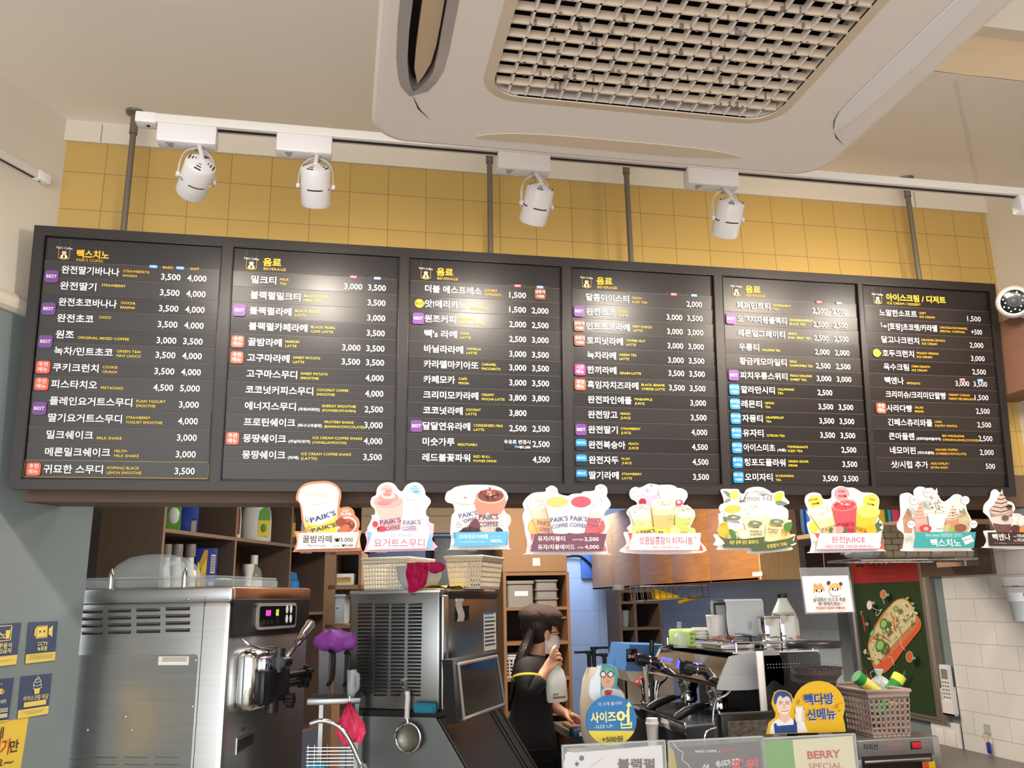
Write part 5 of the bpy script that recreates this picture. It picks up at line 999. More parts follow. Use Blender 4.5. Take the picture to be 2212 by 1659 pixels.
# bin below with a sloping front, and its door propped open
t=thing('ice_bin','dark steel ice storage bin with sloping front below the ice maker','ice bin',IM)
e0=C8(IS,905,1262); e1=C8(IS,1130,1659); outd=max(.05,e1[0]); zB=.15
m=MB(II@IS.M); slope=(e1[0]-e0[0])/(e0[1]-e1[1]); ex_=e0[0]+slope*(e0[1]-.55)
prof=[(-DI,zB),(ex_,zB),(ex_,.55),(e0[0],zbI-.024),(-DI,zbI-.024)]
m.prism(prof,-WI,0,'steel_dark'); m.obj('bin_body',t)
sl=Vector((ex_-e0[0],0,.55-(zbI-.024))); 
m=MB(II@IS.M); nrm=Vector((-(.55-(zbI-.024)),ex_-e0[0])).normalized()
m.add([(e0[0]+nrm.x*.004,zbI-.03+nrm.y*.004,-.01),(ex_+nrm.x*.004,.55+nrm.y*.004,-.01),(ex_+nrm.x*.004,.55+nrm.y*.004,-WI+.01),(e0[0]+nrm.x*.004,zbI-.03+nrm.y*.004,-WI+.01)],[(0,1,2,3)],'plastic_black',None,False)
for z_ in (-.012,-WI*.80,-WI*.86,-WI+.012): m.tube([(e0[0]+.008,zbI-.03,z_),(ex_+.008,.55,z_)],.005,'steel_black',6)
m.obj('chute_front',t)
IL=Plane(IF.o+IF.n*.16,iw); 
m=MB(II@IL.M); l=lambda x,y:C8(IL,x,y)
pts=[l(1060,1330),(l(1425,1200)),(l(1365,790)),(l(1030,850))]; m.prism(pts,-.04,0,'plastic_black'); inn=[l(1108,1292),l(1412,1180),l(1355,822),l(1066,884)]
m.prism(inn,0,.004,'display_black'); 
for i in range(4): a=inn[i]; b=inn[(i+1)%4]; m.tube([(a[0],a[1],.004),(b[0],b[1],.004)],.006,'silver_trim',8)
m.obj('door',t)
# ---------------- things on and around the ice maker
zI=ztI+.004
def ibox(x0,x1,off): # plane above the ice maker top, offset inwards
    return Plane(IS.o-IS.n*off,iu)
PB_=Plane(IS.o-IS.n*.27,iu)
def basket(name,lab,P,a,b,zb,ztop,dep,rows,cols,matn,group=None,taper=.12):
    """tapered plastic basket between plane coordinates a..b with slotted walls"""
    w=b-a; M=Matrix(((P.u.x,-P.n.x,0,(P.o+P.u*(a+w/2)).x),(P.u.y,-P.n.y,0,(P.o+P.u*(a+w/2)).y),(0,0,1,zb),(0,0,0,1))); t=thing(name,lab,'basket',M,group); h=ztop-zb
    def wall(m,p0,p1,q0,q1,nc):      # bottom edge p0-p1, top edge q0-q1
        p0,p1,q0,q1=map(Vector,(p0,p1,q0,q1)); S=lambda s,v:(p0.lerp(p1,s)).lerp(q0.lerp(q1,s),v)
        nn=(p1-p0).cross(q0-p0).normalized()*.003
        def bar(s0,s1,v0,v1):
            c=[S(s0,v0),S(s1,v0),S(s1,v1),S(s0,v1)]; m.add([tuple(k) for k in c]+[tuple(k-nn) for k in c],[(0,1,2,3),(7,6,5,4),(0,4,5,1),(1,5,6,2),(2,6,7,3),(3,7,4,0)],matn,None,False)
        for r_ in range(rows+1): v=.06+.76*r_/rows; bar(0,1,v-.022,v+.022)
        bar(0,1,0,.06); bar(0,1,.80,.93)
        for c_ in range(nc+1): s=c_/nc; bar(max(0,s-.16/nc),min(1,s+.16/nc),.0,.85)
    x0,x1,y0,y1=-w/2,w/2,0,dep; k=taper*h; m=MB()
    B=[(x0+k,y0+k,0),(x1-k,y0+k,0),(x1-k,y1-k,0),(x0+k,y1-k,0)]; T_=[(x0,y0,h),(x1,y0,h),(x1,y1,h),(x0,y1,h)]
    for i,nc in zip(range(4),(cols,max(4,int(cols*dep/w)),cols,max(4,int(cols*dep/w)))): j=(i+1)%4; wall(m,B[i],B[j],T_[i],T_[j],nc)
    m.add(B,[(0,1,2,3)],matn,None,False); m.obj('basket_body',t)
    m=MB(); m.tube([(x0,y0,h*.97),(x1,y0,h*.97),(x1,y1,h*.97),(x0,y1,h*.97)],.007,matn,8,closed=True); m.obj('rim',t)
    return t
a=C8(PB_,352,200)[0]; b=C8(PB_,700,200)[0]; ztb=PB_.hit(*C8.px(520,85)).z
basket('basket','white slotted plastic basket at the left on top of the ice maker',PB_,a,b,zI+.001,ztb,.30,6,15,'white_basket',taper=.06)
PB2=Plane(IS.o-IS.n*.27,iu); a=C8(PB2,975,200)[0]; b=C8(PB2,1255,200)[0]; zt2=PB2.hit(*C8.px(1110,72)).z
basket('basket','white slotted plastic basket at the right on top of the ice maker',PB2,a,b,zI+.001,zt2,.30,5,12,'white_basket',taper=.12)
PB3=Plane(IS.o-IS.n*.125,iu); p,w,h=stdc(PB3,C8,608,150,960,315,zI+.001); h=PB3.hit(*C8.px(780,150)).z-zI; t=thing('mixing_bowl','translucent bowl between the two white baskets, under the pink gloves','bowl',yawM(p,PB3)); w=min(w,.235); m=MB(); m.lathe([(0,0),(.30*w,0),(.36*w,h*.1),(.46*w,h*.5),(.50*w,h),(.485*w,h),(.44*w,h*.5),(.3*w,h*.06),(0,.008)],'frosted',n=32); m.obj('bowl',t); m=MB(); m.lathe([(.5*w,h-.008),(.525*w,h-.002),(.51*w,h)],'frosted',n=32); m.obj('rim',t)
# pink cloth draped over the bowl
PG=Plane(IS.o+IS.n*.004,iu); t=thing('rubber_gloves','magenta rubber gloves draped over the bowl on the ice maker','gloves',PG.M)
def sheet(P,C,rows,matn,amp=.008,zoff=.0,th=.002,M=None,hits=None):
    m=MB(); vs=[];fs=[]; n=len(rows[0]); SB=6
    G=[spline([(*C(P,*q),0) for q in r],SB,False) for r in rows]; k=len(G[0]); R_=[]
    for j in range(len(G)-1):
        for s in range(4):
            tt=s/4; R_.append([Vector(G[j][i]).lerp(Vector(G[j+1][i]),tt) for i in range(k)])
    R_.append([Vector(q) for q in G[-1]])
    for j,r in enumerate(R_):
        for i,q in enumerate(r): vs.append((q.x,q.y,zoff+amp*math.sin(i*.9+j*.35)+amp*.5*math.sin(i*1.9-j*.8)))
    for j in range(len(R_)-1):
        for i in range(k-1): a=j*k+i; fs.append((a,a+1,a+k+1,a+k))
    m.add(vs,fs,matn); n0=len(vs); m.add([(x,y,z-th) for x,y,z in vs],[f[::-1] for f in fs],matn); return m
m=sheet(PG,C8,[[(708,130),(760,122),(820,122),(862,150)],[(706,180),(760,170),(815,185),(850,215)],[(706,250),(760,250),(820,270),(845,275)],[(706,345),(740,348),(790,325),(838,305)]],'pink_cloth',.010,.02); m.obj('glove',t)
m=sheet(PG,C8,[[(800,125),(880,122),(960,122),(994,140)],[(810,150),(880,160),(950,180),(992,165)],[(850,165),(890,195),(930,207),(985,180)]],'pink_cloth',.008,.035); m.obj('glove',t)
t=thing('dishcloth','thin yellow cloth lying along the top edge of the ice maker','cloth',IM); m=MB(); r_=random.Random(4); vs=[];fs=[]
for i in range(13):
    for j in range(4): vs.append((.06+.48*i/12*.9,-.004+.10*j/3+.008*math.sin(i),zI+.004+.012*abs(math.sin(i*1.3+j))))
for i in range(12):
    for j in range(3): a=i*4+j; fs.append((a,a+4,a+5,a+1))
m.add(vs,fs,'yellow_cloth'); m.add([(x,y,z-.003) for x,y,z in vs],[f[::-1] for f in fs],'yellow_cloth'); m.obj('cloth',t); m=MB(); m.box((.03,.02,zI),(.10,.10,zI+.004),'yellow_cloth',.001); m.obj('folded_corner',t)
# strainer on a hook at the side
PK=Plane(IS.o+IS.n*.03,iu); t=thing('strainer','round mesh strainer with a white handle hanging on the side of the ice maker','strainer',PK.M)
k=lambda x,y:C8(PK,x,y); m=MB(); P_=[k(692,1085),k(696,1130),k(692,1200),k(690,1290)]; m.tube([(q[0],q[1],0) for q in spline(P_,4,False)],.01,'white_plastic',12,rr=None); m.obj('handle',t)
c=k(697,1432); rx=(k(790,1432)[0]-k(605,1432)[0])/2; m=MB(); m.tube([(c[0]+rx*math.cos(q),c[1]+rx*1.02*math.sin(q),0) for q in [2*PI*i/36 for i in range(36)]],.005,'chrome',8,closed=True); q=k(690,1290); m.tube([(q[0],q[1],0),(c[0],c[1]+rx,0)],.005,'chrome',8); m.obj('ring',t)
mat('mesh_steel','8d8a80',.4,.8,alpha=.85,noise=.25,nscale=200); m=MB(); m.lathe([(rx*math.sin(u),-rx*.35*math.cos(u)) for u in [PI/2*i/8 for i in range(9)]],'mesh_steel',tr(c[0],c[1],0),32); m.obj('mesh_bowl',t)
t=thing('wire_hook','thin steel S shaped hook beside the strainer handle','hook',PK.M); m=MB(); m.tube([(q[0],q[1],0) for q in spline([k(672,1010),k(655,998),k(640,1020),k(660,1060),k(664,1095),k(648,1118),k(628,1095)],5,False)],.002,'chrome',6); m.obj('bent_wire',t); m=MB(); q=k(655,1000); m.cyl((q[0],q[1],-.028),(q[0],q[1],.003),.003,'chrome',n=8); m.obj('peg',t)
t=thing('cloth_roll','teal folded cloth tucked at the foot of the ice maker side','cloth',IS.M); a=C8(IS,752,1245); b=C8(IS,928,1168); m=MB(); m.box((a[0],a[1],.002),(b[0],b[1],.03),'cyan_cloth',.012,seg=3); m.obj('roll',t); m=MB(); m.box((a[0]+.01,a[1]+.005,.028),(b[0]-.01,a[1]+.03,.033),'cyan_cloth',.002); m.obj('fold',t)
# ---------------- sink corner: ledge, blender jars, cloth, net, tap
PSk=Plane(atY(700,1480,3.45),(math.cos(R(-4)),math.sin(R(-4)),0)); s=lambda x,y:C8(PSk,x,y)
t=thing('sink_ledge','narrow steel ledge with jars, right of the ice cream machine','ledge',PSk.M); a=s(-60,1190); b=s(345,1130); m=MB(); m.box((a[0],b[1]-.022,-.20),(b[0],b[1],.01),'steel_dark',.003); m.obj('ledge_top',t)
for x in (20,300): m=MB(); q=s(x,1160); m.box((q[0]-.008,-.7,-.19),(q[0]+.008,b[1]-.022,-.17),'steel_dark'); m.obj('bracket',t)
zk=PSk.o.z+b[1]+.0005
def jar(x0,x1,y0,lab,matn,off,name='blender_jar',sq=True):
    P=Plane(PSk.o-PSk.n*off,PSk.u); p,w,h=stdc(P,C8,x0,y0,x1,1130,zk); t=thing(name,lab,'jar',yawM(p,P)); m=MB()
    m.lathe([(0,.0),(.40*w,0),(.42*w,.01),(.52*w,h),(.49*w,h),(.39*w,.012)],matn,rot('Z',PI/4),4 if sq else 28); m.obj('jar',t)
    m=MB(); m.tube(spline([(.40*w,-.02,h*.85),(.66*w,-.04,h*.8),(.64*w,-.04,h*.35),(.36*w,-.02,h*.2)],5,False),.008,matn,8); m.obj('handle',t); return p,w,h
jar(15,120,720,'smoky square blender jar at the left on the steel ledge','clear_dark',.10); pj,wj,hj=jar(120,240,740,'smoky square blender jar topped with a purple cloth','clear_dark',.10)
jar(238,312,925,'small clear jug at the right end of the steel ledge','clear_plastic',.05,'measuring_jug',False)
PP=Plane(PSk.o-PSk.n*.06,PSk.u); t=thing('dishcloth','purple cloth heaped on the smoky blender jar','cloth',PP.M); m=MB(); q=C8(PP,150,712); m.ell((q[0],q[1],-.03),(.085,.04,.06),'purple_cloth',n=18,k=9)
for i in range(len(m.v)): v=Vector(m.v[i]); m.v[i]=tuple(v+Vector((0,.012*math.sin(v.x*90)*math.cos(v.z*70),.01*math.sin(v.x*60))))
m.obj('cloth',t); m=MB(); m.ell((q[0]+.05,q[1]-.01,-.01),(.035,.022,.03),'purple_cloth',n=12,k=8); m.obj('fold',t)
PN=Plane(PSk.o+PSk.n*.02,PSk.u); t=thing('net_bag','pink mesh net hanging from the steel ledge','net',PN.M); m=sheet(PN,C8,[[(250,1165),(256,1165),(262,1165),(266,1168)],[(215,1230),(245,1235),(280,1240),(310,1240)],[(168,1340),(230,1360),(300,1350),(375,1330)],[(160,1400),(220,1440),(300,1440),(382,1385)],[(190,1470),(245,1500),(290,1468),(352,1482)]],'pink_net',.008); m.obj('net',t); m=MB(); q=C8(PN,258,1150); m.tube([(q[0],q[1]+.01,-.012),(q[0],q[1],.0),(q[0],q[1]-.015,.002)],.002,'chrome',6); m.obj('hanging_loop',t)
PF=Plane(PSk.o+PSk.n*.06,PSk.u); t=thing('kitchen_tap','chrome spring hose tap arching over the sink','tap',PF.M); pts=spline([(*C8(PF,x,y),0) for x,y in ((-40,1330),(30,1308),(100,1312),(180,1350),(240,1420),(290,1510),(325,1590),(350,1640))],8,False); m=MB(); m.tube(pts,.0085,'chrome',10,rr=[.0085+(.0012 if i%2 else 0) for i in range(len(pts))]); m.obj('hose',t); m=MB(); q=Vector(pts[-1]); m.cyl(q,q+Vector((.035,-.07,0)),.016,'chrome',r2=.012,n=14); m.cyl(q+Vector((.03,-.06,0)),q+Vector((.10,-.30,0)),.012,'chrome',n=12); m.obj('spray_head',t)
PW=Plane(PSk.o-PSk.n*.02,PSk.u); t=thing('sponge_holder','wire sponge holder at the bottom beside the tap','holder',PW.M); q=C8(PW,125,1660); m=MB()
for i in range(9): m.tube([(q[0]-.09,q[1]-.02+.012*i,.02),(q[0]+.08,q[1]-.025+.012*i,.02)],.0015,'chrome',5)
for i in range(8): m.tube([(q[0]-.085+.023*i,q[1]-.03,.02),(q[0]-.085+.023*i,q[1]+.085,.02)],.0015,'chrome',5)
m.obj('wire_frame',t); m=MB(); m.box((q[0]-.09,q[1]-.015,-.04),(q[0]-.02,q[1]+.02,.018),'cyan_cloth',.008); m.obj('sponge',t)
# ================================================================== kitchen, right side
mat('cab_wood','c98a4f',.45,noise=.14,nscale=5,stretch=(1,1,9)); mat('cab_end_lit','dcb684',.5,noise=.08,nscale=5,stretch=(14,14,1)); mat('pale_wood','d7ae7d',.5,noise=.08,nscale=6)
mat('blue_plastic','4d7cb8',.35); mat('cream_plastic','d8cfc0',.4); mat('red_knob','e0443c',.4); mat('beans','3a2118',.55,bump=.9,bscale=140,noise=.3,nscale=120); mat('lid_black','1d1d20',.35)
mat('towel_white','c9d0d6',.95,bump=.3,bscale=120); mat('towel_green','b6d480',.95,bump=.3,bscale=120); mat('basket_taupe','a8938a',.5); mat('weave','b3a68e',.7); mat('hopper_clear','c9d2d6',.06,alpha=.05); mat('clear_film','eef2f4',.08,alpha=.2)
mat('poster_red','a8302c',.4); mat('poster_green','2f4220',.4); mat('door_steel','b5aa9a',.35,.8); mat('grey_counter','6a6460',.4,noise=.1,nscale=12); mat('glass_smoke','6f6b66',.15,.4,noise=.35,nscale=60,bump=.4,bscale=70)
mat('skin','d9a486',.5); mat('hair','1d1512',.45,bump=.5,bscale=90,stretch=(1,1,.1)); mat('beret','3a2c27',.85,bump=.4,bscale=60); mat('jacket','17161a',.75,bump=.25,bscale=14); mat('trousers','141418',.8); mat('mask_white','e8e4e2',.7); mat('shoe','101012',.5)
CB=Crop(3.95,1300,1220); CP=Crop(3.4639,1060,1180); C4=Crop(3.4643,1820,1180)
# ---------------- wall cabinet with wooden doors
XC=2.30; yn=atX(1642,1250,XC).y; yf=7.85; zc0=EYE+.092; zc1=EYE+.72
t=thing('wall_cabinet','long orange brown wooden wall cabinet over the coffee machine','cabinet',tr(XC,yn,zc0))
m=MB(); m.box((.02,.0,.012),(.24,yf-yn,zc1-zc0),'cab_wood'); m.box((.0,.02,0),(.24,yf-yn,.012),'cab_wood'); m.obj('body',t)
m=MB(); m.box((.0,-.018,0),(.24,.0,zc1-zc0),'cab_end_lit'); m.obj('end_panel',t,label='pale lit end panel')  # lit look of the end panel put into a paler wood colour
nd=5
for k in range(nd):
    m=MB(); a=.0+(yf-yn)*k/nd; b=(yf-yn)*(k+1)/nd; m.box((0,a+.002,.0),(.019,b-.002,zc1-zc0),'cab_wood',.001); m.obj('door',t)
m=MB(); q=atX(1636,1240,XC); m.box((-.0008,q.y-yn-.06,q.z-zc0-.012),(.0,q.y-yn+.06,q.z-zc0+.012),'paper'); m.obj('sticker',t)
# wire rack under it, with a yellow scoop basket
PRk=Plane(atY(1460,1290,5.4),(1,0,0)); r=lambda x,y:CB(PRk,x,y)
t=thing('wire_rack','wire rack hanging below the wooden wall cabinet','rack',PRk.M); m=MB(); a=r(345,310); b=r(920,285); tp=r(330,180)[1]; tp=min(tp,zc0-.002-PRk.o.z)
for z in (0,-.2):
    m.tube([(a[0],a[1],z),(b[0],a[1]+.02,z)],.004,'chrome',6)
    for k in range(12): x=a[0]+(b[0]-a[0])*k/11; m.tube([(x,a[1]+.02*k/11,z),(x-.01,tp,z)],.003,'chrome',6)
for k in range(12): x=a[0]+(b[0]-a[0])*k/11; m.tube([(x,a[1]+.02*k/11,0),(x,a[1]+.02*k/11,-.2)],.003,'chrome',6)
m.obj('wire_grid',t)
m=MB(); m.box((a[0]-.01,tp-.004,-.2),(b[0],tp+.001,0),'chrome'); m.obj('mounting_plate',t)
t=thing('plastic_scoop','yellow slotted plastic scoop lying in the wire rack','scoop',(PRk.M@tr(0,0,-.09))); q0=r(490,315); q1=r(690,225); q2=r(870,270); m=MB()
m.add([(q0[0],a[1]+.012,-.04),(q1[0],a[1]+.02,-.03),(q1[0],a[1]+.02,.03),(q0[0],a[1]+.012,.04),(q0[0]-.01,q1[1]+.02,-.045),(q1[0],q1[1]-.03,-.03),(q1[0],q1[1]-.03,.03),(q0[0]-.01,q1[1]+.02,.045)],[(0,3,2,1),(0,1,5,4),(1,2,6,5),(2,3,7,6),(3,0,4,7)],'yellow_cloth',None,False); m.obj('bowl',t); m=MB(); m.tube([(q1[0],q1[1]-.07,0),(q2[0],q2[1],0)],.012,'yellow_cloth',8); m.obj('handle',t)
# tall brown side shelf behind, clear cups on it
PBk=Plane(atY(1390,1400,6.3),(1,0,0)); b_=lambda x,y:CB(PBk,x,y)
t=thing('side_shelf','dark brown shelf unit under the far end of the wooden wall cabinet','shelf',PBk.M); m=MB(); a=b_(140,215); b=b_(480,215); zt_=min(a[1],zc0-.01-PBk.o.z); zb_2=-PBk.o.z+.0
for x in (a[0],b_(270,300)[0],b[0]): m.box((x,zb_2,-.3),(x+.02,zt_,0),'shelf_brown')
m.obj('upright',t,kind='stuff')
for y in (215,335,560,830): m=MB(); z=min(b_(200,y)[1],zt_-.02); m.box((a[0]+.02,z,-.3),(b[0],z+.02,-.002),'shelf_brown'); m.obj('shelf_board',t)
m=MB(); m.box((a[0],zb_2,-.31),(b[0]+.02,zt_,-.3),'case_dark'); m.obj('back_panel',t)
for i,(x,y) in enumerate(((190,335),(235,560))):
    q=PBk.hit(*CB.px(x,y)); z=PBk.o.z+min(b_(200,y)[1],zt_-.02)+.0205
    t=thing('clear_cup','clear plastic cup on the '+('upper','lower')[i]+' board of the dark side shelf','cup',tr(q.x,q.y+.12,z)); m=MB(); m.lathe([(0,0),(.035,0),(.048,.12),(.045,.12),(.033,.004)],'clear_plastic',n=24); m.obj('cup',t); m=MB(); m.lathe([(.049,.118),(.05,.122),(.0,.126)],'clear_plastic',n=24); m.obj('lid',t)
# ---------------- open shelf on the right wall with packets, folders, and a woven basket below
XS=2.47; s0=atX(1722,1166,XS); s1=atX(1945,1131,XS); zS=s0.z; 
t=thing('wall_shelf','pale wooden wall shelf holding folders and bags, above the poster','shelf',tr(XS,3.42,zS)); Ls=s0.y-3.42
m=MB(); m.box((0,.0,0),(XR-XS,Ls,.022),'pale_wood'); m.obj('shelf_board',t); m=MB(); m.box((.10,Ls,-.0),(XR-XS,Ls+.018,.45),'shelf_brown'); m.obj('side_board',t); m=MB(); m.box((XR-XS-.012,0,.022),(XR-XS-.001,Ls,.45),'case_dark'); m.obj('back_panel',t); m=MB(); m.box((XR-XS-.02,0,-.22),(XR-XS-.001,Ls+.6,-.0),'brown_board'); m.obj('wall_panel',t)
for i,(px0,px1,c,lb) in enumerate(((1897,1912,'d8c12e','yellow'),(1913,1918,'1f5a4a','dark green'),(1918,1926,'2f9fc4','sky blue'),(1927,1943,'d13b6a','pink'))):
    yA=atX(px1,1120,XS+.03).y; yB=atX(px0,1120,XS+.03).y; t=thing('folder',lb+' folder standing on the pale wall shelf','folder',tr(XS+.03,yA,zS+.0225)); m=MB(); m.box((0,.001,0),(.24,yB-yA-.001,.30),K(c),.002); m.obj('cover',t); m=MB(); m.box((-.0008,.2*(yB-yA),.06),(0,.8*(yB-yA),.12),K(c) if i!=3 else 'black_print'); m.obj('spine_label',t)
for i,(px0,px1) in enumerate(((1717,1732),(1738,1776))):
    yA=atX(px1,1140,XS+.04).y; yB=atX(px0,1140,XS+.04).y; yB=min(yB,3.42+Ls-.005); t=thing('cup_pack',('narrow','wide')[i]+' blue and clear pack of cups at the far end of the pale wall shelf','packet',tr(XS+.04,yA,zS+.0225)); h=.20; m=MB(); m.box((0,0,0),(.2,yB-yA-.01,h),K('3f7fd0'),.02); m.obj('pack',t); m=MB(); m.box((-.004,.15*(yB-yA),.02),(.0,.6*(yB-yA),h*1.3),'clear_film',.003); m.obj('wrapper',t)
# woven basket on a chrome wire tray
PV=Plane(atY(1950,1170,3.45),(1,0,0)); v=lambda x,y:CP2(PV,x,y); CP2=Crop(4.496,1720,1030)
t=thing('woven_basket','grey beige woven strap basket beneath the pale wall shelf','basket',PV.M); a=v(850,775); b=v(1690,545); zb3=a[1]+.0; h=b[1]-a[1]+.03; x0=v(860,600)[0]; x1=min(b[0],XR-.02-PV.o.x); m=MB(); n=14; k_=5
for i in range(n):
    for j in range(k_):
        xa=x0+(x1-x0)*i/n; xb_=x0+(x1-x0)*(i+1)/n; za=zb3+h*j/k_; zb4=zb3+h*(j+1)/k_; o=.004 if (i+j)%2 else .0; m.box((xa+.001,za+.001,-.004+o),(xb_-.001,zb4-.001,o+.003),'weave',.002)
for i in range(n):
    for j in range(7): xa=x0+(x1-x0)*i/n; xb_=x0+(x1-x0)*(i+1)/n; m.box((xa+.001,zb3-.002-(.003 if (i+j)%2 else 0),-.03*(j+1)),(xb_-.001,zb3+.003,-.03*j-.002),'weave')
for j in range(k_):
    for i in range(7): za=zb3+h*j/k_; m.box((x0-.003-(.003 if (i+j)%2 else 0),za+.001,-.03*(i+1)),(x0+.003,za+h/k_-.001,-.03*i-.002),'weave')
m.obj('weave_body',t,kind='stuff'); m=MB(); m.tube([(x0,zb3+h,0),(x1,zb3+h,0),(x1,zb3+h,-.21),(x0,zb3+h,-.21)],.006,'weave',8,closed=True); m.obj('rim',t)
t=thing('wire_tray','chrome edged tray under the woven basket, with bags of straws','tray',PV.M); q=v(600,815); xx=q[0]; m=MB(); zt5=zb3-.012; m.tube([(xx,zt5,.02),(x1,zt5+.0,.02),(x1,zt5,-.24),(xx,zt5,-.24)],.006,'chrome',8,closed=True)
for k in range(16): x=xx+(x1-xx)*k/15; m.tube([(x,zt5,.02),(x,zt5,-.24)],.0025,'chrome',6)
m.obj('wire_frame',t); m=MB(); m.box((x1-.012,zt5-.03,-.24),(XR-PV.o.x-.001,zt5+.05,-.05),'chrome'); m.obj('wall_bracket',t)
t=thing('straw_bag','crumpled clear bag at the left end of the chrome tray','bag',PV.M@tr(xx+.085,zt5+.006,-.09)); m=MB(); m.ell((0,.022,0),(.075,.024,.085),'frosted',n=18,k=8); 
for i in range(len(m.v)): w_=Vector(m.v[i]); m.v[i]=tuple(w_+Vector((.006*math.sin(w_.z*150),max(0,.006*math.sin(w_.x*170)),0)))
m.obj('film',t); m=MB(); m.ell((.02,.045,.02),(.03,.012,.03),'frosted',n=10,k=6); m.obj('knot',t)
# ---------------- poster with a salad bun on the steel door
XPp=XR-.02; PPo=Plane((XPp,3.92,EYE),(0,-1,0))
g=Sign(3.4643,1820,1180,300,600,P=PPo)
zp0=EYE-.575; zp1=EYE+.34; m=MB(); m.box((XPp+.001,3.86,zp0-.03),(XR+.004,4.60,zp1),'door_steel'); m.box((XPp-.012,4.545,zp0-.3),(XPp+.001,4.575,zp1),'steel'); struct('door_1',m)
q=lambda z,y:[0,0]
m=g.m; 
def rect(y0,y1,z0,z1,z,c): m.flat([(3.92-y1,z0-EYE),(3.92-y0,z0-EYE),(3.92-y0,z1-EYE),(3.92-y1,z1-EYE)],z,c)
m.prism([(-.60,zp0-EYE-.012),(.02,zp0-EYE-.012),(.02,zp1-EYE),(-.60,zp1-EYE)],0,.006,'door_steel')
g.z=.0063; rect(3.925,4.50,zp0,EYE+.063,g.up(),'poster_green'); rect(3.925,4.50,EYE+.063,zp1-.004,g.up(),'poster_red')
g.tx('한끼 식사로 든든하게 먹는',212,425,196,22,'b5605a',0).tx('추천이 살아 사라다빵!',230,412,238,22,'b5605a',0)
for i in range(4): g.el(225+38*i,128,7,6,'e8d9cf')
g.el(372,112,16,9,'e8d9cf').pl([(112,130),(168,138),(165,160),(140,150),(115,158)],'2c2a26')
bun=[(205,770),(205,720),(230,640),(300,520),(380,430),(430,395),(490,395),(545,455),(560,500),(600,560),(595,620),(540,690),(460,790),(380,900),(330,945),(290,945),(250,915),(225,850)]
g.pl(bun,'cf8552',4); g.pl([(290,935),(270,880),(330,850),(430,750),(540,640),(590,560),(600,600),(590,630),(530,700),(450,800),(375,905),(325,945)],'e0653a',3)
g.pl([(210,770),(215,720),(250,630),(320,520),(390,430),(440,400),(490,405),(545,470),(560,520),(555,560),(480,640),(390,740),(310,840),(270,890),(235,850)],'d8cf9c',3)
for i in range(60):
    r_=random.Random(i+500); t_=r_.random(); x=240+300*t_+r_.uniform(-50,50); y=790-340*t_+r_.uniform(-70,70); g.el(x,y,r_.uniform(8,20),r_.uniform(5,11),['e9e2b8','cfc58c','dcd4a6','c9d09a','e6dcae'][i%5],r_.uniform(0,3))
for x,y,rx,ry,a_ in ((440,468,20,22,0),(350,580,30,42,.2),(355,635,16,22,0),(325,740,36,48,.2),(265,650,14,30,.4)): g.el(x,y,rx,ry,'4f7d3a',a_).el(x,y,rx*.72,ry*.72,'9fc46a',a_)
for P_ in ([(405,490),(425,540),(440,620)],[(300,665),(330,660),(370,690)],[(430,590),(450,640)],[(250,720),(265,690),(300,690)]): g.ln(P_,9,'d8622f')
for x,y,rx,ry,c in ((352,358,24,33,'c77a45'),(248,440,20,34,'e9dcc8'),(552,825,28,42,'d86a2c')): g.el(x,y,rx,ry,'e9e4d6').el(x,y,rx-3,ry-3,c)
g.pl([(190,520),(205,515),(222,630),(215,640)],'b5332e').ln([(190,515),(185,485),(200,490)],4,'e9e4d6'); g.pl([(420,985),(460,990),(500,960),(518,925),(520,950),(500,990),(455,1008),(425,1000)],'5b8a3a',2).pl([(215,905),(232,950),(262,985),(240,975),(222,945)],'b5332e',2)
for P_ in ([(352,390),(365,430)],[(268,455),(320,480),(345,470),(310,520),(300,485)],[(490,690),(495,740),(525,778)],[(395,830),(420,830),(440,890)],[(270,980),(262,945),(285,930)]): g.ln(spline(P_,4,False) and [p[:2] for p in spline(P_,4,False)],3.5,'e9e4d6')
for s_,x,y in (('감자',380,372),('계란',270,432),('당근',225,590),('양파',580,845),('오이',440,955)): g.tx(s_,x,x+26,y,20,'e9e4d6',.012)
g.done('poster','tall red and green poster of a salad filled bun on the right wall','poster')
# ---------------- wall things on the right
PXR=Plane((XR,3.6,EYE),(0,-1,0))
g=Sign(3.4643,1820,1180,800,1060,P=PXR); t=thing('remote_control','white air conditioner remote in a holder on the tiled wall','remote control',PXR.M)
m=MB(); a=g.q(752,1235); b=g.q(862,893); cx=(a[0]+b[0])/2; w=.062; m.prism(rrect(cx-w/2,a[1],cx+w/2,b[1],.008),.004,.022,'white_plastic'); m.obj('body',t); m=MB(); z=b[1]-.02; m.box((cx-w*.36,z-.045,.0222),(cx+w*.36,z,.0228),'container_grey'); m.obj('screen',t); m=MB()
for j in range(5):
    for i in range(3): m.lathe([(0,.0018),(.006,.0015),(.0065,0)][::-1],'container_grey',tr(cx+(i-1)*.018,z-.06-.017*j,.022)@Matrix.Diagonal((1,.7,1,1)),10)
m.obj('buttons',t); t=thing('remote_holder','white wall holder around the lower half of the remote','holder',PXR.M); m=MB(); zz=a[1]; m.box((cx-w*.62,zz-.008,.0),(cx+w*.62,zz+.12,.0035),'white_plastic'); m.box((cx-w*.62,zz-.008,.0),(cx+w*.62,zz-.001,.028),'white_plastic'); m.box((cx-w*.62,zz-.008,.0235),(cx+w*.62,zz+.055,.028),'white_plastic'); m.obj('pocket',t)
for s_ in (-1,1): m=MB(); m.box((cx+s_*w*.58-.002,zz,.0),(cx+s_*w*.58+.002,zz+.11,.0275),'white_plastic'); m.obj('side_wall',t)
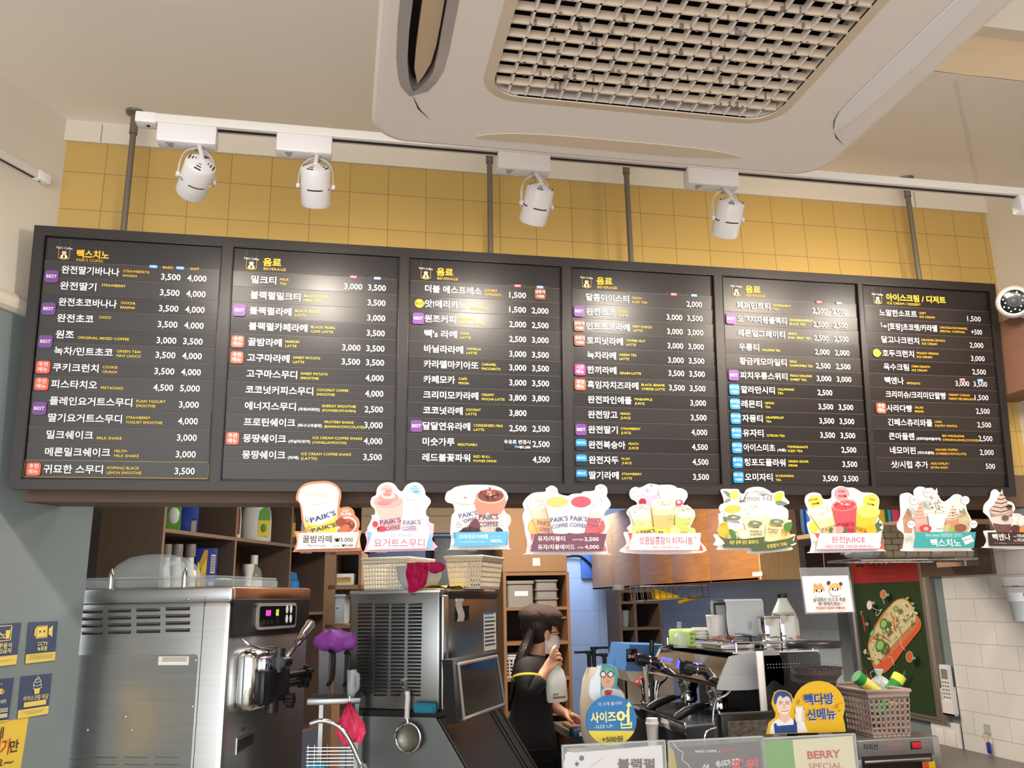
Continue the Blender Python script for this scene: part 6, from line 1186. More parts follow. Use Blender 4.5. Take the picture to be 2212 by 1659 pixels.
t=thing('wall_outlet','white outlet plate with switches low on the tiled wall','outlet',PXR.M); m=MB(); a=g.q(700,1560); b=g.q(880,1330); m.prism(rrect(a[0],a[1],b[0],b[1],.006),0,.008,'white_plastic'); m.obj('plate',t); m=MB()
for k in range(2): u=a[0]+(b[0]-a[0])*(.3+.4*k); m.box((u-.03,a[1]+.04,.008),(u+.03,b[1]-.04,.011),'paper',.002)
m.obj('rocker',t)
t=thing('key_hook','adhesive wall hook with a ring of keys and a blue tag','keys',PXR.M); m=MB(); q=g.q(1085,1370); m.prism(rrect(q[0]-.018,q[1]-.02,q[0]+.018,q[1]+.022,.004),0,.004,'frosted'); m.tube([(q[0],q[1]-.01,.004),(q[0],q[1]-.018,.012),(q[0],q[1]-.012,.016)],.0025,'chrome',6); m.obj('hook',t); m=MB(); m.tube([(q[0]+.015*math.cos(i*PI/10),q[1]-.032+.022*math.sin(i*PI/10),.012) for i in range(20)],.0015,'gold_food',6,closed=True); m.obj('ring',t); m=MB(); m.box((q[0]-.008,q[1]-.10,.008),(q[0]+.016,q[1]-.052,.012),'navy_box',.002); m.obj('tag',t); m=MB(); m.box((q[0]-.004,q[1]-.20,.006),(q[0]+.006,q[1]-.10,.008),'silver_trim'); m.obj('key',t)
# CCTV dome camera on the brown beam
cq=atX(2190,652,XR-.24); t=thing('security_camera','white dome security camera beside the right end of the menu board','camera',tr(cq.x,cq.y,cq.z)); dC=(EYEV+Vector((.1,0,.1))-cq).normalized(); Hc=look((0,0,0),dC); rC=.066
m=MB(Hc); m.lathe([(rC*math.sin(a_),-rC*math.cos(a_)) for a_ in [PI*.98*i/16*.68+.001 for i in range(17)]]+[(rC*.80,rC*.58),(rC*.72,rC*.52)],'lamp_white',n=32); bo=m.obj('ball',t)
m=MB(Hc); m.lathe([(rC*.74,rC*.50),(rC*.5,rC*.56),(rC*.22,rC*.56)][::-1]+[],'display_black',n=28); m.lathe([(0,rC*.60),(rC*.2,rC*.59),(rC*.24,rC*.54)],'plastic_black',n=20); m.obj('lens_face',t)
m=MB(Hc)
for i in range(16): a_=2*PI*i/16; rr=rC*(.60 if i%2 else .46); m.ell((rr*math.cos(a_),rr*math.sin(a_),rC*.565),(.0035,.0035,.002),'white_plastic',n=8,k=4)
m.obj('infrared_leds',t,kind='stuff')
m=MB(); m.lathe([(.0,.0),(.060,.0),(.060,.022),(.05,.03),(0,.03)],'lamp_white',tr(.08,.01,-.0)@rot('Y',-PI/2)@tr(0,0,-.005),28); m.cyl((.0,0,0),(.085,.01,-.0),.04,'lamp_white',n=24); m.obj('mount',t)
# cup on the right wall
cq=atX(2206,1288,XR-.075); t=thing('paper_cup','printed takeaway cup on the right wall at the photo\'s edge','cup',tr(cq.x,cq.y,cq.z-.10)); m=MB(); m.lathe([(0,0),(.042,0),(.062,.17),(.065,.172),(.066,.178),(.06,.178),(.04,.004)],'clear_film',n=32); m.lathe([(0,.001),(.041,.001),(.0505,.10),(0,.10)],'frosted',n=32); m.obj('cup',t); m=MB()
m.lathe([(.0515,.08),(.0555,.115)],K('e9eef4'),rot('Z',PI*.75),24,arc=PI); m.obj('print_band',t,); m=MB(); 
for i,s_ in enumerate(("PAIK'S",'COFFEE')):
    v_,f_,x0_,x1_=text_geo(s_,.02); vs=[]
    for p_ in v_: a_=PI*1.32+(p_[0]-x0_)*.024/.054; zz=.100-.017*i+p_[1]*.018; rr=.0522+.118*(zz-.08)+.0012; vs.append((rr*math.cos(a_),rr*math.sin(a_),zz))
    m.add(vs,f_,K('2f5f9e'),None,False)
m.obj('print',t); m=MB(); m.tube([(.066*math.cos(2*PI*i/24),.066*math.sin(2*PI*i/24),.14) for i in range(24)],.003,'chrome',6,closed=True); m.tube([(.066,0,.14),(.0745,0,.14)],.004,'chrome',6); m.obj('holder_ring',t)
# ---------------- counter under the coffee machine
zK=.90; KX,KY=atY(1585,1440,3.2).x,3.2
m_=MB(); m_.prism([(KX-.37,2.75),(XR-.001,2.75),(XR-.001,5.3),(1.27,5.3),(1.27,4.35),(KX-.37,4.35)],zK-.04,zK,'grey_counter'); t=thing('back_counter','grey kitchen counter along the right wall','counter',tr(0,0,0)); m_.obj('worktop',t); m=MB(); m.prism([(KX-.31,2.8),(XR-.001,2.8),(XR-.001,5.25),(1.33,5.25),(1.33,4.40),(KX-.31,4.40)],0,zK-.04,'shelf_brown'); m.obj('cabinet_base',t)
# ---------------- espresso machine; local x towards the wall, y away, z up
A=lambda px,py:atY(px,py,KY)
zTop=A(1583,1420).z; zHb=A(1560,1487).z; xF=A(1558,1487).x-KX; Lm=.74
EM=tr(KX,KY,zK); t=thing('espresso_machine','two group chrome espresso machine on the back counter','espresso machine',EM)
zT=zTop-zK; zH=zHb-zK; zD=A(1560,1585).z-zK
m=MB(); Tp=Matrix(((1,0,0,0),(0,0,1,0),(0,1,0,0),(0,0,0,1)))   # profile x,z extruded along y
prof=[(xF,zH),(xF-.012,zH+.02),(-.025,zT-.02),(-.005,zT),(.10,zT+.012),(.18,zT+.012),(.19,zT-.10),(.15,zH+.03),(.10,zH)]
m.prism(spline(prof,3),0,Lm,'chrome',Tp,smooth=True); m.obj('head',t)
for y in (-.006,Lm-.004): m=MB(); m.prism(spline([(p[0]*1.04,p[1]+(.006 if p[1]>zH+.05 else -.006)) for p in prof],3),y,y+.010,'steel',Tp,smooth=True); m.obj('end_cap',t)
m=MB(); m.box((.16,.0,.02),(.36,Lm,zT+.01),'steel_black',.006); m.box((.03,.02,.0),(.36,Lm-.02,.05),'steel_black'); m.obj('body',t)
m=MB(); xp=A(1645,1480).x-KX; m.box((xp-.015,-.012,.03),(xp+.012,.0,zT+.02),'white_plastic',.004); m.obj('corner_post',t)
m=MB(); m.box((xp+.014,-.006,.03),(.36,.0,zT+.005),'plastic_black',.002)
for i in range(12):
    for j in range(3): m.lathe([(0,.001),(.0022,0)][::-1],'chrome',tr(xp+.03+.012*i,-.0062,zT-.03-.012*j-(.14 if j==2 else 0))@rot('X',PI/2),6)
m.obj('side_panel',t)
m=MB(); m.box((.0,.0,zT+.012),(.36,Lm,zT+.018),'chrome'); m.tube([(.02,.01,zT+.05),(.02,Lm-.01,zT+.05),(.34,Lm-.01,zT+.05),(.34,.01,zT+.05)],.005,'chrome',8,closed=True)
for x in (.02,.34):
    for y in (.01,Lm-.01): m.cyl((x,y,zT+.015),(x,y,zT+.05),.005,'chrome',n=8)
m.obj('cup_rail',t)
zc=lambda s:zH+.02+(zT-.04-zH)*s; xc=lambda s:xF-.014+(-.025-xF+.012)*s-.002
for yy,n_ in ((Lm*.80,6),(Lm*.36,4)):
    m=MB()
    for i in range(n_): m.box((xc(.72)-.003,yy-.05+.02*i,zc(.64)),(xc(.72)+.004,yy-.041+.02*i,zc(.80)),'led_blue'); m.box((xc(.5)-.002,yy-.05+.02*i,zc(.46)),(xc(.5)+.004,yy-.041+.02*i,zc(.54)),'silver_trim')
    m.obj('button_row',t,label='row of buttons glowing blue')
m=MB(look((xc(.5),Lm*.56,zc(.52)),(xc(.5)-1,Lm*.56,zc(.52)+.12))); m.lathe([(.024,-.004),(.03,.002),(.03,.006),(.024,.008)],'chrome',n=28); m.lathe([(0,.005),(.024,.005)],'led_blue',n=24); m.obj('gauge',t)
for yy in (Lm*1.0-.04,Lm*.22):
    m=MB(look((xc(.5),yy,zc(.5)),(xc(.5)-1,yy,zc(.5)+.12))); m.lathe([(0,-.0),(.02,.0),(.02,.05),(.028,.055),(.03,.085),(.026,.095),(0,.097)],'plastic_black',n=18); m.lathe([(.0205,.03),(.0225,.034),(.0205,.038)],'chrome',n=18); m.obj('steam_knob',t)
for yy in (Lm*.70,Lm*.28):
    m=MB(); gx=.02; m.lathe([(0,zH-.005),(.045,zH-.005),(.045,zH-.035),(.036,zH-.05),(.036,zH-.06),(0,zH-.06)],'chrome',tr(gx,yy,0),24); g_=m.obj('group_head',t)
    m=MB(); m.lathe([(.034,-.062),(.037,-.066),(.037,-.095),(.028,-.105),(0,-.105)],'chrome',tr(gx,yy,zH),24); m.tube([(gx,yy,zH-.10),(gx,yy,zH-.125),(gx-.012,yy-.02,zH-.15)],.008,'chrome',10); m.tube([(gx,yy,zH-.11),(gx+.006,yy+.02,zH-.15)],.008,'chrome',10)
    dx_=-1; m.tube([(gx-.035,yy,zH-.08),(gx-.07,yy-.006,zH-.082)],.009,'chrome',10); P_=[(gx-.065,yy-.005,zH-.082),(gx-.10,yy-.012,zH-.088),(gx-.15,yy-.02,zH-.10),(gx-.19,yy-.028,zH-.118),(gx-.205,yy-.03,zH-.122)]; m.tube(P_,.015,'plastic_black',12,rr=[.011,.016,.018,.017,.008]); m.obj('portafilter',t)
for yy,sg in ((Lm-.02,1),(.06,-1)): m=MB(); m.tube(spline([(.02,yy,zH),(-.01,yy,zH-.03),(-.05,yy-.02*sg,zH-.06),(-.07,yy-.02*sg,zH-.16),(-.065,yy-.02*sg,zH-.19)],5,False),.006,'chrome',10); m.obj('steam_wand',t)
m=MB(); xd=A(1462,1560).x-KX; xd=max(xd,-.26); m.box((-.21,.0,.0),(.10,Lm,zD-.0+.03),'steel_black',.008); m.box((-.215,-.004,zD+.0),(-.205,Lm+.004,zD+.045),'chrome',.004)
for i in range(18): m.box((-.2,.02+.04*i,zD+.03),(.08,.03+.04*i,zD+.034),'chrome')
m.obj('drip_tray',t)
# ---------------- things on the espresso machine
zE=zK+zT+.0185
def EP(off): return Plane((KX,KY+off,0),(1,0,0))
def stE(x0,x1,y0,off,zb=zE): P=EP(off); a=CB.px(x0,y0); b=CB.px(x1,y0); A_=P.hit(*a); B_=P.hit(*b); return Vector(((A_.x+B_.x)/2,KY+off,zb)),B_.x-A_.x,(A_.z+B_.z)/2-zb
p,w,h=stE(895,1045,432,.40); t=thing('paper_cup','tall white paper cup upside down on the espresso machine, left of the white towel','cup',tr(*p)); m=MB(); m.lathe([(w*.42,0),(w*.5,h*.97),(w*.52,h),(w*.48,h),(w*.46,h*.95)],'card_white',n=28); m.lathe([(0,.003),(w*.42,.003)],'card_white',n=28); m.obj('cup',t); m=MB(); m.lathe([(w*.505,h*.96),(w*.535,h*.985),(w*.5,h+.003)],'card_white',n=28); m.obj('rim',t)
p,w,h=stE(755,905,535,.45)
for i in range(6): 
    t=thing('saucer',"white plastic saucer shaped lid, "+('lowest of the stack','second lowest of the stack','third lowest of the stack','third from the top of the stack','second from the top of the stack','topmost of the stack')[i]+' beside the paper cup','lid',tr(p.x,p.y,zE+h*i/6),'white lids stacked on the espresso machine'); hh=h/6*.96; m=MB(); m.lathe([(w*.47,0),(w*.5,hh*.15),(w*.5,hh*.55),(w*.42,hh*.7),(w*.41,hh),(0,hh)],'card_white',n=28); m.obj('lid',t)
p,w,h=stE(700,730,490,.40); t=thing('glass_bottle','small clear bottle with a pointed neck left of the lid stack','bottle',tr(p.x-.03,p.y,zE)); m=MB(); m.lathe([(0,0),(.03,0),(.03,h*.45),(.012,h*.6),(.010,h)],'clear_plastic',n=18); m.obj('bottle',t); m=MB(); m.lathe([(.0105,h*.98),(.013,h),(0,h*1.02)],'frosted',n=14); m.obj('stopper',t)
# folded green towel and sugar dish at the front edge
p,w,h=stE(625,840,630,.58); t=thing('folded_towel','pale green folded towel on the front edge of the espresso machine','towel',tr(.0+KX+.06,KY+.55,zE)); m=MB(); h=max(.07,h*.75)
for k in range(4): m.box((-.05,-.13,h*k/4),(.10,.13,h*(k+1)/4-.002),'towel_green',.010,seg=3)
m.obj('cloth',t); m=MB(); m.box((-.056,-.12,.002),(-.048,.12,h*.9),'towel_green',.003); m.obj('fold',t)
t=thing('tamper_tray','small dish of brown sugar sticks in front of the steel containers','dish',tr(KX+.10,KY+.27,zE)); m=MB(); m.box((-.07,-.10,0),(.08,.10,.02),'steel',.006); m.obj('dish',t); m=MB()
for k in range(26): r_=random.Random(k+77); x,y=r_.uniform(-.05,.06),r_.uniform(-.08,.08); a_=r_.uniform(0,3); m.cyl((x,y,.022+k*.0009),(x+.03*math.cos(a_),y+.03*math.sin(a_),.024+k*.0009),.004,'shelf_edge' if k%2 else 'label_red',n=6)
m.obj('sugar_sticks',t,kind='stuff')
for i,(x,y,hh) in enumerate(((.28,.14,.12),(.36,.16,.13))): t=thing('steel_container','square steel container '+('left','right')[i]+' of the pair under the white towel','container',tr(KX+x-.05,KY+y,zE)); m=MB(); m.box((-.033,-.03,0),(.033,.03,hh),'chrome',.004); m.obj('box',t); m=MB(); m.box((-.035,-.032,hh),(.035,.032,hh+.008),'steel',.002); m.obj('lid',t)
# white towel over a rack
PTw=EP(.32); a=PTw.hit(*CB.px(1040,310)); b=PTw.hit(*CB.px(1370,310)); zl_=PTw.hit(*CB.px(1100,590)).z; t=thing('towel_rack','steel stand on the espresso machine carrying the white towel','rack',tr(a.x,KY+.32,zE)); m=MB(); hh=a.z-zE-.012; W_=b.x-a.x
for x in (.01,W_-.01):
    for y in (0,.12): m.tube([(x,y,0),(x,y,hh)],.005,'steel_black',8)
m.tube([(.01,0,hh),(W_-.01,0,hh),(W_-.01,.12,hh),(.01,.12,hh)],.005,'steel_black',8,closed=True); m.obj('frame',t); m=MB(); m.box((.005,-.005,0),(W_-.005,.125,.006),'steel_black'); m.obj('base',t)
t=thing('white_towel','white towel hung over the stand on the espresso machine','towel',tr(a.x,KY+.32,a.z)); m=MB(); vs=[];fs=[]; NU=14; prof=[(.135,zl_-a.z+.06),(.137,-.06),(.13,.0),(.06,.006),(-.006,.0),(-.016,-.06),(-.018,-.13),(-.02,zl_-a.z)]
for j,(y,z) in enumerate(spline([(q[0],q[1]) for q in prof],3,False) and [(q[0],q[1]) for q in spline(prof,3,False)]):
    for i in range(NU+1): u=i/NU; vs.append((W_*u+.004*math.sin(j*.7+i),y+.006*math.sin(u*9+j*.3)*(1 if z<-.03 else .2),z+.004*math.sin(u*7)*(z<-.1)))
NJ=len(vs)//(NU+1)
for j in range(NJ-1):
    for i in range(NU): q=j*(NU+1)+i; fs.append((q,q+1,q+NU+2,q+NU+1))
m.add(vs,fs,'towel_white'); m.add([(x,y*1.0+.0,z-.003) for x,y,z in vs],[f[::-1] for f in fs],'towel_white'); m.obj('cloth',t); m=MB(); m.box((W_*.53,-.0265,zl_-a.z+.02),(W_*.6,-.0255,zl_-a.z+.05),'silver_trim'); m.obj('woven_label',t)
# syrup bottle with black cap, pink lower part
p,w,h=stE(1430,1645,250,.22); t=thing('syrup_bottle','tall white bottle with a black cap behind the grinder hopper','bottle',tr(p.x,p.y,zE)); w=min(w,.2); m=MB(); m.lathe([(0,0),(.46*w,0),(.5*w,.01),(.49*w,h*.5),(.40*w,h*.66),(.24*w,h*.82),(.17*w,h*.9),(.17*w,h*.93)],'bottle_white',n=32); m.obj('body',t); m=MB(); m.lathe([(.18*w,h*.925),(.18*w,h),(.165*w,h*1.005),(0,h*1.005)],'plastic_black',n=24); m.obj('cap',t); mat('pink_label','d98a95',.5); m=MB(); m.lathe([(.505*w,h*.01),(.503*w,h*.22)],'pink_label',rot('Z',PI*1.5),12,arc=PI/3); m.obj('label',t)
# ---------------- grinder with a clear bean hopper
PGr=Plane((0,2.98,0),(1,0,0)); gh=lambda x,y:PGr.hit(*CB.px(x,y)); c=(gh(1600,680)+gh(2015,680))/2; rH=(gh(2015,680)-gh(1600,680)).x/2; zt6=gh(1800,690).z; zbn=gh(1800,1030).z
t=thing('coffee_grinder','coffee grinder with a clear hopper half full of beans','coffee grinder',tr(c.x,2.98,zK)); m=MB(); m.lathe([(rH*.99,zt6-zK),(rH,zt6-zK-.02),(rH*.96,zt6-zK-.12),(rH*.75,zbn-zK+.02),(rH*.45,zbn-zK-.06)],'hopper_clear',n=40); m.obj('hopper',t)
m=MB(); zl6=gh(1800,880).z-zK; m.lathe([(0,zl6),(rH*.90,zl6-.003),(rH*.90,zl6-.02),(rH*.71,zbn-zK+.022),(rH*.41,zbn-zK-.055)],'beans',n=40)
rb=random.Random(2)
for i in range(170): a_=rb.uniform(0,2*PI); r_=rH*.89*math.sqrt(rb.random()); m.ell((r_*math.cos(a_),r_*math.sin(a_),zl6),(.007,.005,.004),'beans',M=None,n=8,k=4)
m.obj('coffee_beans',t,kind='stuff'); m=MB(); m.lathe([(0,zt6-zK+.016),(rH*.98,zt6-zK+.014),(rH*1.03,zt6-zK+.008),(rH*1.03,zt6-zK-.006),(rH*.98,zt6-zK-.006)],'lid_black',n=40); m.obj('lid',t); m=MB(); m.box((-.06,-.08,.0),(.06,.08,zbn-zK-.055),'steel_black',.02); m.cyl((-.06,0,.28),(-.10,0,.24),.02,'steel_black'); m.obj('body',t)
# ---------------- blue and cream ice shaver
PSh=Plane((0,4.15,0),(1,0,0)); sh=lambda x,y:PSh.hit(*CB.px(x,y)); a=sh(190,690); b=sh(600,690); W_=b.x-a.x; z1=a.z+.005; z2=sh(200,905).z; z3=sh(300,1000).z; zb7=zK
t=thing('ice_shaver','blue and cream ice shaving machine at the back of the counter','ice shaver',tr(a.x,4.15,zK)); m=MB(); m.prism([(0,z2-zK),(W_,z2-zK-.01),(W_*1.0,z1-zK-.01),(W_*.12,z1-zK),(.02,z1-zK-.04)],-.30,0,'blue_plastic',Matrix(((1,0,0,0),(0,0,-1,0),(0,1,0,0),(0,0,0,1)))); m.obj('blue_housing',t)
m=MB(); X_=Matrix(((1,0,0,0),(0,0,-1,0),(0,1,0,0),(0,0,0,1))); m.prism([(0.005,z2-zK),(.03,z2-zK-.05),(W_*.4,z3-zK-.02),(W_*.42,.03),(W_*.42,0),(W_,0),(W_,z2-zK-.01)],-.28,-.01,'cream_plastic',X_); m.obj('cream_body',t); m=MB(); m.box((W_*.03,-.004,z2-zK+.04),(W_*.26,.0,z2-zK+.10),'display_black',.002); m.text('SNOW',W_*.06,0,.022,'text_white',M=Matrix(((1,0,0,0),(0,0,-1,-.0045),(0,1,0,z2-zK+.058),(0,0,0,1)))); m.ell((W_*.22,-.005,z2-zK+.07),(.01,.003,.012),'tag_red'); m.obj('badge_plate',t); m=MB(); q=sh(290,1025); m.cyl((q.x-a.x,-.03,q.z-zK),(q.x-a.x+.03,-.03,q.z-zK+.03),.024,'red_knob',r2=.02,n=16); m.obj('red_knob',t)
# ---------------- white drinks dispenser with black pumps
PDp=Plane((0,4.35,0),(1,0,0)); d_=lambda x,y:PDp.hit(*CP.px(x,y)); a=d_(690,905); b=d_(800,905); t=thing('pump_dispenser','cream canister with black pump heads behind the size sign','dispenser',tr((a.x+b.x)/2+.03,4.35,zK)); w=.19; zt7=a.z-zK; m=MB(); m.lathe([(0,0),(.065,0),(.085,.06),(.088,zt7*.55),(.07,zt7*.85),(.045,zt7),(0,zt7)],'cream_plastic',n=28); m.obj('canister',t)
for i,(x,y,l) in enumerate(((735,800,-1),(770,770,1),(850,820,-1))):
    q=d_(x,y); xx=q.x-((a.x+b.x)/2+.03); zz=q.z-zK; m=MB(); m.cyl((xx,0,zt7-.01),(xx,0,zz),.011,'rubber_black',n=12); m.cyl((xx,0,zz-.004),(xx,0,zz+.012),.018,'rubber_black',n=12); m.box((min(xx,xx+l*.075),-.009,zz-.0),(max(xx,xx+l*.075),.009,zz+.012),'rubber_black',.003); m.obj('pump',t)
# ================================================================== back of the kitchen
PBc=Plane(atY(1160,1300,5.7),(1,0,0)); bc=lambda x,y:CP(PBc,x,y); fz=-PBc.o.z
t=thing('bookcase','tall brown open bookcase with grey tubs, behind the person','bookcase',PBc.M); a=bc(92,195); b=bc(585,195); 
for x in (a[0],b[0]-.02): m=MB(); m.box((x,fz,-.32),(x+.02,a[1],0),'wood_tan'); m.obj('side_board',t)
ys=[195,455,715,985,1250]; zz=[bc(300,y)[1] for y in ys]
for z in zz+[fz+.08]: m=MB(); m.box((a[0]+.02,z-.02,-.32),(b[0]-.02,z,-.001),'wood_tan'); m.obj('shelf_board',t)
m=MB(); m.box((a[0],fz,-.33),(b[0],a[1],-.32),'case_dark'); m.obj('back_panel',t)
q=lambda x,y:PBc.hit(*CP.px(x,y))
w_=b[0]-a[0]; ca=PBc.o+PBc.u*(a[0]+w_/2)
t=thing('cardboard_box','large brown carton on top of the bookcase','box',tr(ca.x,5.7,PBc.o.z+a[1]+.001)); h=.46; m=MB(); m.box((-w_*.5,.01,0),(w_*.48,.31,h),'cardboard',.004); m.obj('carton',t); m=MB(); m.box((-.02,.009,.04),(.03,.0101,.09),'paper'); m.box((-w_*.5,.14,h),(w_*.48,.18,h+.001),'shelf_edge'); m.obj('tape',t)
def tub(x0,x1,y0,zb,lab,lid=True):
    A_=q(x0,y0);B_=q(x1,y0); w=(B_.x-A_.x); h=A_.z-zb; t=thing('storage_tub',lab,'container',tr((A_.x+B_.x)/2,5.73,zb)); m=MB(); m.prism(rrect(-w*.46,0,w*.46,.24,.02),0,h*.9,'container_grey'); m.obj('tub',t); m=MB(); m.prism(rrect(-w*.5,-.01,w*.5,.25,.025),h*.88,h,'container_grey'); m.obj('lid',t); return t,w,h
zsh2=PBc.o.z+zz[1]+.0005
t,w,h=tub(120,335,258,zsh2,'large grey tub with a white label on the upper bookcase board'); m=MB(); m.box((-.04,-.001,h*.42),(.05,-.0005,h*.6),'paper'); m.obj('label',t)
A_=q(340,250);B_=q(515,250); w=B_.x-A_.x; h=(A_.z-zsh2)/3
for i in range(3):
    t=thing('storage_tub',('lowest','middle','topmost')[i]+' of three flat grey tubs stacked on the upper bookcase board','container',tr((A_.x+B_.x)/2,5.73,zsh2+h*i),'flat grey tubs in the bookcase'); m=MB(); m.prism(rrect(-w*.45,0,w*.45,.24,.02),0,h*.85,'container_grey'); m.obj('tub',t); m=MB(); m.prism(rrect(-w*.5,-.01,w*.5,.25,.025),h*.8,h-.001,'container_grey'); m.obj('lid',t)
A_=q(120,820);B_=q(200,820); zsh3=PBc.o.z+zz[3]+.0005; PB5=Plane((0,5.75,0),(1,0,0)); basket('basket','small white plastic basket half hidden behind the person','basket' and PB5,A_.x,A_.x+.18,zsh3,A_.z,.22,5,7,'card_white',taper=.05)
# beige partition, conduit and the dark fridge between ice maker and bookcase
P6=Plane(atY(900,1150,6.4),(1,0,0)); zq=P6.hit(900,1151).z
m=MB(); m.box((P6.hit(780,1150).x,6.4,zq),(P6.hit(1120,1150).x,6.5,EYE+1.1),'beige_panel'); x=P6.hit(925,1150).x; m.box((x,6.397,zq),(x+.004,6.4,EYE+1.1),'seam_line'); m.box((P6.hit(780,1150).x,6.395,P6.hit(900,1115).z),(P6.hit(1120,1150).x,6.4,P6.hit(900,1115).z+.004),'seam_line'); struct('wall_partition',m)
xa,xb_=P6.hit(1010,1200).x,P6.hit(1086,1200).x; t=thing('refrigerator','tall dark grey refrigerator between the ice maker and the bookcase','refrigerator',tr(xa,6.45,0)); m=MB(); m.box((-.25,0,.06),(xb_-xa,.6,zq-.02),'fridge_grey',.01); m.obj('body',t); m=MB(); m.box((-.25,-.03,.1),(xb_-xa,-.002,zq-.03),'fridge_grey',.012); d=m.obj('door',t); m=MB(); m.tube([(xb_-xa-.06,-.03,1.0),(xb_-xa-.06,-.07,1.03),(xb_-xa-.06,-.07,1.47),(xb_-xa-.06,-.03,1.5)],.012,'chrome',8); m.obj('handle',d)
t=thing('wall_bracket','small dark bracket on the blue tiled wall beside the wooden cabinet','bracket',tr(*atY(1268,1215,7.98))); m=MB(); m.box((-.06,-.02,-.15),(.06,.018,.12),K('5f86c8'),.006); m.obj('plate',t); m=MB(); m.tube(spline([(-.3,-.01,.04),(-.1,-.03,.06),(.0,-.04,.0),(.08,-.05,-.1)],5,False),.012,'rubber_black',8); m.obj('cable',t)
# ================================================================== the person at the counter
YP=4.75
def pp(px,py,n=0.0): return atY(px,py,YP-n)
def skin_obj(name,nodes,edges,matn,parent,sub=2,root=0,smooth=True):
    ids=list(nodes); me=bpy.data.meshes.new(name); me.from_pydata([tuple(nodes[k][0]) for k in ids],[(ids.index(a),ids.index(b)) for a,b in edges],[]); me.materials.append(MATS[matn])
    o=bpy.data.objects.new(name,me); COL.objects.link(o)
    sm=o.modifiers.new('skin','SKIN'); sm.use_smooth_shade=True; sm.branch_smoothing=.6
    if not me.skin_vertices: 
        bmt=bmesh.new(); bmt.from_mesh(me); bmt.verts.layers.skin.verify(); bmt.to_mesh(me); bmt.free()
    d=me.skin_vertices[0].data
    for i,k in enumerate(ids):
        r=nodes[k][1]; d[i].radius=(r,r) if not isinstance(r,tuple) else r; d[i].use_root=(i==root)
    s=o.modifiers.new('sub','SUBSURF'); s.levels=sub; s.render_levels=sub
    dg=bpy.context.evaluated_depsgraph_get(); ev=o.evaluated_get(dg); nm=bpy.data.meshes.new_from_object(ev); 
    bpy.data.objects.remove(o); bpy.data.meshes.remove(me)
    nm.name=name; nm.materials.clear(); nm.materials.append(MATS[matn]); nm.polygons.foreach_set('use_smooth',[True]*len(nm.polygons)); nm.polygons.foreach_set('material_index',[0]*len(nm.polygons))
    if parent is not None: nm.transform(RM[parent.name].inverted())
    o=bpy.data.objects.new(name,nm); COL.objects.link(o); o.parent=parent; RM[o.name]=RM.get(parent.name,Matrix()); return o
foot=pp(1135,1659); bx=pp(1142,1600).x
per=thing('person','person in black jacket, beret, glasses and white mask, holding a spray bottle','person',tr(bx,YP,0))
N={}; E=[]
def ch(*ks): 
    for a,b in zip(ks,ks[1:]): E.append((a,b))
N['pel']=(Vector((bx,YP,.80)),.135); N['wai']=(Vector((bx+.01,YP,.96)),.115); N['che']=(pp(1146,1480),.125); N['nb']=(pp(1156,1420),.07); N['nk']=(pp(1166,1402),.048)
N['h1']=(pp(1178,1382),.066); N['h2']=(pp(1180,1360),.088); N['h3']=(pp(1177,1338),.084); N['h4']=(pp(1174,1322),.05)
ch('pel','wai','che','nb','nk','h1','h2','h3','h4')
N['chin']=(pp(1190,1398),.024); E.append(('h1','chin'))
# right arm (towards the camera), forearm lifted to hold the bottle
N['rs']=(pp(1138,1437,.15),.062); N['re']=(pp(1140,1502,.20),.05); N['rw']=(pp(1178,1452,.19),.03)
ch('che','rs','re','rw')
# left arm resting on the counter
N['ls']=(pp(1162,1440,-.14),.06); N['le']=(pp(1180,1516,-.10),.047); N['lw']=(pp(1210,1535,.02),.029)
ch('che','ls','le','lw')
for s_,yy in (('a',.09),('b',-.09)):
    N[s_+'hip']=(Vector((bx,YP-yy,.74)),.095); N[s_+'kn']=(Vector((bx+.03,YP-yy,.42)),.062); N[s_+'an']=(Vector((bx-.01,YP-yy,.09)),.042); N[s_+'to']=(Vector((bx+.15,YP-yy,.035)),.033); ch('pel',s_+'hip',s_+'kn',s_+'an',s_+'to')
# right hand: a fist around the bottle neck, knuckles towards the camera
N['rp']=(pp(1190,1432,.19),.034); N['rk']=(pp(1198,1415,.19),.032); ch('rw','rp','rk')
for i,(kx,ky) in enumerate(((1199,1404),(1204,1411),(1207,1420),(1206,1430))):
    a,b,c=('f%d%s'%(i,q_) for q_ in 'abc'); N[a]=(pp(kx-2,ky,.215),.0105); N[b]=(pp(kx+5,ky+3,.205),.0098); N[c]=(pp(kx+6,ky+7,.175),.0088); E.append(('rk' if i<2 else 'rp',a)); ch(a,b,c)
N['ta']=(pp(1192,1412,.215),.012); N['tb']=(pp(1196,1401,.215),.0105); N['tc']=(pp(1201,1395,.20),.009); E.append(('rp','ta')); ch('ta','tb','tc')
# left hand lying on the counter
N['lp']=(pp(1224,1541,.04),.028); N['lk']=(pp(1234,1545,.05),.026); ch('lw','lp','lk')
for i,(dx,dy,n_) in enumerate(((12,-1,.085),(16,2,.06),(15,5,.035),(11,8,.015))):
    a,b,c=('g%d%s'%(i,q_) for q_ in 'abc'); N[a]=(pp(1234+dx*.45,1545+dy*.5,n_),.0105); N[b]=(pp(1234+dx,1545+dy+2,n_),.0095); N[c]=(pp(1234+dx*1.25,1545+dy+9,n_+.005),.0085); E.append(('lk',a)); ch(a,b,c)
N['ua']=(pp(1226,1550,.085),.0115); N['ub']=(pp(1233,1558,.095),.010); N['uc']=(pp(1238,1563,.09),.0088); E.append(('lp','ua')); ch('ua','ub','uc')
body=skin_obj('body',N,E,'skin',per)
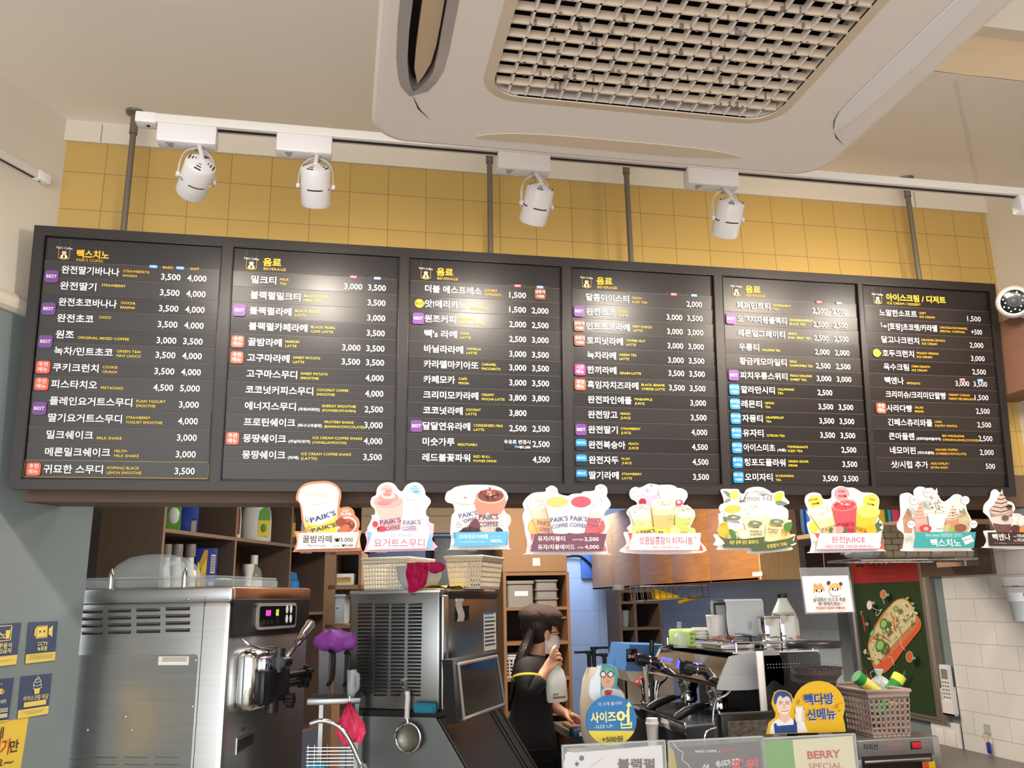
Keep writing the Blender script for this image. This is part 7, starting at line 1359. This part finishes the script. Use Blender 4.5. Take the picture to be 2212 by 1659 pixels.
# clothing
J={k:(N[k][0],N[k][1]+(.022 if k in('che','wai','pel') else .030 if k in('rs','ls') else .018)) for k in ('pel','wai','che','rs','re','ls','le')}; J['col']=(pp(1158,1414),.072)
J['rc']=(N['re'][0].lerp(N['rw'][0],.86),.047); J['lc']=(N['le'][0].lerp(N['lw'][0],.80),.045); J['rm']=(N['re'][0].lerp(N['rw'][0],.4),.058); J['um']=(N['rs'][0].lerp(N['re'][0],.55),.07)
J['pel']=(N['pel'][0]-Vector((0,0,.02)),.160); J['hem']=(N['pel'][0]-Vector((0,0,.26)),.165)
skin_obj('jacket',J,[('hem','pel'),('pel','wai'),('wai','che'),('che','col'),('che','rs'),('rs','um'),('um','re'),('re','rm'),('rm','rc'),('che','ls'),('ls','le'),('le','lc')],'jacket',per)
m=MB(); um=J['um'][0]; ax=(N['re'][0]-N['rs'][0]).normalized(); m.lathe([(.0775,-.006),(.079,0),(.0775,.006)],'label_yellow',look(um-ax*.02,um+ax),24); m.obj('arm_band',per,world=True,label='yellow band on the sleeve')
T_={k:(N[k][0],N[k][1]+.014) for k in ('ahip','akn','aan','bhip','bkn','ban')}; T_['pel']=(N['pel'][0]-Vector((0,0,.03)),.15)
skin_obj('trousers',T_,[('pel','ahip'),('ahip','akn'),('akn','aan'),('pel','bhip'),('bhip','bkn'),('bkn','ban')],'trousers',per,root=6)
for s_ in 'ab': m=MB(); p_=N[s_+'an'][0]; m.box((p_.x-.07,p_.y-.05,0),(p_.x+.22,p_.y+.05,.075),'shoe',.03,seg=3); m.obj('shoe',per,world=True)
# head: hair, long strands down the back, ear, eye, glasses, mask, beret
hc=pp(1178,1352); m=MB(); m.ell((hc.x-.046,hc.y,hc.z+.008),(.092,.102,.108),'hair',n=28,k=14); 
m.ell((hc.x+.045,hc.y-.055,hc.z+.022),(.036,.036,.028),'hair',n=16,k=10); m.ell((hc.x+.045,hc.y+.055,hc.z+.022),(.036,.036,.028),'hair',n=16,k=10); m.obj('hair',per,world=True)
st=[(1152,1360),(1142,1388),(1130,1418),(1119,1450),(1110,1484),(1104,1514)]; m=MB()
for i in range(9):
    o_=(i-4)*.022; P_=[pp(x-2*abs(i-4)*.3,y,o_*(.9 if j<2 else 1.2)-(.0)) for j,(x,y) in enumerate(st)]; m.tube(spline([tuple(q_) for q_ in P_],4,False),.024,'hair',8,rr=[.020+.012*math.sin(PI*min(1,j/14))-.020*max(0,(j-13)/8) for j in range(len(spline([tuple(q_) for q_ in P_],4,False)))])
m.obj('ponytail',per,world=True)
m=MB(); e=pp(1174,1371); m.ell((e.x,e.y-.088,e.z),(.017,.010,.028),'skin',n=14,k=8); m.ell((e.x+.003,e.y-.097,e.z+.002),(.009,.004,.017),K('c08a6c'),n=12,k=6); m.obj('ear',per,world=True)
for sg in (1,-1):
    m=MB(); e=pp(1206,1366); m.ell((e.x-.012,e.y-.036*sg,e.z),(.009,.013,.006),K('f0e8e4'),n=12,k=6); m.ell((e.x-.006,e.y-.036*sg,e.z-.001),(.005,.006,.0055),'black_print',n=10,k=6); m.obj('eye',per,world=True)
    m=MB(); m.tube([(e.x-.012,e.y-.02*sg,e.z+.022),(e.x-.010,e.y-.036*sg,e.z+.026),(e.x-.022,e.y-.055*sg,e.z+.022)],.004,'hair',6); m.obj('eyebrow',per,world=True)
m=MB(); e=pp(1208,1367)
for sg in (1,-1): m.tube([(e.x+.004-.012*(abs(math.cos(k*PI/9))*.4),e.y-.036*sg+.026*math.cos(k*PI/9),e.z+.019*math.sin(k*PI/9)) for k in range(18)],.0022,'black_print',6,closed=True); m.tube([(e.x-.002,e.y-.062*sg,e.z+.004),(e.x-.045,e.y-.083*sg,e.z+.006),(e.x-.105,e.y-.090*sg,e.z+.002)],.002,'black_print',6)
m.tube([(e.x+.004,e.y-.011,e.z+.004),(e.x+.004,e.y+.011,e.z+.004)],.002,'black_print',6); m.obj('glasses',per,world=True)
m=MB(); mc=pp(1185,1386); vs=[];fs=[]; NA,NZ=16,8
for j in range(NZ+1):
    for i in range(NA+1):
        a_=-PI*.56+PI*1.12*i/NA; tz=j/NZ; rr=.056+.012*math.sin(PI*tz); vs.append((mc.x-.022+rr*math.cos(a_)*1.12+.010*math.sin(PI*tz)*math.cos(a_),mc.y+rr*math.sin(a_)*1.12,mc.z-.056+.105*tz-.004*abs(math.sin(a_))+.004*math.sin(tz*18)))
for j in range(NZ):
    for i in range(NA): a_=j*(NA+1)+i; fs.append((a_,a_+1,a_+NA+2,a_+NA+1))
m.add(vs,fs,'mask_white')
for sg in (1,-1):
    for dz in (.03,-.05): m.tube([(mc.x-.01,mc.y-.073*sg,mc.z+dz),(mc.x-.035,mc.y-.086*sg,mc.z+dz*.6+.01),(pp(1174,1371).x-.006,mc.y-.092*sg,pp(1174,1371).z+(.02 if dz>0 else -.02))],.0018,'mask_white',6)
m.obj('face_mask',per,world=True)
m=MB(); c_=pp(1176,1330); B_=Matrix.Translation(c_)@rot('Y',.18); m.ell((-.012,0,.0),(.118,.122,.058),'beret',M=B_,n=28,k=12); m.ell((-.05,0,-.012),(.095,.115,.058),'beret',M=B_,n=24,k=10)
for i in range(len(m.v)): v_=Vector(m.v[i]); m.v[i]=tuple(v_+Vector((0,0,.006*math.sin(v_.x*70)*math.cos(v_.y*55))))
m.obj('beret',per,world=True); m=MB(); bp=pp(1206,1334); vs=[]; 
m.ell((bp.x-.012,bp.y,bp.z-.004),(.062,.085,.014),'beret',n=24,k=8); m.obj('beret_peak',per,world=True)
# spray bottle in the right hand
sb=pp(1203,1474,.19); zb8=pp(1203,1516,.19).z; zt8=pp(1203,1432,.19).z; hB=zt8-zb8
t=thing('spray_bottle','white spray bottle held up by the person','bottle',tr(sb.x+.0,sb.y,zb8)@rot('Y',-.06)); m=MB(); m.lathe([(0,0),(.050,0),(.056,.01),(.056,hB*.55),(.046,hB*.78),(.026,hB*.98),(.018,hB*1.05),(0,hB*1.05)],'bottle_white',Matrix.Diagonal((1,.62,1,1)),28); m.obj('body',t); m=MB(); m.cyl((0,0,hB*1.04),(0,0,hB*1.13),.016,'bottle_white',n=16); m.box((-.02,-.012,hB*1.13),(.035,.012,hB*1.24),'bottle_white',.006); m.obj('trigger_head',t); m=MB(); m.box((-.030,-.0362,hB*.10),(.036,-.0345,hB*.155),K('9a6a52')); m.box((-.028,-.0362,hB*.19),(.0,-.0345,hB*.235),'container_grey'); m.obj('label',t)
# gadget under the left hand, tray with a pink sponge
gq=pp(1247,1555,.05); t=thing('card_reader','small dark blue device under the person\'s resting hand','device',tr(gq.x+.02,gq.y-.02,zK)); m=MB(); m.box((-.06,-.05,0),(.06,.05,.045),K('2f4468'),.01); m.obj('case',t); m=MB(); m.box((-.03,-.0506,.012),(.02,-.0495,.032),'paper'); m.obj('label',t)
gq=pp(1265,1522,-.30); t=thing('wooden_tray','small wooden tray with a pink sponge beside the white canister','tray',tr(gq.x,gq.y,zK)); m=MB(); m.box((-.12,-.09,0),(.12,.09,.02),'wood_tan',.004); m.obj('tray',t); m=MB(); m.box((-.07,-.05,.02),(.05,.05,.045),'pink_net',.012); m.obj('sponge',t)
# ================================================================== front counter with sign holders
zF=1.05; m=MB(); m.box((.15,1.95,zF-.04),(2.55,2.60,zF),'grey_counter'); t=thing('front_counter','grey serving counter below the acrylic sign holders','counter'); m.obj('worktop',t); m=MB(); m.box((.20,2.0,0),(2.5,2.55,zF-.04),'shelf_brown'); m.obj('base',t)
YH=2.2; PH=Plane((0,YH,zF),(1,0,0)); CE=Crop(4.8087,1200,1400); CG=Crop(3.8671,1640,1440)
mat('acrylic_edge','dfe6e4',.15,alpha=.5)
def holder(name,lab,C,x0,x1,y0,y1):
    a=C(PH,x0,y0); b=C(PH,x1,y1); t=thing(name,lab,'sign holder',PH.M); m=MB(); v1=(a[1]+b[1])/2
    for z in (-.004,.0035): m.box((a[0],.002,z),(b[0],v1,z+.002),'acrylic')
    m.box((a[0],.0,-.05),(b[0],.002,.05),'acrylic_edge'); m.obj('acrylic_stand',t); m=MB()
    for (p0,p1) in (((a[0],.002),(a[0]+.003,v1)),((b[0]-.003,.002),(b[0],v1)),((a[0],v1-.003),(b[0],v1))): m.box((p0[0],p0[1],-.004),(p1[0],p1[1],.0056),'acrylic_edge')
    m.obj('clear_edge',t); return t,a[0],b[0],v1
t,u0,u1,v1=holder('sign_holder','clear holder with a white sheet at the left of the counter',CE,62,1135,1000,958)
g=Sign(4.8087,1200,1400,0,0,P=Plane(PH.o-PH.n*.0005,(1,0,0))); g.m.prism([(u0+.008,.004),(u1-.008,.004),(u1-.008,v1-.012),(u0+.008,v1-.020)],-.001,0,'card_white')
g.pl([(110,1100),(140,1075),(205,1085),(300,1090),(420,1130),(440,1200),(420,1290),(100,1290)],'eae6e6',3); g.el(270,1142,26,28,'3a3238').el(265,1135,10,9,'6a5f66').el(220,1202,20,22,'3a3238'); g.ln(spline([(360,1230),(420,1190),(490,1140)],4,False) and [p[:2] for p in spline([(360,1230),(420,1190),(490,1140)],4,False)],5,'b8b0b4')
g.tx('블랙펄',640,1030,1252,105,'4a2c28',.03); g.tx('밀크티',640,1030,1390,105,'4a2c28',.03); g.m.obj('printed_sheet',t)
t,u0,u1,v1=holder('sign_holder','clear holder with a dark grey sheet in the middle of the counter',CE,1160,2150,945,925)
g=Sign(4.8087,1200,1400,0,0,P=Plane(PH.o-PH.n*.0005,(1,0,0))); g.m.prism([(u0+.008,.004),(u1-.008,.004),(u1-.008,v1-.012),(u0+.008,v1-.018)],-.001,0,K('5a5048'))
g.pl([(1165,1010),(1225,1060),(1270,1300),(1165,1300)],'b8a43c'); g.ln([(1215,985),(1265,1045),(1325,1085),(1310,1150),(1345,1190),(1370,1200),(1420,1290)],7,'e8e6ee')
g.tx("PAIK'S COFFEE",1450,1670,1085,26,'text_white',.02,1080).tx('x',1690,1710,1078,18,'text_white').tx('Red Bull',1728,1855,1072,32,'d02a35',.03,1066); g.tx('에너지가 불끈!',1665,1915,1235,62,'f2efec',.03,1200).tx('파워',1830,2100,1270,110,'d83a34',.05,1255).tx('샷',1520,1590,1262,60,'f2efec',.02); g.m.obj('printed_sheet',t)
t,u0,u1,v1=holder('sign_holder','clear holder with a cream and green berry sheet at the right of the counter',CG,15,795,590,560)
g=Sign(3.8671,1640,1440,0,0,P=Plane(PH.o-PH.n*.0005,(1,0,0))); g.m.prism([(u0+.006,.004),(u1-.006,.004),(u1-.006,v1-.006),(u0+.006,v1-.010)],-.001,0,K('e6dcb4')); a=g.q(275,600); g.m.flat([(u0+.006,.004),(a[0]+.004,.004),(a[0],v1-.009),(u0+.006,v1-.010)],g.up(),K('6aa83c'))
g.tx('BERRY',402,680,770,66,'c8382f',.035,755).tx('SPECIAL',412,695,860,55,'b8564a',0,850); g.m.obj('printed_sheet',t)
# size up sign
g=Sign(4.8087,1200,1400,580,750,Y=2.30); cy=752; g.m.prism([g.q(*p) for p in circ(580,cy,262,48)]+[],-.004,0,K('2f7ab8')); g.m.prism([g.q(*p) for p in [(690,560),(730,545),(760,530),(800,570),(808,605),(770,640)]],-.004,-.0002,K('2f7ab8'))
g.pl([(580+262*math.cos(a_),cy+262*math.sin(a_)) for a_ in [.42+ (PI-.84)*i/24 for i in range(25)]],'f2dc50')
g.tx('더 크게 즐기자!',445,690,600,34,'text_white',.0,585).tx('사이즈',365,628,768,98,'f6ee9a',.03,752).tx('-SIZE UP-',402,608,836,36,'e4e6da',.0,825)
z=0
g.tx('어',632,770,770,120,'f6ee9a',.05,765); g.ln([(755,600),(752,765)],20,'f6ee9a').pl([(728,602),(760,552),(788,605)],'f6ee9a'); g.ln([(680,770),(680,828),(785,822),(785,765)],18,'f6ee9a').ln([(680,795),(785,790)],16,'f6ee9a')
g.tx('+500원',478,695,972,58,'2f3a4a',.012,966)
t=g.done('round_sign','round blue and yellow size up sign behind the white sheet holder','sign'); m=MB(); q0=g.q(560,990); m.box((q0[0]-.02,zF-g.P.o.z,-.010),(q0[0]+.03,q0[1],-.0042),'acrylic'); m.box((q0[0]-.04,zF-g.P.o.z,-.05),(q0[0]+.05,zF-g.P.o.z+.003,.03),'acrylic'); m.obj('stand',t)
# clear standee with a small doll print
g=Sign(4.8087,1200,1400,540,450,Y=2.36); ol=[(395,560),(345,500),(340,440),(352,330),(385,300),(420,200),(470,165),(560,165),(620,190),(655,260),(640,380),(690,440),(732,520),(720,700),(420,700)]
g.m.prism(spline([g.q(*p) for p in ol],4),-.004,-.0005,'acrylic'); t=thing('standee','clear standee with a small doll in glasses, above the round blue sign','standee',g.P.M); g.m.obj('acrylic_plate',t); g.m=MB(); g.z=0
g.pl([(352,470),(365,330),(400,290),(460,180),(465,560),(400,555)],'e4ecf0',2); g.pl([(468,470),(480,190),(540,175),(600,195),(645,270),(630,400),(600,440),(520,440)],'3f9a94',2).el(540,320,72,108,'d9a48c').pl([(470,260),(500,205),(580,205),(615,260),(560,235),(510,240)],'4fa8a0',2); g.pl([(480,430),(600,420),(690,450),(720,540),(705,640),(480,640)],'c8ccd2',2).pl([(505,440),(545,432),(590,440),(560,520),(520,500)],'c8382f')
for x in (492,568): g.el(x,272,33,34,'2a2628').el(x,272,24,25,'d8dcde')
g.ln([(525,345),(540,350),(553,338)],5,'5a3a34'); g.m.obj('print',t); m=MB(); q0=g.q(560,690); m.box((q0[0]-.03,zF-g.P.o.z,-.006),(q0[0]+.03,q0[1]+.02,-.0042),'acrylic'); m.box((q0[0]-.05,zF-g.P.o.z,-.04),(q0[0]+.05,zF-g.P.o.z+.003,.03),'acrylic'); m.obj('stand',t)
# yellow round sign with an aproned man
g=Sign(3.8671,1640,1440,400,400,Y=2.27); ring=[(500+215*math.cos(a_),335+215*math.sin(a_)) for a_ in [PI*.30-PI*1.25*i/30 for i in range(31)]]
ol=[(62,565),(70,520),(85,470),(135,430),(140,390),(120,350),(105,310),(115,260),(130,215),(170,195),(220,200),(262,225),(285,270)]; ol2=[p for p in ring[::-1] if p[0]>285 and p[1]<545]
cv=[p for p in [(285+0,270)]+[(500-215*math.cos(a_),335-215*math.sin(a_)) for a_ in [.28+ (PI-.0)*i/24 for i in range(25)]]+[(700,420),(715,480),(722,530)]]
cv=[p for p in cv if p[1]<560]
g.m.prism([g.q(*p) for p in ol+cv[1:]+[(722,545)]],-.004,0,K('eebc1e'))
g.pl([(90,560),(92,510),(110,470),(165,430),(215,470),(260,425),(300,470),(318,455),(370,450),(405,545),(320,552)],'f4f2f2',0).pl([(120,480),(140,470),(150,495),(285,485),(290,435),(312,432),(318,552),(130,558)],'2a4a92')
g.pl([(165,400),(255,395),(255,440),(215,470),(165,440)],'e9c4ac').pl([(138,290),(150,250),(240,235),(265,280),(262,345),(240,395),(205,408),(165,390),(145,350)],'f2d2bd',3)
g.pl([(125,310),(120,265),(140,215),(185,203),(235,215),(268,255),(268,310),(255,265),(225,245),(195,262),(175,240),(150,265),(140,310)],'2a4a92',2)
for x in (178,232): g.ln([(x-17,314),(x,307),(x+17,314)],4,'3a2a28').ln([(x-18,297),(x+16,292)],5,'2a4a92')
g.ln([(205,315),(200,345),(215,350)],3,'b5826c').pl([(180,370),(210,377),(240,365),(228,388),(196,392)],'ffffff').ln([(178,370),(210,378),(242,364)],4,'7a3a34')
g.pl([(290,345),(362,335),(362,440),(325,465),(305,440)],'f4f2f2').ln([(290,345),(308,450)],3,'2a3a6a').ln([(362,335),(358,440)],3,'2a3a6a').el(326,338,36,9,'e4e6ea').pl([(292,385),(308,380),(306,440),(325,470),(300,465),(288,420)],'f2d2bd',2)
for k in range(4): g.el(358,375+20*k,14,9,'f2d2bd')
for x in (308,322): g.ln([(x,312),(x-6,298),(x+4,285),(x-2,270)],4,'5a3a2a')
for dx,c,b_ in ((5,'f4f2f2',.03),(0,'2a4a92',.03)): g.tx('빽다방',365+dx,612+dx,312+dx,85,c,b_,302+dx).tx('신메뉴',388+dx,628+dx,440+dx,85,c,b_,425+dx)
g.ln([p[:2] for p in spline([(610,345),(640,315),(645,340),(625,345),(640,310),(685,298)],4,False)],5,'d8702a').el(653,365,7,7,'8a6a1a').el(652,268,5,5,'d8a01a')
t=g.done('round_sign','yellow round sign of a smiling man in an apron holding a cup','sign'); m=MB()
for xq in (180,560): q0=g.q(xq,548); m.box((q0[0]-.02,zF-g.P.o.z,-.008),(q0[0]+.02,q0[1]+.03,-.0042),'acrylic')
q0=g.q(80,545); q1=g.q(730,545); m.box((q0[0],zF-g.P.o.z,-.04),(q1[0],zF-g.P.o.z+.003,.03),'acrylic'); m.obj('stand',t)
# dark monitor back
PM=Plane((0,2.48,zF),(1,0,0)); a=CB(PM,1015,1275); b=CB(PM,1490,1250); t=thing('monitor','black framed screen with a mottled grey face behind the middle sign holder','monitor',PM.M); m=MB(); m.box((a[0],.03,-.035),(b[0],a[1],0),'plastic_black',.006); m.obj('housing',t); m=MB(); m.box((a[0]+.018,.05,0),(b[0],a[1]-.02,.002),'glass_smoke'); m.obj('screen',t); m=MB(); m.box(((a[0]+b[0])/2-.03,0,-.03),((a[0]+b[0])/2+.03,.04,-.015),'plastic_black'); m.box(((a[0]+b[0])/2-.09,0,-.1),((a[0]+b[0])/2+.09,.012,.05),'plastic_black',.004); m.obj('stand',t)
# cups and steel ware between the machine and the counter
def at(C,x,y,Y): return atY(*C.px(x,y),Y)
YC_=3.45; c0=at(CE,983,960,YC_); w=(at(CE,1050,760,YC_).x-at(CE,918,760,YC_).x)/2; zt9=at(CE,980,728,YC_).z
t=thing('takeaway_cup','white takeaway cup with a lid between the round sign and the drip tray','cup',tr(c0.x+.012,YC_,zK+.1105)); h=zt9-zK-.1105; m=MB(); m.lathe([(0,0),(w*.72,0),(w*.94,h*.84),(w*.98,h*.85)],'card_white',n=28); m.obj('cup',t); m=MB(); m.lathe([(w*1.0,h*.82),(w*1.03,h*.84),(w*1.0,h*.88),(w*.9,h*.9),(w*.88,h),(0,h*.985)],'card_white',n=28); m.obj('lid',t)
t=thing('knock_box','black knock box under the white takeaway cup beside the drip tray','box',tr(c0.x+.012,YC_,zK)); m=MB(); m.box((-.045,-.05,0),(.045,.05,.11),'plastic_black',.008); m.obj('case',t); m=MB(); m.cyl((-.044,-.051,.08),(.044,-.051,.08),.006,'chrome',n=8); m.obj('bar',t)
c0=at(CE,980,600,3.62); w=(at(CE,1085,600,3.62).x-at(CE,872,600,3.62).x)/2; c0=at(CE,980,600,4.02); w*=1.05; zt9=at(CE,980,552,4.02).z
t=thing('utensil_pot','tall steel pot of utensils standing left of the espresso machine','pot',tr(c0.x+.0,4.02,zK)); h=zt9-zK; m=MB(); m.lathe([(0,.004),(w*.95,.0),(w*.95,h),(w*1.02,h),(w*.98,h-.004),(w*.9,h-.006),(w*.9,.01)],'chrome',n=32); m.obj('pot',t)
for dx,hh,c in ((-.03,.10,'chrome'),(.0,.13,'chrome'),(.03,.09,'steel'),(.02,.27,'steel_black'),(-.01,.16,'cream_plastic')): m=MB(); m.tube([(dx*.5,0,.02),(dx,.0,h+hh*.6),(dx*1.3,0,h+hh)],.006,c,8,rr=[.005,.008,.012]); m.obj('utensil',t)
c0=at(CE,1678,870,2.9); t=thing('milk_jug','small chrome milk jug at the near end of the drip tray','jug',tr(c0.x+.03,2.90,zK)); h=at(CE,1678,705,2.90).z-zK; m=MB(); m.lathe([(0,0),(.04,0),(.045,.01),(.047,h*.5),(.034,h*.8),(.036,h),(.033,h),(.03,h*.8)],'chrome',n=28); m.obj('jug',t); m=MB(); m.tube(spline([(-.035,0,h*.88),(-.075,0,h*.8),(-.07,0,h*.4),(-.045,0,h*.3)],5,False),.005,'chrome',8); m.obj('handle',t)
# steriliser cabinet with the taupe basket
YU=2.86; a=at(CG,815,620,YU); b=at(CG,1500,565,YU); zu=(a.z+b.z)/2-.002; t=thing('steriliser','steel ultraviolet steriliser cabinet with a red switch under the taupe basket','steriliser',tr(a.x,YU,zK)); W_=b.x-a.x; H_=zu-zK; m=MB(); m.box((0,0,.01),(W_,.31,H_),'steel',.005); m.box((.0,-.002,H_-.062),(W_-.028,.0,H_-.004),'steel'); m.obj('body',t)
FX=lambda z:Matrix(((1,0,0,0),(0,0,-1,-z),(0,1,0,0),(0,0,0,1)))
f_=lambda x,y:(at(CG,x,y,YU).x-a.x,at(CG,x,y,YU).z-zK)
m=MB(FX(.0025)); p0=f_(868,695); p1=f_(990,690); m.text('자외선',p0[0],p0[1],.022,'black_print',w=p1[0]-p0[0],bold=.012); m.obj('lettering',t); m=MB(FX(.0025)); p0=f_(1055,668); p1=f_(1182,662); m.text('GRAND',p0[0],p0[1],.016,K('c8807a'),w=p1[0]-p0[0],bold=.02,z=.0004); m.text('STERILIZER',p0[0],p0[1]-.012,.008,K('c8807a'),w=p1[0]-p0[0],bold=.0,z=.0004); m.obj('lettering',t)
m=MB(); p0=f_(1265,690); p1=f_(1342,620); m.box((p0[0],-.006,p0[1]),(p1[0],0,p1[1]),'plastic_black',.002); m.box((p0[0]+.003,-.008,p0[1]+.003),(p1[0]-.003,-.005,p1[1]-.003),'tag_red',.001); m.obj('red_switch',t)
m=MB(); p0=f_(850,785); p1=f_(1450,740); m.box((.01,-.0025,.03),(W_-.04,-.0005,p0[1]+.012),'case_dark'); m.box((.015,-.012,p0[1]-.012),(W_-.05,-.002,p0[1]+.0),'steel',.003); m.obj('door',t); m=MB(); p0=f_(1345,845); p1=f_(1445,785); m.box((p0[0],-.014,p0[1]),(p1[0],-.0125,p1[1]),'badge_yellow'); m.box((p0[0],-.0145,p0[1]),((p0[0]+p1[0])*.5,-.0135,p1[1]),'badge_orange'); m.obj('sticker',t)
PU=Plane((0,YU+.02,0),(1,0,0)); x0=at(CG,985,560,YU+.02).x; x1=at(CG,1297,540,YU+.02).x; ztU=at(CG,1100,192,YU+.02).z
basket('storage_basket','taupe perforated plastic basket of tubes on the steriliser',PU,x0-.02,x1,zu+.0005,ztU,.30,6,8,'basket_taupe',taper=.06)
for i,(x,y,c1,c2,an) in enumerate(((900,150,'1f8a3c','ede070',-.9),(1120,170,'d8dc4a','1f8a3c',.7))):
    p_=at(CG,x,y,YU+.14); t=thing('sauce_tube',('green capped pale tube leaning at the left in the taupe basket','yellow tube with a green end at the right in the taupe basket')[i],'tube',Matrix.Translation(p_)@rot('Y',an)); m=MB(); m.lathe([(0,-.12),(.02,-.12),(.022,-.03),(.022,.02)],K(c2),n=18); m.obj('tube',t); m=MB(); m.lathe([(.022,.02),(.024,.022),(.024,.05),(0,.05)],K(c1),n=18); m.obj('cap',t)
p_=at(CG,1010,140,YU+.18); t=thing('plastic_bag','crumpled clear bag sticking out of the taupe basket','bag',Matrix.Translation(p_-Vector((0,0,.05)))); m=MB(); m.ell((0,0,0),(.055,.05,.07),'frosted',n=18,k=9)
for i in range(len(m.v)): v_=Vector(m.v[i]); m.v[i]=tuple(v_+Vector((.010*math.sin(v_.z*90),.010*math.sin(v_.x*110),.012*math.sin(v_.x*80+v_.y*60))))
m.obj('film',t); m=MB(); m.lathe([(.012,.055),(.006,.075),(.018,.10)],'frosted',n=10); m.obj('twist',t)
# ================================================================== stickers on the grey wall
PS=Plane(PLf.o+PLf.n*.0008,PLf.u); NVc='46506b'; YE='ecd06a'
def stk(pts,yl,lab):
    g=Sign(4.894,0,1320,0,0,P=PS); P_=[g.q(*p) for p in pts]; g.m.prism(P_,0,.003,K(NVc)); g.z=.0032
    (a,b,c,d)=pts; L=lambda p,q,t:(p[0]+(q[0]-p[0])*t,p[1]+(q[1]-p[1])*t); g.pl([L(a,d,yl),L(b,c,yl),c,d],YE); return g
g=stk([(300,118),(604,106),(572,520),(258,556)],.78,'')
g.pl([(385,172),(490,160),(484,270),(376,282)],YE).ln([(378,165),(492,152),(488,278),(368,290),(378,165)],7,YE).pl([(360,185),(372,184),(365,262),(350,264)],YE).pl([(505,185),(548,150),(540,272),(500,245)],YE).el(412,216,8,12,NVc).el(456,213,8,12,NVc)
g.tx('CCTV',382,490,366,40,'ecd892',.02,360).tx('녹화중',376,482,420,44,'ecd892',.02,412)
for k in range(3): g.ln([(292-k*3,470+k*18),(552-k*8,456+k*17)],4,'a89048')
g.done('wall_sticker','navy and yellow camera surveillance sticker, upper right of the four on the grey wall','sticker','navy and yellow stickers on the grey wall')
g=stk([(218,692),(542,660),(500,1085),(175,1140)],.80,'')
for i,(y,w) in enumerate(((810,42),(775,40),(740,30),(712,16))): g.ln([p[:2] for p in spline([(385-w-5,y+6),(384,y+16),(388+w,y-6)],4,False)],6,'e6e4dc')
g.ln([(345,805),(340,770),(355,745),(375,715),(392,688),(412,720),(422,760),(424,800)],6,'e6e4dc').pl([(345,822),(412,812),(398,872),(352,880)],YE)
g.tx('아이스크림 마감',230,495,950,48,'ecd892',.015,918).pl([(238,968),(475,932),(470,985),(232,1020)],YE)
for k in range(2): g.ln([(225+k*30,1070+k*18),(455-k*30,1035+k*22)],4,'a89048')
g.done('wall_sticker','navy and yellow ice cream cone sticker on the grey wall','sticker','navy and yellow stickers on the grey wall')
g=stk([(-110,150),(220,120),(162,562),(-150,600)],.77,'')
g.ln([(-60,165),(115,152),(100,305),(-70,325)],9,'ecd892').ln([(115,152),(100,305)],9,'ecd892').pl([(50,205),(100,200),(85,290),(48,292)],YE).ln([(90,205),(104,180)],4,YE).ln([(-60,180),(45,290)],9,'ecd892').ln([(-30,255),(45,248)],8,YE).ln([(-40,285),(40,280)],8,YE)
g.tx('외부음식',-80,105,388,48,'ecd892',.02,380).tx('반입금지',-85,98,448,48,'ecd892',.02,438); g.ln([(-60,535),(105,515)],4,'a89048')
g.done('wall_sticker','navy and yellow no outside food sticker, cut by the left edge','sticker','navy and yellow stickers on the grey wall')
g=stk([(-150,735),(142,705),(80,1160),(-200,1200)],.97,'')
g.el(0,850,34,30,YE).el(0,850,22,18,NVc).el(-12,850,22,22,YE).ln([(-5,775),(10,768)],8,'e6e4dc').tx('WiFi',-60,48,985,42,'e6e4dc',.01,972).pl([(-80,1040),(75,1020),(68,1062),(-88,1085)],'cfc8a8').pl([(-90,1100),(65,1078),(60,1122),(-98,1145)],'cfc8a8').tx('무료와이파이',-70,68,1070,26,'3a3f50',.0,1052)
g.done('wall_sticker','navy wifi sticker cut by the left edge, above the yellow poster','sticker','navy and yellow stickers on the grey wall')
g=Sign(4.894,0,1320,0,0,P=Plane(PLf.o+PLf.n*.0002,PLf.u)); g.m.prism([g.q(*p) for p in [(-260,1225),(302,1120),(180,1900),(-360,1980)]],0,.0005,K('ecc94c')); g.z=.0007
g.tx('에',-60,30,1350,110,'4a4234',.02,1335).tx('여',-110,-10,1520,150,'c83a34',.02,1500).tx('기',-5,85,1512,150,'c83a34',.02,1500).tx('만',92,188,1490,115,'4a4234',.02,1470).tx('요',-60,20,1650,80,'4a4234',.02,1635).tx('~',30,130,1640,80,'4a4234',.02,1620)
t=g.done('wall_poster','yellow paper notice with large lettering at the lower left on the grey wall','poster')
